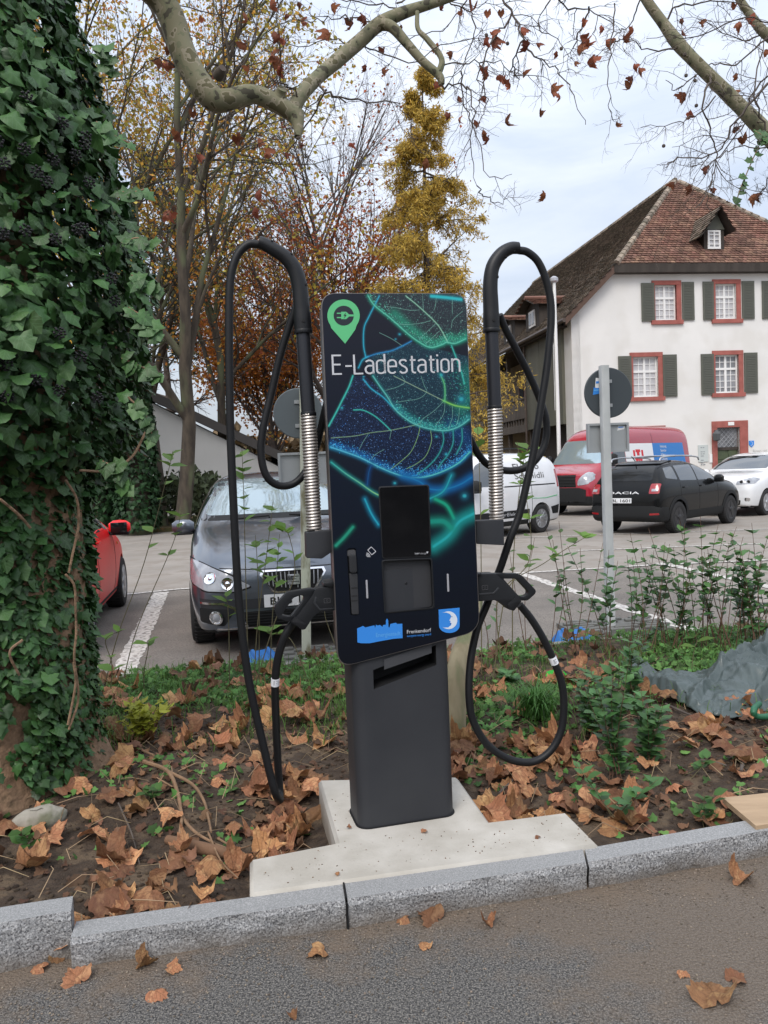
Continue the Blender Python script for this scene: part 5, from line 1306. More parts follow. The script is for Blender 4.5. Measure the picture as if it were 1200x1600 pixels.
# --- black crossover, seen from behind
th_ = R(43); f = Vector((math.cos(th_), math.sin(th_))); r_ = Vector((f.y, -f.x)); O_ = Vector((6.95, 16.80))-r_*.82
BK = Car('black_car', 'black off-road style car with roof rails and black wheels, seen from behind', 'car', O_, th_, [
    ring(2.14, .34,.58, .50,.66, .66,.64, .86,.54, .90), ring(2.05, .26,.76, .5,.84, .72,.82, .96,.68, 1.0), ring(1.6, .26,.82, .55,.90, .88,.88, 1.08,.72, 1.11), ring(.95, .26,.82, .55,.90, .98,.88, 1.13,.77, 1.16),
    ring(.78, .26,.82, .55,.90, 1.0,.88, 1.15,.79, 1.18), ring(.08, .26,.82, .55,.90, 1.04,.87, 1.56,.64, 1.60), ring(-.9, .26,.82, .55,.90, 1.06,.87, 1.61,.63, 1.65), ring(-1.75, .26,.82, .55,.90, 1.09,.86, 1.56,.61, 1.60),
    ring(-2.00, .28,.80, .55,.88, 1.06,.84, 1.16,.74, 1.22), ring(-2.10, .34,.78, .55,.84, .86,.82, 1.02,.74, 1.05), ring(-2.16, .36,.70, .50,.76, .70,.74, .86,.66, .90)],
    paint('black_paint', (.006,.0065,.007), coat=.35, rough=.25), [(1.33, (.40, .345)), (-1.33, (.40, .345))], lower_z=.34)
BK.E.scale = (.93, .93, .93)
BK.body.data.materials[0].node_tree.nodes['Principled BSDF'].inputs['Specular IOR Level'].default_value = .12
BK.patch('rear_window', 'B', [(-.62, 1.18), (.62, 1.18), (.54, 1.50), (-.54, 1.50)], CGD, rough_r=.06)
BK.patch('rear_spoiler', 'B', [(-.56, 1.52), (.56, 1.52), (.52, 1.58), (-.52, 1.58)], BK.body.data.materials[0], off=.03)
BK.patch('side_window', 'R', [(.55, 1.12), (-.30, 1.13), (-.30, 1.49), (.10, 1.49), (.24, 1.44)], CGL, both=True, rough_r=.03)
BK.patch('side_window', 'R', [(-.36, 1.13), (-1.16, 1.15), (-1.16, 1.48), (-.36, 1.49)], CGL, both=True, rough_r=.03)
BK.patch('side_window', 'R', [(-1.25, 1.17), (-1.72, 1.22), (-1.62, 1.44), (-1.25, 1.47)], CGL, both=True, rough_r=.05)
BK.patch('rear_bumper', 'B', [(-.84, .30), (.84, .30), (.84, .60), (.70, .64), (-.70, .64), (-.84, .60)], PLB, off=.02)
BK.patch('bumper_side', 'R', [(-2.05, .32), (-1.78, .32), (-1.80, .60), (-2.05, .62)], PLB, off=.012, both=True)
BK.patch('sill_cladding', 'R', [(-.93, .28), (.93, .28), (.93, .46), (-.93, .46)], PLB, off=.012, both=True)
for ax in (1.33, -1.33): BK.arch_ring(ax, .345, .40, PLB, w=.07)
for sy in (-1, 1):
    tl = BK.patch('tail_light', 'B', [(sy*.60, .90), (sy*.81, .90), (sy*.80, 1.11), (sy*.62, 1.11)][::sy], RLT, off=.016, rough_r=.03)
    BK.patch('tail_light_insert', 'B', [(sy*.66, .95), (sy*.78, .95), (sy*.78, 1.0), (sy*.66, 1.0)][::sy], LNS, off=.022, parent=tl)
    BK.patch('reflector', 'B', [(sy*.62, .44), (sy*.80, .45), (sy*.80, .49), (sy*.62, .48)][::sy], RLT, off=.026)
    rb = MB().tube(catmull([(.25, sy*.60, 1.59), (.1, sy*.61, 1.66), (-.8, sy*.61, 1.70), (-1.5, sy*.60, 1.675), (-1.62, sy*.59, 1.60)], 5), .018, 8).build('roof_rail', ALU, BK.E, smooth=True, local=True)
    BK.mirror(.50, sy*.86, 1.14, BK.body.data.materials[0], (.13, .22, .18)); BK.wheel(1.33, sy*.885, .345, BWH, spokes=5); BK.wheel(-1.33, sy*.885, .345, BWH, spokes=5)
for yy in (-.9, -.1): MB().tube([(yy, -.6, 1.69), (yy, 0, 1.715), (yy, .6, 1.69)], .016, 8).build('roof_bar', ALU, BK.E, local=True)
for x0 in (.62, -.33, -1.2): BK.patch('door_gap', 'R', [(x0, .46), (x0+.01, .46), (x0+.01, 1.1), (x0, 1.1)], GAP, off=.002, both=True)
for x0 in (-.25, -1.08): BK.patch('door_handle', 'R', [(x0, .98), (x0+.17, .98), (x0+.17, 1.01), (x0, 1.01)], BWH, off=.03, both=True)
plate(BK, 'B', -.20, .70, .50, .11, 'BL 1601', sg=-1, tw=.9)
BK.text('DACIA', 'B', .38, .90, .76, .05, NPL, off=.008, sgn=-1, bold=.01)
MB().tube([(-1.6, 0, 1.62), (-1.75, 0, 1.72)], .012, 6).build('aerial', PLB, BK.E, local=True)

# --- vans and the white car, noses to the left
th_ = R(222); f = Vector((math.cos(th_), math.sin(th_))); l_ = Vector((-f.y, f.x))
O_ = Vector((3.47, 17.34))+f*1.35-l_*.85
WV = Car('white_van', 'small white panel van with black lettering on its side', 'van', O_, th_, [
    ring(2.12, .30,.58, .46,.68, .66,.66, .86,.54, .90), ring(1.98, .22,.78, .5,.84, .76,.82, 1.0,.68, 1.05), ring(1.55, .22,.84, .5,.91, .90,.89, 1.12,.76, 1.17), ring(1.30, .22,.84, .5,.91, .96,.89, 1.18,.80, 1.22),
    ring(.75, .22,.84, .5,.91, 1.0,.89, 1.66,.72, 1.72), ring(.3, .22,.84, .5,.91, 1.02,.89, 1.76,.72, 1.82), ring(-1.0, .22,.84, .5,.91, 1.05,.90, 1.78,.74, 1.84), ring(-1.9, .22,.84, .5,.91, 1.05,.90, 1.74,.74, 1.80),
    ring(-2.08, .26,.82, .5,.88, 1.05,.87, 1.6,.74, 1.66), ring(-2.12, .3,.78, .5,.84, 1.0,.84, 1.4,.74, 1.48)], paint('van_white_paint', (.74,.75,.77)), [(1.28, (.36, .32)), (-1.35, (.36, .32))], lower_z=.27)
WV.patch('windscreen', 'F', [(-.72, 1.24), (.72, 1.24), (.62, 1.66), (-.62, 1.66)], CGL, rough_r=.07)
WV.patch('side_window', 'L', [(1.02, 1.10), (.12, 1.10), (.12, 1.58), (.50, 1.60), (.66, 1.54)], CGL, both=True, rough_r=.05)
WV.patch('side_trim', 'L', [(-2.0, .40), (-1.78, .40), (-1.70, .56), (-2.02, .60)], PLB, both=True); WV.patch('side_trim', 'L', [(-.92, .40), (.88, .40), (.88, .56), (-.92, .56)], PLB, both=True)
WV.patch('sill', 'L', [(-.92, .25), (.88, .25), (.88, .34), (-.92, .34)], PLB, both=True)
for x0 in (.06, -1.02): WV.patch('door_gap', 'L', [(x0, .36), (x0+.012, .36), (x0+.012, 1.7), (x0, 1.7)], GAP, off=.002, both=True)
WV.patch('door_rail', 'L', [(-1.9, 1.06), (-.1, 1.06), (-.1, 1.085), (-1.9, 1.085)], GAP, off=.003, both=True)
WV.patch('green_swoosh', 'L', [(-1.95, .80), (-1.5, .76), (-1.0, .78), (-1.0, .79), (-1.5, .775), (-1.95, .82)], GRN, off=.004, step=.1)
WV.text('Elektro', 'L', -.50, 1.42, .90, .13, TXD, sgn=-1, bold=.01); WV.text('Schmidli', 'L', -.50, 1.22, 1.02, .13, TXD, sgn=-1)
WV.text('solar', 'L', .30, .45, .42, .07, WHT, sgn=-1, off=.012); WV.text('Elektro', 'L', -.14, .45, .5, .07, WHT, sgn=-1, off=.012)
for sy in (-1, 1):
    WV.mirror(.92, sy*.88, 1.12, PLB, (.14, .20, .26)); WV.wheel(1.28, sy*.89, .32, ALU, spokes=12); WV.wheel(-1.35, sy*.89, .32, ALU, spokes=12)
    MB().tube([(.1, sy*.66, 1.84), (.1, sy*.66, 1.88), (-1.8, sy*.68, 1.88), (-1.8, sy*.68, 1.82)], .018, 6).build('roof_rail', PLB, WV.E, local=True)
WV.patch('tail_light', 'L', [(-2.03, 1.0), (-1.97, 1.0), (-1.97, 1.40), (-2.03, 1.40)], RLT, off=.01, both=True); WV.patch('headlight', 'F', [(.5, .78), (.80, .80), (.76, .98), (.52, .92)], LNS, both=True, rough_r=.03)
plate(WV, 'F', -.26, .45, .52, .11, 'BL 2 2', sg=1)

O_ = Vector((7.25, 24.2))
RV = Car('red_van', 'tall red delivery van with a white and blue panel on its side', 'van', O_, th_, [
    ring(2.95, .36,.70, .55,.80, .80,.78, 1.05,.64, 1.10), ring(2.86, .28,.88, .55,.96, .85,.94, 1.18,.78, 1.24), ring(2.45, .28,.92, .6,1.0, 1.05,.97, 1.32,.86, 1.38), ring(2.22, .28,.92, .6,1.0, 1.1,.98, 1.40,.90, 1.44),
    ring(1.55, .28,.92, .6,1.0, 1.15,.99, 2.26,.82, 2.32), ring(1.15, .28,.92, .6,1.0, 1.2,.99, 2.46,.82, 2.54), ring(.5, .28,.92, .6,1.0, 1.2,.99, 2.52,.84, 2.60), ring(-2.4, .28,.92, .6,1.0, 1.2,.99, 2.52,.84, 2.60),
    ring(-2.85, .3,.92, .6,.99, 1.2,.98, 2.46,.84, 2.53), ring(-2.95, .34,.90, .6,.96, 1.2,.95, 2.3,.84, 2.36)], paint('van_red_paint', (.33,.012,.028)), [(1.85, (.42, .35)), (-1.75, (.42, .35))], lower_z=.55)
RV.patch('windscreen', 'F', [(-.84, 1.46), (.84, 1.46), (.72, 2.14), (-.72, 2.14)], WGS, rough_r=.08)
RV.patch('side_window', 'L', [(1.90, 1.34), (1.05, 1.34), (1.05, 2.0), (1.35, 2.0), (1.55, 1.90)], CGL, both=True, rough_r=.05)
RV.patch('front_bumper', 'F', [(-.80, .40), (.80, .40), (.80, .74), (.6, .80), (-.6, .80), (-.80, .74)], PLB, off=.02)
RV.patch('grille', 'F', [(-.5, .82), (.5, .82), (.46, 1.16), (-.46, 1.16)], GAP, off=.006)
for k in range(4): RV.patch('grille_bar', 'F', [(-.48, .86+k*.08), (.48, .86+k*.08), (.48, .885+k*.08), (-.48, .885+k*.08)], PLB, off=.018, step=.1)
RV.patch('headlight', 'F', [(.55, .86), (.86, .90), (.90, 1.16), (.74, 1.24), (.56, 1.0)], LNS, both=True, off=.01, rough_r=.04)
RV.patch('headlight_side', 'L', [(2.83, .94), (2.62, 1.04), (2.58, 1.22), (2.76, 1.20)], LNS, off=.008, both=True, rough_r=.03)
q = RV.patch('white_side_panel', 'L', [(1.02, 1.22), (-.55, 1.22), (-.55, 2.0), (1.02, 2.0)], NPL, off=.006, step=.15)
q2 = RV.patch('blue_side_panel', 'L', [(-.56, 1.22), (-2.55, 1.22), (-2.45, 2.0), (-.56, 2.0)], mat('panel_blue', (.02,.17,.48), .4), off=.006, step=.15)
# red figure emblem of blocks
for (x0, z0, x1, z1_) in ((.46, 1.74, .20, 1.82), (.40, 1.64, .26, 1.74), (.54, 1.52, .10, 1.60), (.50, 1.36, .38, 1.52), (.26, 1.36, .14, 1.52), (.36, 1.40, .28, 1.60), (.60, 1.62, .50, 1.80), (.14, 1.62, .04, 1.80), (.52, 1.28, .12, 1.33)):
    RV.patch('emblem_block', 'L', [(x0, z0), (x1, z0), (x1, z1_), (x0, z1_)], mat('emblem_red', (.55,.02,.03), .5), off=.010, parent=q, step=.1)
for k, (s_, w_) in enumerate((('Heizung', .38), ('Sanitär', .36), ('Klima', .28), ('Lüftung', .36), ('Solar', .28))):
    RV.text(s_, 'L', -1.0, 1.86-k*.13, w_, .08, NPL, off=.010, sgn=-1, parent=q2)
RV.text('Gebäudetechnik', 'L', -1.55, 1.34, .8, .08, NPL, off=.010, sgn=-1, parent=q2)
for x0 in (1.0, -.6): RV.patch('door_gap', 'L', [(x0, .5), (x0+.015, .5), (x0+.015, 2.3), (x0, 2.3)], GAP, off=.002, both=True, step=.1)
for sy in (-1, 1): RV.mirror(1.95, sy*.98, 1.55, PLB, (.16, .22, .36)); RV.wheel(1.85, sy*.97, .35, ALU, spokes=6); RV.wheel(-1.75, sy*.97, .35, ALU, spokes=6)
plate(RV, 'F', -.26, .50, .52, .11, 'BL 7 7', sg=1)

O_ = Vector((9.42, 19.3))-f*1.3-l_*.86+Vector((.15, .2))
SO_ = Car('white_car', 'white boxy compact car with black lower grille, parked at the right edge', 'car', O_, th_, [
    ring(2.07, .32,.58, .46,.68, .62,.66, .84,.56, .90), ring(1.98, .24,.76, .5,.82, .72,.80, .98,.68, 1.02), ring(1.55, .22,.82, .5,.90, .86,.87, 1.06,.74, 1.09), ring(1.1, .22,.82, .5,.90, .92,.88, 1.10,.78, 1.13),
    ring(.95, .22,.82, .5,.90, .95,.88, 1.12,.80, 1.16), ring(.25, .22,.82, .5,.90, 1.0,.88, 1.54,.66, 1.58), ring(-.7, .22,.82, .5,.90, 1.04,.88, 1.59,.66, 1.62), ring(-1.7, .22,.82, .5,.89, 1.06,.86, 1.52,.64, 1.56),
    ring(-1.98, .24,.80, .5,.86, 1.0,.84, 1.2,.72, 1.26), ring(-2.07, .3,.74, .5,.80, .9,.78, 1.05,.66, 1.1)], paint('white_car_paint', (.76,.77,.78)), [(1.30, (.36, .33)), (-1.27, (.36, .33))], lower_z=.27)
SO_.patch('windscreen', 'F', [(-.72, 1.17), (.72, 1.17), (.60, 1.50), (-.60, 1.50)], CGL, rough_r=.06)
SO_.patch('side_window', 'L', [(.70, 1.10), (-.35, 1.12), (-.35, 1.46), (.10, 1.46), (.34, 1.38)], CGL, both=True, rough_r=.03); SO_.patch('side_window', 'L', [(-.42, 1.12), (-1.5, 1.16), (-1.4, 1.42), (-.42, 1.46)], CGL, both=True, rough_r=.03)
SO_.patch('headlight', 'F', [(.44, .80), (.80, .82), (.82, .92), (.74, .97), (.46, .88)], LNS, both=True, off=.008, rough_r=.02)
for sy in (-1, 1):
    for yy in (.56, .70):
        l, nn = SO_.hit('F', sy*yy, .87); MB().lathe([(.04, 0), (.036, .006), (.0001, .009)], l+nn*.010, 14, nn.to_track_quat('Z', 'Y').to_matrix()).build('headlight_reflector', GAP, SO_.E, local=True)
SO_.patch('lower_grille', 'F', [(-.55, .42), (.55, .42), (.52, .30), (-.52, .30)], GAP, off=.006, rough_r=.03); SO_.patch('front_panel', 'F', [(-.40, .68), (.40, .68), (.36, .84), (-.36, .84)], mat('blanked_grille', (.55,.60,.55), .35), off=.006, rough_r=.03)
SO_.patch('fog_light', 'F', [(.64, .40), (.75, .40), (.75, .48), (.64, .48)], CHR, off=.008, both=True, rough_r=.03); plate(SO_, 'F', -.24, .50, .48, .10, 'BL 4 6', sg=1)
for sy in (-1, 1): SO_.mirror(.72, sy*.86, 1.10, SO_.body.data.materials[0], (.13, .22, .16)); SO_.wheel(1.30, sy*.875, .33, ALU, spokes=6); SO_.wheel(-1.27, sy*.875, .33, ALU, spokes=6)

# ------------------------------------------------------------------ signs seen from behind, with their rubber feet
PST = mat('post_galvanised', (.50,.52,.52), .55, col2=(.42,.44,.44), scale=5); PSY = mat('post_mossy_white', (.50,.53,.42), .8, col2=(.42,.43,.36), scale=6, stretch=(1,1,.3), col3=(.20,.19,.12), s3=14)
DSK = mat('sign_back_grey', (.050,.062,.070), .55, col2=(.042,.052,.060), scale=2); DS2 = mat('sign_back_light_grey', (.105,.125,.135), .55); ALB = mat('aluminium_back', (.36,.38,.39), .45, metal=.3); RUB = mat('grey_rubber_foot', (.15,.15,.14), .8, col2=(.11,.11,.10), scale=9, bump=.3)
BPL = mat('blue_plastic', (.02,.13,.38), .5, bump=.1)
def sign(xb, yb, ytop, cx, cy, rad, box, pm, dm, label, yaw=8, half=.037, stickers=False, lean=0):
    b = at_z(xb, yb, LOT); S = thing('road_sign', label, 'road sign', (b.x, b.y, LOT), R(yaw)); n = Vector((math.sin(R(yaw)), -math.cos(R(yaw)), 0)); u = Vector((math.cos(R(yaw)), math.sin(R(yaw)), 0))
    def Q(x, y, d=0): w = on_plane(x, y, b-n*d, n); return ((w-b).dot(u), w.z)
    def T(a, z, d): p = b+u*a-n*d; return Vector((p.x, p.y, z))
    zt = Q(xb, ytop)[1]; ar = half
    outer = rrect(-ar, -ar, ar, ar, .008, 2); lx = Q(xb+lean, ytop)[0] if lean else 0
    MB().add([T(a, LOT+.02, d) for a, d in outer]+[T(a+lx, zt, d) for a, d in outer], [(i, (i+1) % len(outer), len(outer)+(i+1) % len(outer), len(outer)+i) for i in range(len(outer))]+[tuple(range(len(outer), 2*len(outer)))]).build('post', pm, S, smooth=True)
    c = Q(cx, cy, .07); r = abs(Q(cx+rad, cy, .07)[0]-c[0])
    D = MB().lathe([(r*.97, -.006), (r, 0), (r, .012), (r*.97, .018)], T(c[0], c[1], .068), 48, Matrix.Rotation(R(yaw), 3, 'Z')@Matrix.Rotation(R(90), 3, 'X')).build('sign_disc', dm, S, smooth=True, angle=30)
    MB().box(T(c[0], c[1]+r*.45, .055), (.06, .03, .03), R(yaw)).build('clamp', ALB, S); MB().box(T(c[0], c[1]-r*.5, .055), (.06, .03, .03), R(yaw)).build('clamp', ALB, S)
    q0 = Q(box[0], box[3], .06); q1 = Q(box[2], box[1], .06)
    B_ = MB().prism([(q0[0], q0[1]), (q1[0], q0[1]), (q1[0], q1[1]), (q0[0], q1[1])], T, .062, .08).build('supplementary_plate', ALB, S)
    e = .02; MB().prism([(q0[0], q0[1]), (q1[0], q0[1]), (q1[0], q1[1]), (q0[0], q1[1])], T, .040, .0615, holes=[[(q0[0]+e, q0[1]+e), (q1[0]-e, q0[1]+e), (q1[0]-e, q1[1]-e), (q0[0]+e, q1[1]-e)]]).build('plate_rim', ALB, B_)
    if stickers:
        for (X0, Y0, X1, Y1, mm) in ((299, 1100, 348, 1150, NPL), (288, 1150, 340, 1182, BLU), (415, 1347, 456, 1370, NPL)):
            dpt = .048 if Y0 < 1300 else .059
            a0 = Q(840+X0*.3, 260+Y1*.3, dpt); a1 = Q(840+X1*.3, 260+Y0*.3, dpt); sk = .012 if mm is not BLU else .014
            s_ = MB().prism([(a0[0], a0[1]-sk), (a1[0]-.01, a0[1]), (a1[0], a1[1]-sk), (a0[0]+.01, a1[1])], T, dpt, dpt+.002).build('sticker', mm, D)
            hh = a1[1]-a0[1]
            MB().prism([(a0[0]+.01, a0[1]+hh*.38), (a1[0]-.02, a0[1]+hh*.42), (a1[0]-.02, a0[1]+hh*.66), (a0[0]+.01, a0[1]+hh*.62)], T, dpt-.002, dpt-.0005).build('sticker_band', BLU if mm is NPL else LBL, s_)
    # rubber foot of ribs
    ft = empty('rubber_foot', (0, 0, 0), 0, S)
    MB().prism([(-.42, -.26), (.48, -.26), (.48, .26), (-.42, .26)], lambda a, d, z: T(a, LOT+.012+z, d), .035, 0).build('foot_plate', RUB, ft)
    for k in range(6):
        for j in range(3):
            a = -.40+.30*j+(.08 if k % 2 else 0); d = -.25+.088*k
            if abs(a+.12) < .14 and abs(d) < .08: continue
            MB().prism([(a, d), (a+.22, d), (a+.22, d+.05), (a, d+.05)], lambda a, d, z: T(a, LOT+.047+z, d), .022, 0).build('foot_rib', RUB, ft, bevel=.004, seg=1)
    return T, S
T1, S1 = sign(954, 985, 571, 949.5, 614, 37, (918, 660, 981, 708), PST, DSK, 'road sign seen from behind, dark disc with blue sticker on a pale square post', stickers=True)
T2, S2 = sign(479, 1031, 606, 466, 646, 39, (436, 705, 516, 759), PSY, DS2, 'road sign seen from behind, grey disc on a mossy white post before the grey car', lean=-4, half=.038)
def wedge(x, y, label, yaw, w=.26, l=.34):
    p = at_z(x, y, LOT+.03); W_ = thing('blue_wedge', label, 'plastic wedge', (p.x, p.y, LOT+.01), R(yaw))
    m = MB(); m.hexa([(-w, -l/2, 0), (w, -l/2, 0), (w, l/2, 0), (-w, l/2, 0)], [(-w*.8, -l/2+.02, .015), (w*.8, -l/2+.02, .015), (w*.6, l/2-.04, .12), (-w*.6, l/2-.04, .12)]); m.build('wedge_shell', BPL, W_, local=True, bevel=.008)
    for s_ in (-1, 1): MB().hexa([(s_*w*.4-.02, -l/2+.03, .02), (s_*w*.4+.02, -l/2+.03, .02), (s_*w*.4+.02, l/2-.05, .118), (s_*w*.4-.02, l/2-.05, .118)], [(s_*w*.4-.012, -l/2+.03, .035), (s_*w*.4+.012, -l/2+.03, .035), (s_*w*.4+.012, l/2-.05, .135), (s_*w*.4-.012, l/2-.05, .135)]).build('wedge_rib', BPL, W_, local=True)
wedge(414, 1037, 'blue plastic wedge lying at the edging left of the station', 35, .17, .26); wedge(900, 1004, 'blue plastic wedge lying at the edging beside the pale sign post', 10, .2, .26)
# ------------------------------------------------------------------ trees, ivy
rng = np.random.RandomState(21)
def tubes(branches, n=5):
    "branches: list of (points array, radii array) -> V, F arrays"
    Vs = []; Fs = []; o = 0; ang = 2*np.pi*np.arange(n)/n; ca = np.cos(ang)[None, :, None]; sa = np.sin(ang)[None, :, None]
    for P, r in branches:
        P = np.asarray(P, float); r = np.asarray(r, float); m = len(P)
        T = np.gradient(P, axis=0); T /= np.linalg.norm(T, axis=1)[:, None]+1e-9
        a = np.array([.31, .17, .93]) if abs(T[0][2]) < .9 else np.array([.9, .3, .1])
        U = np.cross(T, a); U /= np.linalg.norm(U, axis=1)[:, None]+1e-9; W = np.cross(T, U)
        ring_ = P[:, None, :]+r[:, None, None]*(U[:, None, :]*ca+W[:, None, :]*sa)
        Vs.append(ring_.reshape(-1, 3)); i = (np.arange(m-1)*n)[:, None]; k = np.arange(n)[None, :]; k2 = (k+1) % n
        Fs.append((o+np.stack([i+k, i+k2, i+n+k2, i+n+k], -1)).reshape(-1, 4)); o += m*n
    return np.concatenate(Vs), np.concatenate(Fs)
def rand_dir(d, ang, rg):
    d = d/np.linalg.norm(d); a = rg.randn(3); a -= d*a.dot(d); a /= np.linalg.norm(a)+1e-9
    return d*math.cos(ang)+a*math.sin(ang)
def grow(p, d, L, r, lvl, P, out, tips, rg):
    "P per level: dict(n children, ang, ratio, seg, wob, up, start)"
    q = P[lvl]; m = q.get('seg', 5); pts = [p]; dd = d/np.linalg.norm(d); rr = [r]
    for i in range(m):
        dd = dd+rg.randn(3)*q['wob']+np.array([0, 0, q['up']]); dd /= np.linalg.norm(dd); pts.append(pts[-1]+dd*L/m); rr.append(r*(1-(i+1)/m*q.get('tap', .8)))
    pts = np.array(pts); out.append((pts, np.array(rr), lvl))
    if lvl+1 >= len(P): tips.append(pts); return
    if q.get('tip'): tips.append(pts)
    n = q['n']; n = int(n) if isinstance(n, int) else rg.randint(n[0], n[1]+1)
    for k in range(n):
        t = q.get('start', .25)+(1-q.get('start', .25))*(k+rg.rand()*.8)/n; t = min(t, .98); i = int(t*m); f = t*m-i; b = pts[i]+(pts[min(i+1, m)]-pts[i])*f
        dl = pts[min(i+1, m)]-pts[i]; cd = rand_dir(dl, q['ang']*(1+.25*rg.randn()), rg)
        sh = q.get('shape'); Lc = L*q['ratio']*((sh(t) if sh else (1.15-.55*t)))*(.8+.4*rg.rand())
        rc = max(.0035, min((rr[i])*.62, r*q.get('rr', .5)))
        grow(b, cd, Lc, rc, lvl+1, P, out, tips, rg)
def scatter_leaves(pts, size, rg, asp=1.5, droop=0.3, flat=0.0):
    n = len(pts); N = rg.randn(n, 3); N[:, 2] += flat; N /= np.linalg.norm(N, axis=1)[:, None]
    A = rg.randn(n, 3); A[:, 2] -= droop; A -= N*np.sum(A*N, 1)[:, None]; A /= np.linalg.norm(A, axis=1)[:, None]+1e-9; B = np.cross(N, A)
    s = size*(.6+.8*rg.rand(n))[:, None]; pts = np.asarray(pts)
    V = np.stack([pts, pts+A*s*asp*.5+B*s*.5+N*s*.12, pts+A*s*asp, pts+A*s*asp*.5-B*s*.5+N*s*.12], 1).reshape(-1, 3)
    F = (np.arange(n)*4)[:, None]+np.array([0, 1, 2, 3]); return V, F
def leaf_pts(tips, per, spread, rg, keep=None):
    out = []
    for t in tips:
        n = rg.poisson(per)
        for _ in range(n):
            i = rg.randint(0, len(t)-1); p = t[i]+(t[i+1]-t[i])*rg.rand()+rg.randn(3)*spread
            if keep is None or keep(p, rg): out.append(p)
    return np.array(out) if out else np.zeros((1, 3))
def tree(name, label, cat, base, P, L, r, d=(0, 0, 1), bark=None, leaves=(), group=None, seed=1, extra=None):
    rg = np.random.RandomState(seed); out = []; tips = []
    grow(np.array(base, float), np.array(d, float), L, r, 0, P, out, tips, rg)
    if extra: extra(out, tips, rg)
    T_ = thing(name, label, cat, tuple(base), 0, group)
    V, F = tubes([(p, q) for p, q, l in out if l == 0], 10); np_mesh('trunk', V, F, bark, T_, smooth=True)
    mid = [(p, q) for p, q, l in out if l == 1]
    big = sorted(mid, key=lambda b: -b[1][0])[:12]
    for b in big: V, F = tubes([b], 6); np_mesh('limb', V, F, bark, T_, smooth=True)
    rest = [(p, q) for p, q, l in out if l == 1 and not any(p is b[0] for b in big)]+[(p, q) for p, q, l in out if l > 1]
    if rest: V, F = tubes(rest, 4); o = np_mesh('twigs', V, F, bark, T_); o['kind'] = 'stuff'
    for (per, spread, size, m, keep, kw) in leaves:
        pts = leaf_pts(tips, per, spread, rg, keep); V, F = scatter_leaves(pts, size, rg, **kw); o = np_mesh('foliage', V, F, m, T_); o['kind'] = 'stuff'
    return T_
BRK = mat('grey_brown_bark', (.085,.068,.050), .95, col2=(.042,.034,.027), scale=7, stretch=(1,1,.3), bump=.6, bscale=14, col3=(.10,.11,.06), s3=2)
BRD = mat('dark_twig_bark', (.075,.058,.050), .95, col2=(.11,.09,.08), scale=5)
def lm(n, c, isl=.35, tr=.35, rough=.6): return mat(n, c, rough, island=isl, transl=tr, spec=.3)
L_OR = lm('beech_orange', (.55,.21,.045)); L_RU = lm('beech_russet', (.36,.11,.045)); L_YE = lm('larch_yellow', (.60,.42,.085), .3); L_YO = lm('larch_ochre', (.42,.31,.08), .35)
L_YG = lm('yellow_green_leaf', (.40,.33,.06)); L_YL = lm('yellow_leaf', (.55,.30,.05)); L_DG = lm('dark_needle', (.030,.050,.022), .4, .1)

def xy(x, Y, y=740): p = at_y(x, y, Y); return (p.x, p.y, LOT)
# beech
bb = xy(528, 34); zt = at_y(528, 190, 34).z
PB_ = [dict(n=30, ang=.62, ratio=.52, seg=10, wob=.03, up=.02, start=.13, rr=.36, tap=.9), dict(n=9, ang=.50, ratio=.46, seg=6, wob=.07, up=.05, start=.2, rr=.5), dict(n=6, ang=.55, ratio=.5, seg=4, wob=.1, up=.04, start=.15), dict(n=3, ang=.6, ratio=.5, seg=3, wob=.12, up=.02, start=.2, tip=True), dict(n=0, ang=.5, ratio=.5, seg=2, wob=.1, up=0)]
kb = lambda p, rg: rg.rand() < max(.05, min(1, (14.5-p[2])/6))
tree('beech_tree', 'bare topped beech with russet and orange leaves, behind the station', 'tree', bb, PB_, zt-LOT-1.0, .24, bark=BRD, seed=5,
     leaves=[(5.2, .26, .105, L_OR, lambda p, rg: rg.rand() < max(.0, min(1, (10.5-p[2])/5)), dict(asp=1.3)), (3.8, .26, .10, L_RU, kb, dict(asp=1.3))])
bb2 = xy(430, 38)
tree('beech_tree', 'lower orange leaved beech left of the taller beech', 'tree', bb2, PB_, 10.5, .20, bark=BRD, seed=9, leaves=[(5.5, .3, .115, L_OR, lambda p, rg: rg.rand() < max(.1, min(1, (11-p[2])/4)), dict(asp=1.3)), (.8, .25, .11, L_YO, None, dict(asp=1.3))])
# larch
lb = xy(672, 27.5); zt = at_y(660, 108, 27.5).z; tipx = at_y(660, 108, 27.5).x
hgt = zt-LOT
PL_ = [dict(n=125, ang=1.5, ratio=.175, seg=14, wob=.004, up=.01, start=.06, rr=.22, tap=.94, shape=lambda t: 1.5-1.36*t), dict(n=13, ang=.8, ratio=.40, seg=7, wob=.05, up=-.035, start=.12, rr=.45), dict(n=5, ang=.8, ratio=.5, seg=4, wob=.08, up=-.22, start=.2, tip=True), dict(n=0, ang=.6, ratio=.5, seg=3, wob=.08, up=-.18)]
tree('larch_tree', 'tall golden larch rising behind the station, needles turning yellow', 'tree', lb, PL_, hgt, .20, d=((tipx-lb[0])/hgt, 0, 1), bark=BRD, seed=3,
     leaves=[(6.5, .05, .036, L_YE, lambda p, rg: rg.rand() < .95-.045*max(0, p[2]-6), dict(asp=4.5, droop=1.0)), (4, .06, .036, L_YO, None, dict(asp=3.2, droop=1.0))])
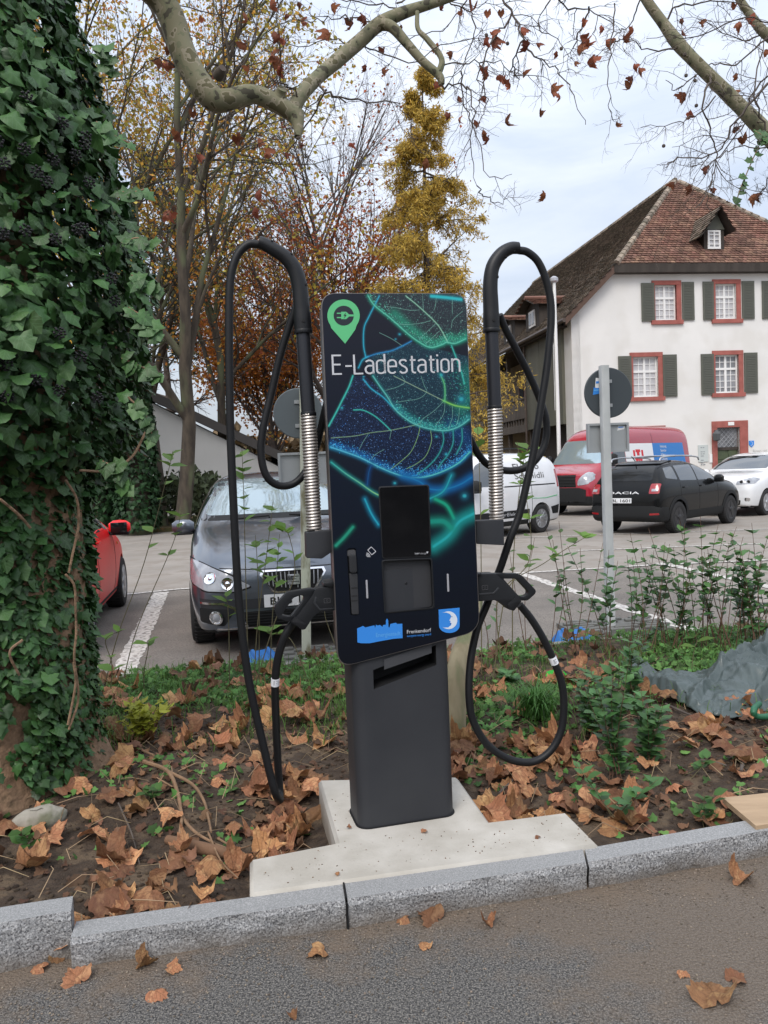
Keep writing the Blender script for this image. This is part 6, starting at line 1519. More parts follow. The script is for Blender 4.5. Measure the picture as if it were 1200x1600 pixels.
# mixed trees on the left verge
PM = [dict(n=12, ang=.48, ratio=.55, seg=10, wob=.085, up=.03, start=.18, rr=.55, tap=.85), dict(n=7, ang=.6, ratio=.5, seg=6, wob=.10, up=.02, start=.2, rr=.5), dict(n=5, ang=.7, ratio=.5, seg=4, wob=.14, up=-.01, start=.15), dict(n=4, ang=.7, ratio=.55, seg=3, wob=.14, up=-.03, start=.2, tip=True), dict(n=0, ang=.5, ratio=.5, seg=2, wob=.1, up=0)]
def verge_tree(x, Y, H_, r, d, seed, label, lv, P=PM): return tree('deciduous_tree', label, 'tree', xy(x, Y), P, H_, r, d=d, bark=BRK, seed=seed, leaves=lv)
lyg = lambda per, sz=.10: [(per, .16, sz, L_YG, None, dict(asp=1.4)), (per*.6, .16, sz, L_YL, None, dict(asp=1.4))]
verge_tree(278, 21.5, 15, .22, (.03, 0, 1), 14, 'stout leaning tree with thin yellow foliage on the verge', lyg(2.0, .085))
verge_tree(250, 23.5, 14, .17, (.0, 0, 1), 15, 'slim dark stemmed tree between the ivy clad trunk and the leaning tree', lyg(1.5, .085))
verge_tree(350, 30, 15, .2, (-.05, 0, 1), 17, 'far yellow leaved tree right of the leaning tree', lyg(2.0, .10))
verge_tree(160, 27, 17, .25, (.06, 0, 1), 19, 'tall ochre leaved tree behind the big ivy', [(1.8, .2, .10, L_YL, None, dict(asp=1.4)), (1.5, .2, .10, L_OR, None, dict(asp=1.4))])
verge_tree(215, 36, 18, .25, (.04, 0, 1), 23, 'far bare crowned tree with some yellow leaves', [(1.3, .2, .11, L_YL, None, dict(asp=1.4))])
# dark pine behind
PP = [dict(n=40, ang=1.2, ratio=.22, seg=10, wob=.02, up=.01, start=.25, rr=.25, tap=.9, shape=lambda t: 1.1-.7*t), dict(n=9, ang=.7, ratio=.42, seg=5, wob=.08, up=.03, start=.3), dict(n=4, ang=.7, ratio=.5, seg=3, wob=.12, up=.05, start=.2, tip=True), dict(n=0, ang=.5, ratio=.5, seg=2, wob=.1, up=0)]
tree('pine_tree', 'dark green pine seen between the left verge trees', 'tree', xy(275, 41), PP, 17.5, .25, bark=BRD, seed=31, leaves=[(11, .12, .07, L_DG, lambda p, rg: p[2] > 7, dict(asp=3.0))])
# ivy clad trunk on the verge
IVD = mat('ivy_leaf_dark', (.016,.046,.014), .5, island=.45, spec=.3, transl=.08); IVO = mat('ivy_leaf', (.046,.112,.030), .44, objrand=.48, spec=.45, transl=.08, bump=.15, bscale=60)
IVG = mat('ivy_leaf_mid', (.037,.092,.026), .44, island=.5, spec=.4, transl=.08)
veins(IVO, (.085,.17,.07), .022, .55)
def star_leaf(kind='ivy'):
    if kind == 'ivy':
        o_ = [(0,0), (.22,-.12), (.48,.0), (.40,.22), (.48,.44), (.29,.58), (0,.98), (-.29,.58), (-.48,.44), (-.40,.22), (-.48,.0), (-.22,-.12)]
        V = [(0, .30, .07)]+[(x, y, (-.22*abs(x)*1.4-.20*max(0, y-.4)) if k % 2 else -.01) for k, (x, y) in enumerate(o_)]
    else:
        half = [(.08,-.04), (.26,-.10), (.44,-.04), (.52,.10), (.64,.20), (.72,.40), (.56,.42), (.52,.56), (.40,.54), (.34,.64), (.28,.80), (.15,.80), (.08,.92)]
        o_ = [(0,.06)]+half+[(0,1.03)]+[(-x, y) for x, y in half[::-1]]
        V = [(0, .34, 0)]+[(x, y, 0) for x, y in o_]
    n = len(o_); F = [(0, i+1, (i+1) % n+1) for i in range(n)]
    return np.array(V, float), np.array(F)
IV_V, IV_F = star_leaf('ivy')
def place_many(V0, F0, pos, nrm, tipd, size):
    "copies of a small mesh: z axis -> nrm, y axis -> tipd"
    pos = np.asarray(pos); N = nrm/np.linalg.norm(nrm, axis=1)[:, None]; Y = tipd-N*np.sum(tipd*N, 1)[:, None]; Y /= np.linalg.norm(Y, axis=1)[:, None]+1e-9; X = np.cross(Y, N)
    s = size[:, None, None]
    if V0.ndim == 2: V0 = np.broadcast_to(V0, (len(pos),)+V0.shape)
    V = pos[:, None, :]+s*(V0[:, :, 0:1]*X[:, None, :]+V0[:, :, 1:2]*Y[:, None, :]+V0[:, :, 2:3]*N[:, None, :])
    F = (np.arange(len(pos))*V0.shape[1])[:, None, None]+F0[None]
    return V.reshape(-1, 3), F.reshape(-1, F0.shape[1]), (X, Y, N)
def clad(name, label, cx, cy, z0, z1_, rfun, n, size, bark, rb, seed, parent=None):
    rg = np.random.RandomState(seed); T_ = thing(name, label, 'tree', (cx, cy, LOT))
    zs = np.linspace(z0, z1_, 12); V, F = tubes([(np.stack([np.full(12, cx), np.full(12, cy), zs], 1), np.linspace(rb, rb*.7, 12))], 12); np_mesh('trunk', V, F, bark, T_, smooth=True)
    a = rg.uniform(0, 2*np.pi, n); z = rg.uniform(z0+.2, z1_, n); r = np.array([rfun(t) for t in z])*(.78+.3*rg.rand(n))
    pos = np.stack([cx+r*np.cos(a), cy+r*np.sin(a), z], 1); N = np.stack([np.cos(a), np.sin(a), .5+0*a], 1)+rg.randn(n, 3)*.45; tip = np.stack([0*a, 0*a, -1+0*a], 1)+rg.randn(n, 3)*.4
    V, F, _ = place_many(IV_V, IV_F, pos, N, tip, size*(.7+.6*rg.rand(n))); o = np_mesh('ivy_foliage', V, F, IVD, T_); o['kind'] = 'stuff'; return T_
q = xy(213, 22); clad('ivy_clad_tree', 'far ivy clad trunk on the verge beside the red car', q[0], q[1], LOT, 9.0, lambda z: .62-.03*z, 5200, .13, BRK, .34, 41)
q = xy(150, 23); clad('ivy_clad_tree', 'second far ivy covered stem mostly behind the near ivy', q[0], q[1], LOT, 6.0, lambda z: .9-.05*z, 3600, .14, BRK, .3, 42)

# ------------------------------------------------------------------ near plane tree with its ivy, left edge
def plane_bark():
    m = bpy.data.materials.new('plane_bark'); m.use_nodes = True; N = m.node_tree.nodes; L = m.node_tree.links; b = N['Principled BSDF']; b.inputs['Roughness'].default_value = .85
    t = N.new('ShaderNodeTexCoord'); n1 = N.new('ShaderNodeTexNoise'); n1.inputs['Scale'].default_value = 15; n1.inputs['Detail'].default_value = 2.5; n1.inputs['Distortion'].default_value = 0
    n2 = N.new('ShaderNodeTexNoise'); n2.inputs['Scale'].default_value = 3; n2.inputs['Detail'].default_value = 3
    L.new(t.outputs['Object'], n1.inputs['Vector']); L.new(t.outputs['Object'], n2.inputs['Vector'])
    r = N.new('ShaderNodeValToRGB'); r.color_ramp.interpolation = 'CONSTANT'; e = r.color_ramp.elements
    e[0].position = 0; e[0].color = (.060,.055,.035, 1); e[1].position = .37; e[1].color = (.155,.160,.095, 1)
    x = e.new(.43); x.color = (.20,.19,.12, 1); x = e.new(.56); x.color = (.28,.25,.18, 1); x = e.new(.61); x.color = (.115,.105,.055, 1)
    L.new(n1.outputs['Fac'], r.inputs[0]); mx = N.new('ShaderNodeMixRGB'); mx.blend_type = 'MULTIPLY'; mx.inputs[0].default_value = .55; L.new(r.outputs[0], mx.inputs[1])
    r2 = N.new('ShaderNodeValToRGB'); r2.color_ramp.elements[0].color = (.55,.50,.42, 1); r2.color_ramp.elements[1].color = (1,1,1,1); r2.color_ramp.elements[0].position = .3; r2.color_ramp.elements[1].position = .6
    L.new(n2.outputs['Fac'], r2.inputs[0]); L.new(r2.outputs[0], mx.inputs[2]); L.new(mx.outputs[0], b.inputs['Base Color'])
    bp = N.new('ShaderNodeBump'); bp.inputs['Strength'].default_value = .5; bp.inputs['Distance'].default_value = .008; L.new(r.outputs[0], bp.inputs['Height']); L.new(bp.outputs[0], b.inputs['Normal']); return m
PBK = plane_bark(); TWG = mat('plane_twig', (.070,.055,.048), .9, col2=(.11,.09,.075), scale=8)
TBK = mat('plane_trunk_bark', (.30,.19,.115), .95, col2=(.21,.135,.085), scale=6, bump=1.0, bscale=22, bdist=.02, col3=(.15,.10,.06), s3=17)
XC, YC = -1.93, 3.56
def edge_r(z):
    pts = [(-.2, .60), (.29, .55), (.85, .51), (1.30, .52), (1.46, .62), (1.57, .76), (1.82, .83), (2.38, .83), (2.66, .77), (2.94, .72), (3.5, .63), (6, .60)]
    for i in range(len(pts)-1):
        if z <= pts[i+1][0]: t = (z-pts[i][0])/(pts[i+1][0]-pts[i][0]); return pts[i][1]+(pts[i+1][1]-pts[i][1])*max(0, t)
    return .6
PT = thing('plane_tree', 'big plane tree trunk smothered in ivy at the left edge, mottled limb overhead', 'tree', (XC, YC, 0))
nz_, na = 60, 40; V = []
for j in range(nz_+1):
    z = -.25+6.6*(j/nz_)
    for i in range(na):
        a = 2*math.pi*i/na; fl_ = max(0, .32-z)**2*.9*(1+.5*math.sin(3*a+1)); r_0 = (.50-.012*z)*(1+.05*math.sin(2*a+z)+.04*noise.noise(Vector((math.cos(a)*2, math.sin(a)*2, z*2))))+fl_
        V.append((XC+r_0*math.cos(a), YC+r_0*math.sin(a), z))
F = [(j*na+i, j*na+(i+1) % na, (j+1)*na+(i+1) % na, (j+1)*na+i) for j in range(nz_) for i in range(na)]
np_mesh('trunk', V, F, TBK, PT, smooth=True)
# ivy leaves over the near half
rg = np.random.RandomState(8); n = 22000
a = rg.uniform(-math.pi*1.02, math.pi*.22, n); z = np.where(rg.rand(n) < .06, rg.uniform(-.03, .5, n), rg.uniform(.02, 4.35, n))
bulge = np.array([noise.noise(Vector((math.cos(t)*1.6+3, math.sin(t)*1.6, h*1.9))) for t, h in zip(a, z)])
lay = rg.rand(n)**.75
R0 = np.array([edge_r(h) for h in z]); r = .47+(R0*(1+.13*bulge)-.47)*(.10+.93*lay)
bare = (z < .56+.10*np.sin(a*9)+.06*np.sin(a*23)) & (a < -.74+.10*np.sin(z*17)) & (a > -2.2)                 # bark shows low on the left
keep = ~bare | (rg.rand(n) < .04)
# hollows between the ivy masses
hol = np.array([noise.noise(Vector((math.cos(t)*2.2, math.sin(t)*2.2+7, h*2.6))) for t, h in zip(a, z)])
keep &= ~((hol > .40) & (lay > .66))
a, z, r, lay, bulge = (v[keep] for v in (a, z, r, lay, bulge)); n = len(a)
pos = np.stack([XC+r*np.cos(a), YC+r*np.sin(a), z], 1)
N_ = np.stack([np.cos(a), np.sin(a), .55+0*a], 1)+rg.randn(n, 3)*.50; tip = np.stack([.25*np.cos(a), .25*np.sin(a), -1+0*a], 1)+rg.randn(n, 3)*.38
sz = (.026+.044*rg.rand(n)**1.4+.018*(bulge > .1))*np.where(z < .8, .78, 1.0)
vis = lay*sz*(np.sin(-a)*.6+np.cos(a)*.5+.3)                          # how large and how far out a leaf shows
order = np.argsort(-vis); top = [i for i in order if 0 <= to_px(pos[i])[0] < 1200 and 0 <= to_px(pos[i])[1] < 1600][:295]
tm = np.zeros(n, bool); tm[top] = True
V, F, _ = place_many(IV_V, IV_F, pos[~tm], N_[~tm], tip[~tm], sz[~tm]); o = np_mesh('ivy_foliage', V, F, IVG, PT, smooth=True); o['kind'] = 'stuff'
def leaf_mesh(name, V, F, m):
    me = bpy.data.meshes.new(name); me.from_pydata([tuple(v) for v in V], [], [tuple(f) for f in F]); me.materials.append(m); me.polygons.foreach_set('use_smooth', [True]*len(F)); return me
ivm = []
for k in range(4):
    W_ = IV_V.copy(); W_[:, 2] += (.18*k/3-.05)*W_[:, 0]**2*4+.06*np.sin(W_[:, 1]*4+k); W_[1:, 0] *= (.9+.08*k); ivm.append(leaf_mesh('ivy_leaf', W_, IV_F, IVO))
inv = WM[PT.name].inverted()
def frame(p, nn, t, s):
    nn = Vector(nn).normalized(); t = Vector(t); t = (t-nn*t.dot(nn)).normalized(); x = t.cross(nn)
    M_ = Matrix((x*s, t*s, nn*s)).transposed().to_4x4(); M_.translation = Vector(p); return M_
for c_, i in enumerate(top):
    o = bpy.data.objects.new('ivy_leaf', ivm[c_ % 4]); C.objects.link(o); o.parent = PT; o.matrix_basis = inv@frame(pos[i], N_[i], tip[i], sz[i]*1.12)
# berry heads
BER = mat('ivy_berry', (.008,.007,.009), .5)
def berries():
    m = MB(); rr_ = random.Random(3)
    for k in range(17):
        u_ = 1-2*(k+.5)/17; t_ = k*2.4; d = Vector((math.sqrt(1-u_*u_)*math.cos(t_), math.sqrt(1-u_*u_)*math.sin(t_), u_)); c = d*.021
        m.lathe([(.0001, -.0058), (.0048, -.003), (.0058, 0), (.0048, .003), (.0001, .0058)], c, 6)
        m.tube([Vector((0, 0, 0)), c], .0009, 3)
    me = m.build('berry_cluster', BER, None, smooth=True); d = me.data; bpy.data.objects.remove(me); return d
bd_ = berries()
for (x, y) in ((76,150),(150,190),(215,222),(62,232),(120,248),(20,255),(75,268),(95,283),(200,283),(40,360),(130,358),(147,356),(97,373),(10,140+80),(8,365),(222,433),(232,468),(100,520),(130,556),(10,570),(56,594),(92,610),(14,620),(174,620),(170,240),(218,210)):
    Y_ = 2.86+.0016*x; p = at_y(x, y, Y_+.06*random.random())
    rr_ = math.hypot(p.x-XC, p.y-YC); o = bpy.data.objects.new('berry_cluster', bd_); C.objects.link(o); o.parent = PT
    p = Vector((XC, YC, 0))+(Vector((p.x, p.y, 0))-Vector((XC, YC, 0))).normalized()*min(rr_, edge_r(p.z)*1.06); p.z = at_y(x, y, p.y).z
    o.matrix_basis = inv@Matrix.Translation(p)@Matrix.Rotation(random.random()*6, 4, 'Z')
# ivy stems showing between leaves
st_ = []
for pts in ([(230,1000+70),(236,1140),(212,1265)], [(205,795),(232,830),(236,900),(238,980),(232,1060),(245,1180),(215,1280)], [(0,560),(60,610),(95,650)], [(205,500),(240,560),(245,640),(225,740),(215,790)], [(70,1000),(30,1040),(60,1110)], [(250,470),(330,470),(410,430),(460,340)]):
    st_.append([at_y(x*.5+(0), 500+y*.5, 2.98+.0012*x) for x, y in pts])
for s_ in st_: MB().tube(catmull(s_, 6), .0055, 6).build('ivy_stem', TBK, PT, smooth=True)
# trailing sprigs that stick out at the right of the mass
def sprig(pts, nl, s0, parent, m=None, r=.0035, seed=0):
    rr_ = random.Random(seed); P = catmull(pts, 6); MB().tube(P, r, 5).build('ivy_stem', TBK, parent, smooth=True)
    for k in range(nl):
        i = int((k+.5)/nl*(len(P)-1)); d = Vector((rr_.uniform(-1, 1), rr_.uniform(-1, .2), rr_.uniform(-1, .3))).normalized()
        nn = Vector((rr_.uniform(-.6, .6), -1, .6)).normalized(); o = bpy.data.objects.new('ivy_leaf', ivm[k % 4]); C.objects.link(o); o.parent = parent
        o.matrix_basis = WM[parent.name].inverted()@frame(P[i], nn, d, s0*rr_.uniform(.7, 1.2))
# mottled limb overhead
def pxl(x, y, Y): return at_y(x, y, Y)
LY = 4.25
limb = [Vector((XC+.1, YC+.05, 4.9)), Vector((-1.75, 3.9, 4.75)), pxl(150, -90, 4.1), pxl(222, -30, 4.2), pxl(262, 15, LY), pxl(285, 80, LY), pxl(308, 125, LY), pxl(335, 155, LY), pxl(360, 155, LY), pxl(395, 147, LY+.05), pxl(432, 162, LY+.1), pxl(462, 180, LY+.12)]
rad = [.14, .12, .085, .074, .069, .067, .066, .066, .054, .048, .048, .049]
def taper_path(pts, rad, n=6):
    P = catmull(pts, n); rr_ = []
    for i in range(len(P)):
        t = i/n; k = min(int(t), len(rad)-2); rr_.append(rad[k]+(rad[k+1]-rad[k])*(t-k))
    return P, [v*(1+.06*noise.noise(p*7)) for v, p in zip(rr_, P)]
P, rr = taper_path(limb, rad); MB().tube(P, rr, 18).build('limb', PBK, PT, smooth=True)
l2 = [pxl(455, 178, LY+.12), pxl(470, 150, LY+.14), pxl(495, 122, LY+.2), pxl(530, 92, LY+.25), pxl(565, 62, LY+.3), pxl(592, 38, LY+.33), pxl(630, 20, LY+.36), pxl(690, 0, LY+.4), pxl(770, -30, LY+.5), pxl(860, -80, LY+.6)]
P2, rr2 = taper_path(l2, [.044, .038, .038, .039, .039, .041, .033, .027, .022, .016]); MB().tube(P2, rr2, 16).build('limb', PBK, PT, smooth=True)
l3 = [pxl(592, 38, LY+.33), pxl(612, 42, LY+.3), pxl(636, 68, LY+.28), pxl(660, 95, LY+.26), pxl(686, 118, LY+.26), pxl(690, 132, LY+.26)]
P3, rr3 = taper_path(l3, [.036, .031, .026, .023, .023, .018]); MB().tube(P3, rr3, 12).build('limb', PBK, PT, smooth=True)
l4 = [pxl(652, 18, LY+.3), pxl(653, 45, LY+.28), pxl(668, 62, LY+.27), pxl(690, 92, LY+.26), pxl(684, 118, LY+.26)]
P4, rr4 = taper_path(l4, [.012, .014, .016, .017, .02]); MB().tube(P4, rr4, 8).build('limb', PBK, PT, smooth=True)
P5, rr5 = taper_path([pxl(462, 178, LY+.12), pxl(466, 198, LY+.1), pxl(465, 214, LY+.08)], [.05, .030, .020]); MB().tube(P5, rr5, 12).build('stub', PBK, PT, smooth=True)
P6, rr6 = taper_path([pxl(432, 160, LY+.1), pxl(438, 146, LY+.08), pxl(441, 138, LY+.06)], [.04, .030, .026]); MB().tube(P6, rr6, 10).build('stub', PBK, PT, smooth=True)
P7, rr7 = taper_path([pxl(340, 120, LY), pxl(345, 112, LY-.03), pxl(348, 106, LY-.05)], [.03, .028, .02]); MB().tube(P7, rr7, 10).build('stub', TWG, PT, smooth=True)

RT = thing('plane_tree', 'second plane tree whose bare limb and hanging twigs come in at the top right corner', 'tree', (5.6, 6.2, LOT))
trk = [Vector((5.6, 6.2, -.3)), Vector((5.55, 6.15, 1.5)), Vector((5.5, 6.1, 3.2)), Vector((5.4, 6.0, 5.5))]
P, rr = taper_path(trk, [.42, .34, .30, .26]); MB().tube(P, rr, 16).build('trunk', PBK, RT, smooth=True)
RY = 5.2
l5 = [Vector((5.5, 6.1, 2.6)), pxl(1420, 400, RY+.5), pxl(1300, 310, RY+.2), pxl(1228, 240, RY), pxl(1195, 205, RY), pxl(1158, 168, RY), pxl(1118, 128, RY), pxl(1080, 90, RY), pxl(1058, 66, RY), pxl(1035, 35, RY), pxl(1005, -8, RY), pxl(960, -90, RY)]
P8, rr8 = taper_path(l5, [.14, .10, .070, .060, .054, .046, .042, .039, .043, .034, .030, .022]); MB().tube(P8, rr8, 14).build('limb', PBK, RT, smooth=True)
l6 = [Vector((5.5, 6.1, 3.0)), pxl(1400, 200, RY+.4), pxl(1290, 110, RY+.4), pxl(1205, 60, RY+.3), pxl(1170, 20, RY+.3), pxl(1130, -40, RY+.3)]
P9, rr9 = taper_path(l6, [.12, .09, .05, .035, .028, .02]); MB().tube(P9, rr9, 10).build('limb', PBK, RT, smooth=True)

# fine twigs: guide lines read from the picture, each with forking side twigs
def twig_set(parent, guides, seed, per=6, lvls=2):
    rg = np.random.RandomState(seed); br = []; tips = []
    def sub(p, d, L, r, lv):
        m = 5; pts = [p]; dd = d/np.linalg.norm(d)
        for i in range(m): dd = dd+rg.randn(3)*.22+np.array([0, 0, -.05]); dd /= np.linalg.norm(dd); pts.append(pts[-1]+dd*L/m)
        pts = np.array(pts); br.append((pts, np.linspace(r, r*.45, m+1))); tips.append(pts[-1])
        if lv > 0:
            for k in range(rg.randint(2, 4)):
                i = rg.randint(1, m); sub(pts[i], rand_dir(pts[i+1]-pts[i], .7+.3*rg.rand(), rg), L*.55*(.7+.6*rg.rand()), r*.6, lv-1)
    for (pts, Y, r0) in guides:
        W_ = [pxl(x, y, Y+dy) for (x, y), dy in zip(pts, np.cumsum(rg.uniform(-.12, .12, len(pts))))]; P = np.array([tuple(v) for v in catmull(W_, 5)])
        P[1:-1] += rg.randn(len(P)-2, 3)*.008
        br.append((P, np.linspace(r0, r0*.35, len(P)))); tips.append(P[-1]); Lg = np.linalg.norm(P[-1]-P[0])
        for k in range(per):
            i = rg.randint(1, len(P)-1); sub(P[i], rand_dir(P[i+1 if i+1 < len(P) else i]-P[i-1], .7+.35*rg.rand(), rg), (.15+.30*rg.rand())*min(1.2, Lg), max(.0016, r0*.4), lvls)
    V, F = tubes(br, 4); o = np_mesh('twigs', V, F, TWG, parent); o['kind'] = 'stuff'; return tips
GL1 = [([(592,38),(560,30),(520,28),(480,35),(440,30)], 4.5, .006), ([(560,62),(580,75),(640,95),(700,70),(760,60)], 4.6, .006), ([(470,150),(440,130),(400,110),(360,95)], 4.3, .006), ([(440,138),(436,60),(432,0)], 4.3, .005),
       ([(465,214),(480,240),(478,262)], 4.3, .005), ([(500,130),(520,150),(560,155),(620,165),(650,200)], 4.5, .007), ([(510,140),(480,200),(430,260),(400,300)], 4.6, .006), ([(540,160),(500,150),(450,205),(390,230),(330,240)], 4.7, .005),
       ([(330,160),(300,200),(290,260),(270,330)], 4.5, .005), ([(290,110),(250,90),(210,120),(190,180)], 4.4, .005), ([(360,150),(350,220),(380,300),(360,360)], 4.8, .004), ([(690,132),(720,135),(740,160),(735,230),(745,290)], 4.6, .006),
       ([(690,105),(730,95),(780,100),(820,120)], 4.7, .006), ([(650,18),(600,10),(540,0),(500,-20)], 4.8, .006), ([(700,0),(740,30),(730,90),(700,140)], 4.9, .006), ([(770,-30),(800,20),(815,60),(800,100),(812,125)], 4.8, .009),
       ([(815,70),(840,90),(870,110),(895,150),(915,195)], 4.8, .006), ([(800,20),(770,60),(750,110),(760,160),(745,200)], 4.7, .006), ([(860,-40),(880,10),(920,15),(960,40)], 5.0, .008), ([(920,10),(905,50),(895,75),(880,90)], 5.0, .006),
       ([(960,5),(957,60),(950,120),(955,170),(960,190)], 5.1, .005), ([(720,110),(725,170),(745,215),(760,275),(800,272)], 4.6, .005), ([(745,290),(760,310),(785,315),(803,305)], 4.6, .004), ([(620,5),(660,-10),(720,10),(790,5)], 5.3, .006),
       ([(730,0),(700,40),(640,60),(600,110)], 5.5, .005), ([(380,0),(400,60),(360,120),(310,140)], 5.0, .005), ([(250,0),(330,20),(400,10),(470,60)], 5.2, .005), ([(560,80),(520,60),(470,70),(400,60),(340,70)], 5.0, .005), ([(860,0),(840,40),(870,60),(900,100)], 5.2, .005), ([(300,230),(260,290),(250,380)], 5.1, .004)]
tp1 = twig_set(PT, GL1, 4, per=8)
GL2 = [([(1035,35),(1060,10),(1120,0),(1180,15)], 5.2, .008), ([(1110,120),(1100,160),(1112,210),(1118,260),(1105,300),(1110,345)], 5.1, .008), ([(1060,70),(1020,80),(980,60),(940,80)], 5.2, .006), ([(1118,150),(1090,180),(1060,190),(1000,200)], 5.2, .005),
       ([(1200,130),(1150,190),(1120,240),(1060,250),(1040,262)], 5.0, .008), ([(1200,60),(1150,100),(1110,100),(1060,140),(1040,125)], 5.4, .007), ([(1210,230),(1150,230),(1110,255),(1080,262)], 5.1, .005), ([(1240,90),(1180,140),(1160,200),(1120,250),(1110,300)], 5.3, .007),
       ([(1000,0),(985,40),(960,60),(930,90)], 5.3, .005), ([(1250,0),(1180,60),(1140,55),(1090,30)], 5.5, .007), ([(1230,200),(1200,280),(1190,300)], 5.2, .005), ([(1220,320),(1190,300),(1150,300)], 5.4, .004), ([(1240,40),(1160,30),(1090,55),(1010,60)], 5.0, .006), ([(1195,205),(1180,150),(1190,80),(1230,0)], 5.1, .008), ([(1235,180),(1170,215),(1100,215),(1050,230)], 5.4, .005)]
tp2 = twig_set(RT, GL2, 6, per=8)
# dead leaves still hanging, and seed balls
PLV, PLF = star_leaf('plane')
def crumple(V, k, seed, fold=.25):
    r_ = np.random.RandomState(seed); W_ = V.copy(); W_[:, 1] -= .35; a_ = r_.uniform(0, 6.28); d = np.array([math.cos(a_), math.sin(a_)]); u_ = W_[:, :2]@d; v_ = W_[:, :2]@np.array([-d[1], d[0]])
    W_[:, 2] = k*(u_**2)*1.4+fold*np.abs(v_)*.6*r_.choice([-1, 1])+.05*np.sin(u_*9+seed)+.04*np.sin(v_*11+seed*2)+r_.uniform(-.045, .045, len(W_))
    W_[:, 0] *= 1-.18*abs(k); W_[:, 2] -= W_[:, 2].mean()*.5; return W_
def subdiv_fan(V, F):
    "mid ring between centre and outline so a leaf can bend"
    n = len(V)-1; c = V[0]; mid = c+(V[1:]-c)*.55; W_ = np.concatenate([V[:1], mid, V[1:]]); Fs = []
    for i in range(n):
        j = (i+1) % n; Fs += [(0, 1+i, 1+j), (1+i, 1+n+i, 1+n+j), (1+i, 1+n+j, 1+j)]
    return W_, np.array(Fs)
PLV2, PLF2 = subdiv_fan(PLV, PLF)
HLM = mat('hanging_dead_leaf', (.20,.055,.030), .75, objrand=.45, transl=.3, col2=(.26,.09,.04), scale=20)
hlm = [leaf_mesh('hanging_leaf', crumple(PLV2, 1.6, 50+k, .5)*np.array([.8, 1, 1]), PLF2, HLM) for k in range(5)]
def hang(parent, tips, n, seed, sz=.075):
    r_ = random.Random(seed); V_ = [t for t in tips if 0 < to_px(t)[0] < 1200 and 0 < to_px(t)[1] < 420]; r_.shuffle(V_)
    for k, t in enumerate(V_[:n]):
        o = bpy.data.objects.new('hanging_leaf', hlm[k % 5]); C.objects.link(o); o.parent = parent; s = sz*r_.uniform(.6, 1.25)
        o.matrix_basis = WM[parent.name].inverted()@frame(Vector(t)+Vector((0, 0, -.3*s)), (r_.uniform(-1, 1), r_.uniform(-1, 1), r_.uniform(-.2, .5)), (r_.uniform(-.3, .3), r_.uniform(-.3, .3), -1), s)
hang(PT, tp1, 95, 1, .060); hang(RT, tp2, 26, 2, .060)
for parent, pts in ((PT, [(793,68),(877,76),(760,55)]), (RT, [(1072,118),(1086,126),(1088,165),(1037,228),(1070,85)])):
    for x, y in pts:
        p = pxl(x, y, 5.0); MB().lathe([(.0001, -.012), (.009, -.008), (.012, 0), (.009, .008), (.0001, .012)], p, 8).build('seed_ball', TWG, parent, smooth=True)
        MB().tube([p, p+Vector((.01, 0, .10))], .001, 3).build('seed_stalk', TWG, parent)
sprig([pxl(1192, 215, 5.1), pxl(1178, 245, 5.08), pxl(1165, 275, 5.05), pxl(1155, 300, 5.05), pxl(1148, 328, 5.05)], 11, .055, RT, seed=3)
sprig([pxl(1180, 205, 5.1), pxl(1192, 212, 5.06), pxl(1203, 222, 5.05)], 12, .06, RT, seed=5)
for k, pts in enumerate(([(205,430),(228,440),(248,452)], [(190,300),(210,300),(225,296)], [(200,480),(230,500),(250,530)], [(190,560),(225,575),(252,590)], [(150,190),(175,210),(205,225)], [(200,620),(228,650),(240,690)], [(150,70),(165,90),(172,120)], [(190,380),(215,372),(236,384)], [(160,720),(185,735),(195,765)])):
    sprig([pxl(x, y, 3.15+.02*i) for i, (x, y) in enumerate(pts)], 9, .066, PT, seed=20+k)

# distant wooded rise and an unseen hedge added behind the camera to darken reflections
def mass(name, label, cat, x0, x1, Y0, Y1, h0, h1, n, size, m, seed, kind=None, z0=LOT):
    rg = np.random.RandomState(seed); X = rg.uniform(x0, x1, n); Y = rg.uniform(Y0, Y1, n)
    H_ = np.array([h0+(h1-h0)*(.5+.8*noise.noise(Vector((x*.11, seed, y*.05)))) for x, y in zip(X, Y)]); Z = z0+H_*(rg.rand(n)**.6)
    V, F = scatter_leaves(np.stack([X, Y, Z], 1), size, rg, asp=1.3); o = np_mesh(name, V, F, m); tag(o, label, cat, None, kind); return o
mass('far_woods', 'hazy brown and green wood far beyond the house', None, -160, 140, 95, 125, 4, 9, 60000, 1.1, mat('far_foliage', (.14,.10,.055), .9, island=.4), 51, 'stuff')
hm = mat('hedge_green', (.035,.060,.022), .6, island=.4)
mass('unseen_hedge', 'unseen tall green hedge added behind the camera for dark reflections', 'hedge', -22, 22, -9.5, -8.2, 3.4, 4.2, 26000, .16, hm, 52, 'stuff', 0)
mass('verge_undergrowth', 'dark undergrowth below the verge trees', None, -16, -5.5, 23, 27, .6, 2.0, 9000, .16, mat('undergrowth_green', (.040,.055,.022), .7, island=.4), 53, 'stuff')
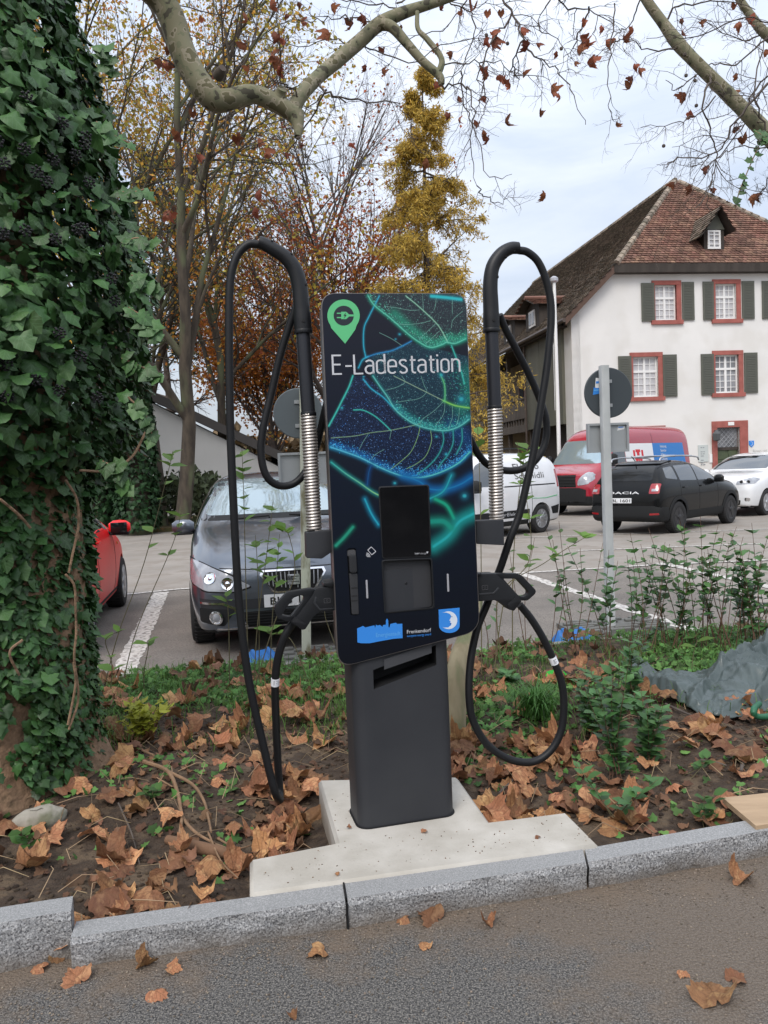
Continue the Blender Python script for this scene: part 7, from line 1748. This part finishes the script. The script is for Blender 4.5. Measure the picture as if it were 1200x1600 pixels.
# ------------------------------------------------------------------ what lies and grows in the planting bed
def gz(x, y, dz=0.0):
    p = at_z(x, y, .03)
    for _ in range(3): p = at_z(x, y, bed_z(p.x, p.y)+dz)
    return p
DLM = mat('dry_leaf', (.37,.175,.08), .72, objrand=.52, transl=.15, col2=(.22,.10,.048), scale=2.2, bump=.4, bscale=14, bdist=.02, col3=(.43,.235,.11), s3=3.2)
DLS = mat('dry_leaf_litter', (.19,.098,.055), .85, island=.5, transl=.1, col2=(.11,.058,.034), scale=9)
veins(DLM, (.16,.075,.035), .018, .6, -.30)
dl_geo = [crumple(PLV2, random.Random(k).choice([-.8,-.4,.5,.9,1.5]), 70+k, random.Random(k+9).uniform(.15, .8)) for k in range(10)]
dlm = [leaf_mesh('fallen_leaf', g, PLF2, DLM) for g in dl_geo]
for me in dlm: me.polygons.foreach_set('use_smooth', [True]*len(me.polygons))
rg = np.random.RandomState(77)
def dens(x, y):
    k = to_px((x, y, 0)); d = .25+.85*noise.noise(Vector((x*2.6, y*2.6, 5)))
    if y > 3.9: d *= .62
    if k[0] < 420 and k[1] > 1180: d += .16
    if 700 < k[0] < 930 and 1170 < k[1] < 1300: d += .55
    if 390 < k[0] < 500 and 1200 < k[1] < 1340: d += .6
    if k[0] > 960 and k[1] < 1110: d -= .3
    return d
lv = []
tries = 0
while len(lv) < 900 and tries < 60000:
    tries += 1; x = rg.uniform(-3.2, 3.4); y = rg.uniform(2.15, 6.6); p = Vector((x, y)); dk = (p-Vector(b_j)).dot(kn); de = -(p-e0).dot(en)
    if dk < .03 or de < .05: continue
    if -.56 < x < .80 and (p-Vector(fp[0][:2])).dot(kn) < .27+.03 and dk < .3: continue
    if -.36 < x < .36 and y < 3.33: continue
    kx_, ky_ = to_px((x, y, .03))
    if 215 < kx_ < 400 and 1185 < ky_ < 1345 and rg.rand() < .8: continue
    if rg.rand() > dens(x, y): continue
    lv.append((x, y, bed_z(x, y)+.014+.035*rg.rand()**2+(.035 if y > 4.2 else 0)))
def leaf_pose(r_): 
    t = r_.uniform(0, 6.28); tl = abs(r_.randn())*.30; a = r_.uniform(0, 6.28)
    return np.array([math.sin(tl)*math.cos(a), math.sin(tl)*math.sin(a)-.12, math.cos(tl)]), np.array([math.cos(t), math.sin(t), 0.])
sz_ = rg.uniform(.050, .125, len(lv)); poses = [leaf_pose(rg) for _ in lv]
def seen(p): k = to_px(p); return 0 < k[0] < 1200 and 0 < k[1] < 1600
order = sorted(range(len(lv)), key=lambda i: -(sz_[i]/Vector(lv[i]).length if seen(lv[i]) else 0))[:280]
for c_, i in enumerate(order):
    o = bpy.data.objects.new('fallen_leaf', dlm[c_ % 10]); C.objects.link(o); o.matrix_basis = frame(lv[i], poses[i][0], poses[i][1], sz_[i]*1.05)
    kx_, ky_ = to_px(lv[i]); reg = 'on the soil left of the footing' if kx_ < 500 and ky_ > 1190 else 'in the green band left of the pedestal' if kx_ < 560 else 'on the soil right of the footing' if ky_ > 1170 else 'in the undergrowth right of the pedestal'; tag(o, ('small' if sz_[i] < .08 else 'large')+' dry brown plane leaf '+reg, 'leaf', 'fallen plane leaves '+reg)
rest = [i for i in range(len(lv)) if i not in set(order)]
# under them a layer of smaller brown litter
ex = []
while len(ex) < 1500:
    x = rg.uniform(-3.0, 3.2); y = rg.uniform(2.3, 6.4); p = Vector((x, y)); dk = (p-Vector(b_j)).dot(kn); de = -(p-e0).dot(en)
    if dk < .03 or de < .05 or (-.56 < x < .80 and dk < .3) or (-.36 < x < .36 and y < 3.33) or rg.rand() > dens(x, y)+.1: continue
    ex.append((x, y, bed_z(x, y)+.004+.012*rg.rand()))
P_ = np.array([lv[i] for i in rest]+ex); n = len(P_); ps = [leaf_pose(rg) for _ in range(n)]
V0 = np.stack([dl_geo[k % 10] for k in range(n)]); S_ = np.concatenate([sz_[rest], rg.uniform(.02, .055, len(ex))])
V, F, _ = place_many(V0, PLF2, P_, np.array([p[0] for p in ps]), np.array([p[1] for p in ps]), S_); o = np_mesh('leaf_litter', V, F, DLS, None, smooth=True); tag(o, 'small and more distant brown leaf litter on the soil', kind='stuff')
# leaves on the road, one by one
road_lv = [((673,1430), .095, 'brown leaf on the road just below the kerb joint, right one of a close pair'), ((629,1435), .055, 'small tan leaf on the road, left one of a pair below the kerb joint'), ((763,1441), .055, 'small leaf on the road below the right end of the footing'),
           ((665,1477), .042, 'tiny pale leaf alone on the asphalt below the close pair'), ((497,1487), .070, 'flat pale brown leaf on the asphalt below the station footing'), ((245,1551), .070, 'triangular flat leaf on the asphalt near the lower left'),
           ((226,1504), .070, 'folded dark brown leaf on the dirt by the left kerb'), ((270,1512), .055, 'light brown leaf beside the folded dark leaf'), ((120,1525), .085, 'large brown leaf at the foot of the left high kerb'), ((60,1512), .060, 'curled leaf against the high kerb at the left edge'),
           ((1155,1370), .100, 'big curled leaf below the right kerb, nearest the right edge'), ((1113,1550), .120, 'large orange brown lobed leaf low on the right of the road'), ((1150,1527), .060, 'small dark leaf just right of the large lobed leaf'), ((1068,1519), .040, 'tiny leaf up left of the large lobed leaf'), ((457,1587), .035, 'tiny leaf at the very bottom of the road'), ((90,1495), .055, 'dark leaf wedged at the kerb step')]
for k, (q, s_, lb_) in enumerate(road_lv):
    p = at_z(*q, .004+.10*s_); t = random.uniform(0, 6.28); o = bpy.data.objects.new('fallen_leaf', dlm[(1, 2, 5, 7)[k % 4]]); C.objects.link(o)
    o.matrix_basis = frame(p, (random.uniform(-.25, .25), random.uniform(-.35, .1), 1), (math.cos(t), math.sin(t), 0), s_*.85); tag(o, lb_, 'leaf')
for k, (q, z_, s_, lb_) in enumerate((((545,1292), .104, .018, 'tiny brown leaf scrap on the footing by the pedestal'), ((663,1298), .104, .022, 'small leaf scrap on the footing before the pedestal'), ((840,1306), .104, .020, 'leaf scrap on the right arm of the footing'), ((527,1364), .104, .016, 'pale leaf scrap on the left arm of the footing'))):
    p = at_z(*q, z_+.004); o = bpy.data.objects.new('leaf_scrap', dlm[k]); C.objects.link(o); o.matrix_basis = frame(p, (0, -.1, 1), (math.cos(k), math.sin(k), 0), s_); tag(o, lb_, 'leaf scrap')
def pebbles(name, pts, smin, smax, m, label):
    V0, F0 = [], []; 
    b_ = bmesh.new(); bmesh.ops.create_icosphere(b_, subdivisions=1, radius=1); V0 = np.array([tuple(v.co) for v in b_.verts]); F0 = np.array([[v.index for v in f.verts] for f in b_.faces]); b_.free()
    n = len(pts); N = rg.randn(n, 3)*.25+np.array([0, 0, 1]); V0 = V0*np.array([1, .8, .55]); V, F, _ = place_many(V0, F0, np.array(pts), N, rg.randn(n, 3), rg.uniform(smin, smax, n)); o = np_mesh(name, V, F, m, None); tag(o, label, kind='stuff')
def inbed(): 
    while True:
        x = rg.uniform(-2.6, 2.8); y = rg.uniform(2.2, 5.2); p = Vector((x, y))
        if (p-Vector(b_j)).dot(kn) > .02 and not (-.56 < x < .80 and (p-Vector(b_j)).dot(kn) < .3) and not (-.36 < x < .36 and y < 3.33): return x, y
pp = [inbed() for _ in range(9000)]; pebbles('soil_crumbs', [(x, y, bed_z(x, y)+.001) for x, y in pp], .003, .015, mat('soil_crumb', (.055,.037,.024), 1, island=.6), 'crumbs of dark soil and grit')
pp = []
while len(pp) < 150:
    x = rg.uniform(-.50, .68); y = rg.uniform(2.42, 3.2); p = Vector((x, y)); dk = (p-Vector(fp[0][:2])).dot(kn)
    if dk < .015 or (dk > .22 and not (-.26 < x < .27)) or (-.16 < x < .24 and y > 2.76): continue
    if rg.rand() < .35+.9*abs(noise.noise(Vector((x*5, y*5, 2)))): pp.append((x, y, .1015))
pebbles('footing_crumbs', pp, .0006, .0034, mat('footing_crumb', (.17,.125,.085), 1, island=.6), 'specks of soil dropped on the footing')
pp = []
while len(pp) < 5000:
    u_ = rg.uniform(-2.2, 2.2); v_ = -abs(rg.randn())*.12-.005 if rg.rand() < .5 else -rg.rand()*.9; p = Vector(f_j)+kd*u_+kn*v_; pp.append((p.x, p.y, .0015))
pebbles('road_grit', pp, .0012, .0045, mat('grit', (.17,.14,.11), 1, island=.55), 'loose grit and sand washed along the kerb')

# low green cover: grass blades and small ivy and herbs
GRB = mat('grass_blade', (.095,.19,.04), .6, island=.4, transl=.3, spec=.3); HRB = mat('herb_leaf', (.085,.185,.048), .6, island=.6, transl=.2, spec=.3)
def blades(base, n, L_, w, rg, spread=.05, up=1.0):
    base = np.asarray(base); m = len(base); B = np.repeat(base, n, 0)+rg.randn(m*n, 3)*np.array([spread, spread, 0]); k = len(B); a = rg.uniform(0, 6.28, k); D = np.stack([np.cos(a), np.sin(a), 0*a], 1); S = np.stack([-np.sin(a), np.cos(a), 0*a], 1)*w
    Ls = (L_*(.5+.8*rg.rand(k)))[:, None]; ln = (.25+.7*rg.rand(k))[:, None]; Z = np.array([0, 0, 1.])
    p1 = B+Z*Ls*.55*up+D*Ls*.22*ln; p2 = B+Z*Ls*.80*up+D*Ls*.60*ln; p3 = B+Z*Ls*(.80*up-.25*ln)+D*Ls*1.0*ln
    V = np.stack([B-S, B+S, p1+S*.9, p1-S*.9, p2+S*.6, p2-S*.6, p3], 1).reshape(-1, 3); i = (np.arange(k)*7)[:, None]
    F = np.concatenate([i+np.array(f) for f in ([0, 1, 2], [0, 2, 3], [3, 2, 4], [3, 4, 5], [5, 4, 6])]); return V, F
gp_, hp_ = [], []
tries = 0
while len(gp_) < 900:
    x = rg.uniform(-3.2, 3.6); y = rg.uniform(3.2, 6.4); p = Vector((x, y)); de = -(p-e0).dot(en); k = to_px((x, y, 0))
    if de < .16: continue
    g_ = max(0, min(1, (y-3.75)/.8))*(.75+.9*noise.noise(Vector((x*1.3, y*1.3, 9))))
    if k[0] > 700: g_ *= .55
    if rg.rand() < g_: gp_.append((x, y, bed_z(x, y)))
V, F = blades(gp_, 12, .10, .0020, rg, .06); o = np_mesh('grass', V, F, GRB, None); tag(o, 'short ragged grass between the leaves', kind='stuff')
while len(hp_) < 8200:
    x = rg.uniform(-3.2, 3.8); y = rg.uniform(2.6, 6.5); p = Vector((x, y)); de = -(p-e0).dot(en); k = to_px((x, y, 0))
    if de < .10 or (-.3 < x < .3 and y < 3.4) or (-.56 < x < .80 and y < 3.0) or (p-Vector(b_j)).dot(kn) < .04: continue
    g_ = max(.07, min(1, (y-3.1)/1.1))*(.42+2.2*noise.noise(Vector((x*1.1+4, y*1.1, 2))))
    if k[1] < 1095: g_ += .12
    if rg.rand() < g_: hp_.append((x, y, bed_z(x, y)+.006+.06*rg.rand()*min(1, max(.1, (y-3.6)/1.5))))
hp_ = np.array(hp_); n = len(hp_); V, F, _ = place_many(IV_V, IV_F, hp_, rg.randn(n, 3)*.5+np.array([0, -.35, 1]), rg.randn(n, 3), rg.uniform(.018, .050, n)); o = np_mesh('ivy_ground_cover', V, F, HRB, None); tag(o, 'low ivy and herbs covering the back of the bed', kind='stuff')
# dry stalks
ds = []
for _ in range(520):
    x, y = inbed(); a = rg.uniform(0, 6.28); L_ = rg.uniform(.05, .22); z = bed_z(x, y)+.012; m = np.array([[x, y, z], [x+math.cos(a)*L_*.5, y+math.sin(a)*L_*.5, z+.02+.03*rg.rand()], [x+math.cos(a+.3)*L_, y+math.sin(a+.3)*L_, z+.005]]); ds.append((m, np.array([.002, .0017, .001])))
V, F = tubes(ds, 4); o = np_mesh('dry_stalks', V, F, mat('straw', (.26,.185,.11), .9, island=.5), None); tag(o, 'thin dry stalks and twigs on the soil', kind='stuff')

# grass tuft inside the right cable loop
p = gz(840, 1120); TF = thing('grass_tuft', 'lush green grass tuft framed by the right cable loop', 'grass tuft', tuple(p)); V, F = blades([tuple(p)], 260, .25, .0036, rg, .035, .72); np_mesh('blades', V, F, mat('tuft_green', (.075,.19,.04), .5, island=.35, transl=.3), TF)['kind'] = 'stuff'
p = gz(228, 1165); 
# yellow green seedling plant by the ivy
OVV = np.array([(0,0,0), (.25,.22,.05), (.32,.52,.04), (0,1,-.10), (-.32,.52,.04), (-.25,.22,.05), (0,.5,-.03)]); OVF = np.array([(6,0,1), (6,1,2), (6,2,3), (6,3,4), (6,4,5), (6,5,0)])
def plant(name, label, cat, base, stems, leaf_m, ls, nl, seed, group=None, lobed=False, individually=False, stem_m=None, h=.3, spread=.12, top=.3, sr=.0022):
    "stems: list of guide point lists, or a number of random ones"
    rg = np.random.RandomState(seed); T_ = thing(name, label, cat, tuple(base), 0, group); br = []; P = []; N = []; Tp = []
    if isinstance(stems, int):
        st = []
        for k in range(stems):
            a = rg.uniform(0, 6.28); L_ = h*rg.uniform(.65, 1.1); s_ = spread*rg.rand(); st.append([Vector(base)+Vector((rg.randn()*.02, rg.randn()*.02, -.01)), Vector(base)+Vector((math.cos(a)*s_*.4, math.sin(a)*s_*.4, L_*.5)), Vector(base)+Vector((math.cos(a)*s_, math.sin(a)*s_, L_))])
    else: st = stems
    for s_ in st:
        C_ = catmull(s_, 6); br.append((np.array([tuple(v) for v in C_]), np.linspace(sr, sr*.4, len(C_))))
        for k in range(nl):
            t = top+(1-top)*(k+rg.rand()*1.4)/nl; i = max(0, min(int(t*(len(C_)-1)), len(C_)-2)); q = C_[i]; a = k*2.4+rg.rand(); d = Vector((math.cos(a), math.sin(a), .35+.3*rg.rand()-.5*(1-t)))
            P.append(tuple(q)); Tp.append(tuple(d)); N.append((-.5*math.cos(a)+.2*rg.randn(), -.5*math.sin(a)+.2*rg.randn()-.15, 1))
    V, F = tubes(br, 5); np_mesh('stem', V, F, stem_m or STM, T_, smooth=True)['kind'] = 'stuff' if len(br) > 1 else 'thing'
    V0, F0 = (IV_V, IV_F) if lobed else (OVV, OVF); sz = ls*rg.uniform(.65, 1.2, len(P))
    if individually:
        me = leaf_mesh('leaf', V0, F0, leaf_m)
        for k in range(len(P)):
            o = bpy.data.objects.new('leaf', me); C.objects.link(o); o.parent = T_; o.matrix_basis = WM[T_.name].inverted()@frame(P[k], N[k], Tp[k], sz[k])
    else:
        V, F, _ = place_many(V0, F0, np.array(P), np.array(N), np.array(Tp), sz); np_mesh('foliage', V, F, leaf_m, T_)['kind'] = 'stuff'
    return T_
STM = mat('green_brown_stem', (.13,.115,.060), .8); STB = mat('red_brown_stem', (.125,.070,.045), .8)
LFB = mat('bright_shoot_leaf', (.13,.24,.045), .5, objrand=.3, transl=.35, spec=.3); LFP = mat('privet_leaf', (.060,.145,.042), .42, island=.4, transl=.15, spec=.45); LFY = mat('yellow_green_shoot', (.36,.38,.045), .6, island=.25, transl=.35); LFH = mat('herb_bright', (.065,.15,.035), .55, island=.35, transl=.3)
plant('yellow_seedling', 'yellow green lobed seedling growing beside the ivy covered trunk', 'plant', gz(222, 1160), 14, LFY, .048, 9, 3, lobed=True, h=.22, spread=.20)
plant('small_seedling', 'small bright green seedling at the left edge by the grey stone', 'plant', gz(36, 1340), 2, LFH, .055, 5, 4, h=.10, spread=.05)
plant('small_seedling', 'tiny green rosette on the soil left of the roots', 'plant', gz(238, 1252), 3, LFH, .05, 5, 5, h=.05, spread=.06)
plant('bramble_shoot', 'dark green leafy shoot low in front of the right cable loop', 'plant', gz(958, 1290), 4, LFP, .06, 7, 6, h=.28, spread=.22)
plant('bramble_shoot', 'small green shoot growing beside the wooden board', 'plant', gz(1102, 1298), 4, LFH, .05, 6, 7, h=.14, spread=.12)
plant('bramble_shoot', 'small pale green shoot left of the wooden board', 'plant', gz(1090, 1215), 2, LFH, .05, 4, 8, h=.10, spread=.06)
# mid shrubs right of the loop
for k, (x, y, hh, ns, sp_, lb_) in enumerate(((960,1215,.52,7,.22,'leafy green privet bush between the right cable loop and the tarpaulin'), (1015,1195,.30,5,.18,'low privet bush at the left lower end of the tarpaulin'), (925,1150,.32,5,.16,'small privet bush just right of the right cable loop'), (985,1120,.40,5,.15,'upright privet beside the left tip of the tarpaulin'), (790,1075,.10,4,.12,'low green herb left of the grass tuft'))):
    plant('privet_bush', lb_, 'shrub', gz(x, y), ns+3, LFP, .062, 16, 30+k, stem_m=STB, h=hh, spread=sp_, top=.12)
# tall sparse privet stems along the edging
tops = [(905,812,905), (935,850,952), (988,862,990), (1010,830,1012), (1042,850,1040), (1070,818,1075), (1100,806,1092), (1118,842,1118), (1150,858,1140), (1172,826,1165), (1192,836,1185), (1215,815,1200), (830,842,818), (870,880,868), (775,915,772), (1060,880,1055), (1130,880,1125), (1165,885,1158)]
for k, (xt, yt, xb) in enumerate(tops):
    Y_ = 5.75+.3*((k*37) % 5)/5-.25; b_ = at_y(xb, 1040, Y_); base = Vector((b_.x, b_.y, bed_z(b_.x, b_.y))); st = []
    tp = at_y(xt, yt, Y_)
    if xt in (830, 870, 775): ns = 2
    else: ns = 5
    for j in range(ns):
        t_ = tp+Vector((random.uniform(-.24, .24), random.uniform(-.1, .1), -random.uniform(0, .25)*j*.6)); st.append([base+Vector((random.uniform(-.05, .05), random.uniform(-.05, .05), -.02)), base.lerp(t_, .5)+Vector((random.uniform(-.03, .03), 0, 0)), t_])
    rel = 'right of the pale sign post' if xt > 960 else 'left of the pale sign post'
    plant('privet_sapling', 'tall thin privet sapling by the edging, '+rel, 'shrub', base, st, LFP if k % 3 else LFH, .066+.012*(k % 2), (9, 14, 18, 11)[k % 4] if xt > 900 else 6, 60+k, group='privet saplings along the edging '+rel, stem_m=STB, top=(.25, .5, .38, .6, .45)[k % 5], sr=.0036)
# pale shoots left of the station, each leaf its own piece
sh_ = [([(386,1035),(384,900),(381,780),(378,700)], 9, 'tallest leafy shoot, right behind the long hanging cable'), ([(394,1035),(402,980),(415,880),(427,782)], 8, 'leafy shoot leaning right before the grey car windscreen'), ([(403,1040),(405,960),(402,880),(399,836)], 4, 'short topped shoot before the grey car headlight'),
       ([(420,1040),(426,960),(432,900),(437,834)], 7, 'leafy shoot in front of the grey car grille'), ([(392,1035),(430,970),(460,900),(452,838),(440,830)], 5, 'arching shoot crossing the left connector'), ([(357,1050),(358,1000),(356,950),(352,930)], 3, 'small shoot left of the long hanging cable'),
       ([(160,1075),(185,990),(225,880),(262,740),(270,705)], 6, 'long bare shoot leaning right before the white parking line'), ([(190,1075),(215,980),(270,850),(285,790)], 4, 'second leaning shoot right of the parking line'), ([(170,1080),(175,1040),(165,1000),(190,985)], 5, 'low shoot with big leaves over the parking line'),
       ([(225,1075),(225,1050),(232,1010),(225,1002)], 4, 'low green shoot at the foot of the parking line'), ([(480,1020),(455,1000),(425,990),(418,985)], 4, 'short shoot under the left connector'), ([(545,1040),(525,1010),(510,970),(507,955)], 0, 'bare dry shoot at the lower left corner of the panel'),
       ([(768,1040),(790,930),(830,860),(808,690)], 8, 'leafy shoot rising behind the right arm bracket'), ([(800,1040),(802,880),(815,740),(826,695)], 8, 'tall leafy shoot between the right arm and its cable'), ([(752,1040),(752,900),(750,760),(745,640)], 3, 'thin upright shoot just right of the panel'), ([(780,930),(850,880),(905,845),(915,840)], 6, 'shoot leaning right above the right connector'), ([(1080,1150),(1078,1080),(1084,1020),(1090,1000)], 2, 'thin bare shoot before the tarpaulin')]
for k, (pts, nl, lb_) in enumerate(sh_):
    Y_ = (5.0 if k < 12 else 4.9)+.12*(k % 4); st = [at_y(x, y, Y_) for x, y in pts]; b0_ = st[0].copy(); b0_.z = bed_z(b0_.x, b0_.y)-.01; st = [b0_]+st[1:] if abs(b0_.z-st[0].z) < .3 else [b0_]+st
    plant('young_shoot', lb_, 'plant', b0_, [st], LFB, .105 if k < 12 else .11, int(nl*1.5), 90+k, individually=True, top=.55 if k not in (8, 9) else .2, sr=.0042)

# roots laid bare
RTM = mat('bare_root', (.27,.165,.095), .85, col2=(.19,.12,.07), scale=12, bump=.5, bscale=60); RT_ = thing('tree_root', 'tangle of pale bare roots running down the soil left of the footing', 'root', tuple(gz(300, 1260)))
for k, (pts, r0) in enumerate(((([(225,1190),(262,1205),(278,1240),(285,1275),(305,1300),(335,1318)]), .010), (([(262,1205),(300,1225),(318,1250),(325,1275),(330,1300)]), .008), (([(240,1180),(215,1170),(190,1160)]), .006), (([(285,1275),(280,1310),(283,1330)]), .007), (([(330,1318),(360,1330),(385,1350)]), .008), (([(278,1235),(262,1225),(245,1215)]), .004), (([(340,1310),(370,1325),(395,1320)]), .004), (([(325,1300),(345,1345),(372,1372)]), .004), (([(255,1212),(240,1240),(250,1268)]), .004), (([(1120,1275),(1090,1255),(1075,1250)]), .003))):
    P, rr = taper_path([gz(x, y, .022+.012*math.sin(i*1.7+k)) for i, (x, y) in enumerate(pts)], [r0*(1-.6*i/len(pts)) for i in range(len(pts))], 5); MB().tube(P, rr, 7).build('root', RTM, RT_, smooth=True)
P, rr = taper_path([gz(262, 1312, .01), gz(300, 1322, .02), gz(345, 1332, .02), gz(372, 1340, .0)], [.018, .024, .022, .012]); MB().tube(P, rr, 12).build('thick_root', mat('thick_root_bark', (.17,.095,.055), .9, bump=.6, bscale=40), RT_, smooth=True)
# fallen sticks
def stick(pts, r0, label, m=None):
    W_ = [gz(x, y, .02) for x, y in pts]; P, rr = taper_path(W_, [r0, r0*.8, r0*.5][:len(pts)] if len(pts) < 4 else list(np.linspace(r0, r0*.4, len(pts))), 4); o = MB().tube(P, rr, 7).build('stick', m or TWG, None, smooth=True); tag(o, label, 'stick')
stick([(922,1276),(945,1281),(968,1277)], .010, 'short pale stick on the soil beside the right end of the footing', RTM); stick([(1158,1170),(1160,1190),(1158,1205)], .012, 'short dark stick near the tarpaulin edge'); stick([(1040,1100),(1085,1120),(1105,1125)], .007, 'dark twig poking out from under the tarpaulin')
stick([(780,1240),(810,1210),(822,1190)], .007, 'dark twig under the right cable loop'); stick([(1095,1188),(1120,1192),(1135,1196)], .007, 'thin stick left of the short dark stick'); stick([(185,1255),(205,1300),(218,1350)], .0035, 'thin dark twig on the soil left of the roots')
# grey stone
def stone(x, y, s, label, m, seed):
    p = gz(x, y); b_ = bmesh.new(); bmesh.ops.create_icosphere(b_, subdivisions=3, radius=1)
    for v in b_.verts: c = v.co; v.co = Vector((c.x*s[0], c.y*s[1], c.z*s[2]))*(1+.16*noise.noise(c*1.6+Vector((seed, 0, 0)))+.03*noise.noise(c*6))
    me = bpy.data.meshes.new('stone'); b_.to_mesh(me); b_.free(); me.materials.append(m); me.polygons.foreach_set('use_smooth', [True]*len(me.polygons)); o = bpy.data.objects.new('stone', me); C.objects.link(o); o.location = (p.x, p.y, p.z+s[2]*.35); o.rotation_euler.z = seed; tag(o, label, 'stone')
STO = mat('lichen_stone', (.26,.24,.20), .9, col2=(.36,.34,.29), scale=18, bump=.4, bscale=60, col3=(.15,.15,.10), s3=9)
stone(62, 1288, (.105, .055, .055), 'rounded grey lichened stone at the foot of the ivy covered trunk', STO, .4); stone(778, 1270, (.035, .03, .028), 'small round brown stone in the corner of the footing', mat('brown_stone', (.12,.09,.07), .9), 1.2)
p = gz(762, 1262, .012); q = gz(785, 1250, .02); o = MB().tube([p, q], .0045, 6).build('red_stick', mat('red_plastic', (.55,.03,.03), .5)); tag(o, 'short red plastic stick lying by the small brown stone', 'plastic scrap')
p = gz(1195, 1190, .01); o = MB().box(tuple(p), (.03, .02, .012), .5).build('paper_scrap', NPL); tag(o, 'white paper scrap on the soil at the right edge', 'scrap')
# green plastic ribbon behind the tuft
rp = catmull([gz(x, y, dz) for x, y, dz in ((843,1062,.04), (852,1054,.07), (862,1050,.08), (875,1049,.07), (886,1056,.03))], 6); m = MB(); vs = []
for i, q in enumerate(rp): vs += [tuple(q+Vector((0, 0, .012))), tuple(q-Vector((0, .01, .012)))]
m.add(vs, [(2*i, 2*i+1, 2*i+3, 2*i+2) for i in range(len(rp)-1)]); tag(m.build('plastic_ribbon', mat('neon_green', (.05,.55,.06), .4, transl=.2)), 'bright green plastic ribbon above the grass tuft', 'ribbon')
# pale leaning log behind the pedestal
lg0 = at_y(706, 1088, 3.88); lg0.z = bed_z(lg0.x, lg0.y)-.03; P, rr = taper_path([lg0, at_y(714, 1050, 3.94), at_y(728, 1000, 4.05), at_y(738, 955, 4.15), at_y(742, 935, 4.2)], [.060, .055, .050, .046, .044], 6)
LG = thing('tree_stake', 'pale barked leaning trunk just behind the right side of the pedestal', 'log', tuple(P[0])); MB().tube(P, rr, 14).build('stem', mat('pale_bark', (.36,.31,.20), .9, col2=(.24,.20,.12), scale=12, stretch=(1,1,.3), bump=.6, bscale=40, col3=(.18,.19,.10), s3=9), LG, smooth=True)
# board
bd4 = [gz(1129, 1247, .05), gz(1215, 1236, .05), gz(1290, 1262, .05), gz(1180, 1290, .05)]; zz = .105
bd4 = [at_z(x, y, zz) for x, y in ((1129,1246), (1300,1228), (1330,1268), (1181,1290))]; PLY = mat('plywood', (.42,.30,.19), .75, col2=(.34,.24,.15), scale=4, stretch=(1,6,1), bump=.2, bscale=60)
o = MB().hexa([p-Vector((0, 0, .022)) for p in bd4[::-1]], [p for p in bd4[::-1]]).build('wooden_board', PLY, None, bevel=.001, seg=1); tag(o, 'pale plywood board lying beside the kerb at the right edge', 'board')
# tarpaulin: a heavy sheet in folds
TRP = mat('tarpaulin_grey', (.066,.088,.086), .34, col2=(.052,.071,.070), scale=3, bump=.15, bscale=90, spec=.5); TRP.node_tree.nodes['Principled BSDF'].inputs['Coat Weight'].default_value = .15
def tarp_z(x, y, u, v):
    h = (.085*math.exp(-((u-.80)/.16)**2)+.075*math.exp(-((u-1.0)/.14)**2))*math.sin(math.pi*min(1, v*.93))**.8+.03; f_ = 0
    for k, (ax_, fr, am) in enumerate(((.7, 3.2, .050), (2.2, 4.0, .040), (1.3, 7.5, .018), (2.9, 16, .006), (.2, 19, .005))):
        c_ = math.cos(ax_)*x+math.sin(ax_)*y; w_ = noise.noise(Vector((c_*fr, (x*math.sin(ax_)-y*math.cos(ax_))*fr*.28, k*3.1))); f_ += max(0, 1-abs(w_)*5.0)*am
    return bed_z(x, y)+.012+h+f_*(.8+8*h)
nu, nv = 150, 80; V = []
fr_ = [Vector(at_z(x, y, .03)[:2]) for x, y in ((978,1052), (1005,1080), (1050,1100), (1095,1127), (1135,1136), (1190,1120), (1290,1112))]
bk_ = [Vector(at_z(x, y, .03)[:2]) for x, y in ((985,1036), (1022,1054), (1062,1066), (1100,1070), (1128,1040), (1195,1026), (1300,1020))]
def along(L_, u): t = u*(len(L_)-1); i = min(int(t), len(L_)-2); return L_[i].lerp(L_[i+1], t-i)
for j in range(nv+1):
    for i in range(nu+1):
        u_, v_ = i/nu, j/nv; p = along(fr_, u_).lerp(along(bk_, u_), v_)
        if v_ < .12: p += Vector((.02*noise.noise(Vector((u_*31, 2, 0))), (.05*noise.noise(Vector((u_*13, 0, 0)))+.012*math.sin(u_*41))*(1-v_/.12)))
        z = tarp_z(p.x, p.y, u_, v_); g_ = bed_z(p.x, p.y)+.012; e_ = min(1, v_/.10, (1-v_)/.10, u_/.03); V.append((p.x, p.y, g_+(z-g_)*(.25+.75*e_)))
F = [(j*(nu+1)+i, j*(nu+1)+i+1, (j+1)*(nu+1)+i+1, (j+1)*(nu+1)+i) for j in range(nv) for i in range(nu)]
o = np_mesh('tarpaulin', V, F, TRP, None, smooth=True); md = o.modifiers.new('t', 'SOLIDIFY'); md.thickness = .004; tag(o, 'grey blue tarpaulin lying in folds on the soil at the right', 'tarpaulin')
P = catmull([gz(1186, 1100, .07), gz(1178, 1108, .09), gz(1180, 1118, .06), gz(1196, 1120, .05), gz(1215, 1115, .05)], 5); tag(MB().tube(P, .016, 10).build('green_hose', mat('green_hem', (.02,.12,.06), .5), None, smooth=True), 'dark green rolled sheet end at the right edge of the tarpaulin', 'sheet roll')
for k, (x, y, dz_, lb_) in enumerate(((1150,1093,.07,'orange brown leaf lying on the tarpaulin, upper one of two'), (1172,1113,.07,'brown leaf lying on the tarpaulin edge, lower one of two'))):
    p = gz(x, y, dz_); o = bpy.data.objects.new('fallen_leaf', dlm[k+3]); C.objects.link(o); o.matrix_basis = frame(p, (.1, -.3, 1), (math.cos(k+1), math.sin(k+1), 0), .085); tag(o, lb_, 'leaf')
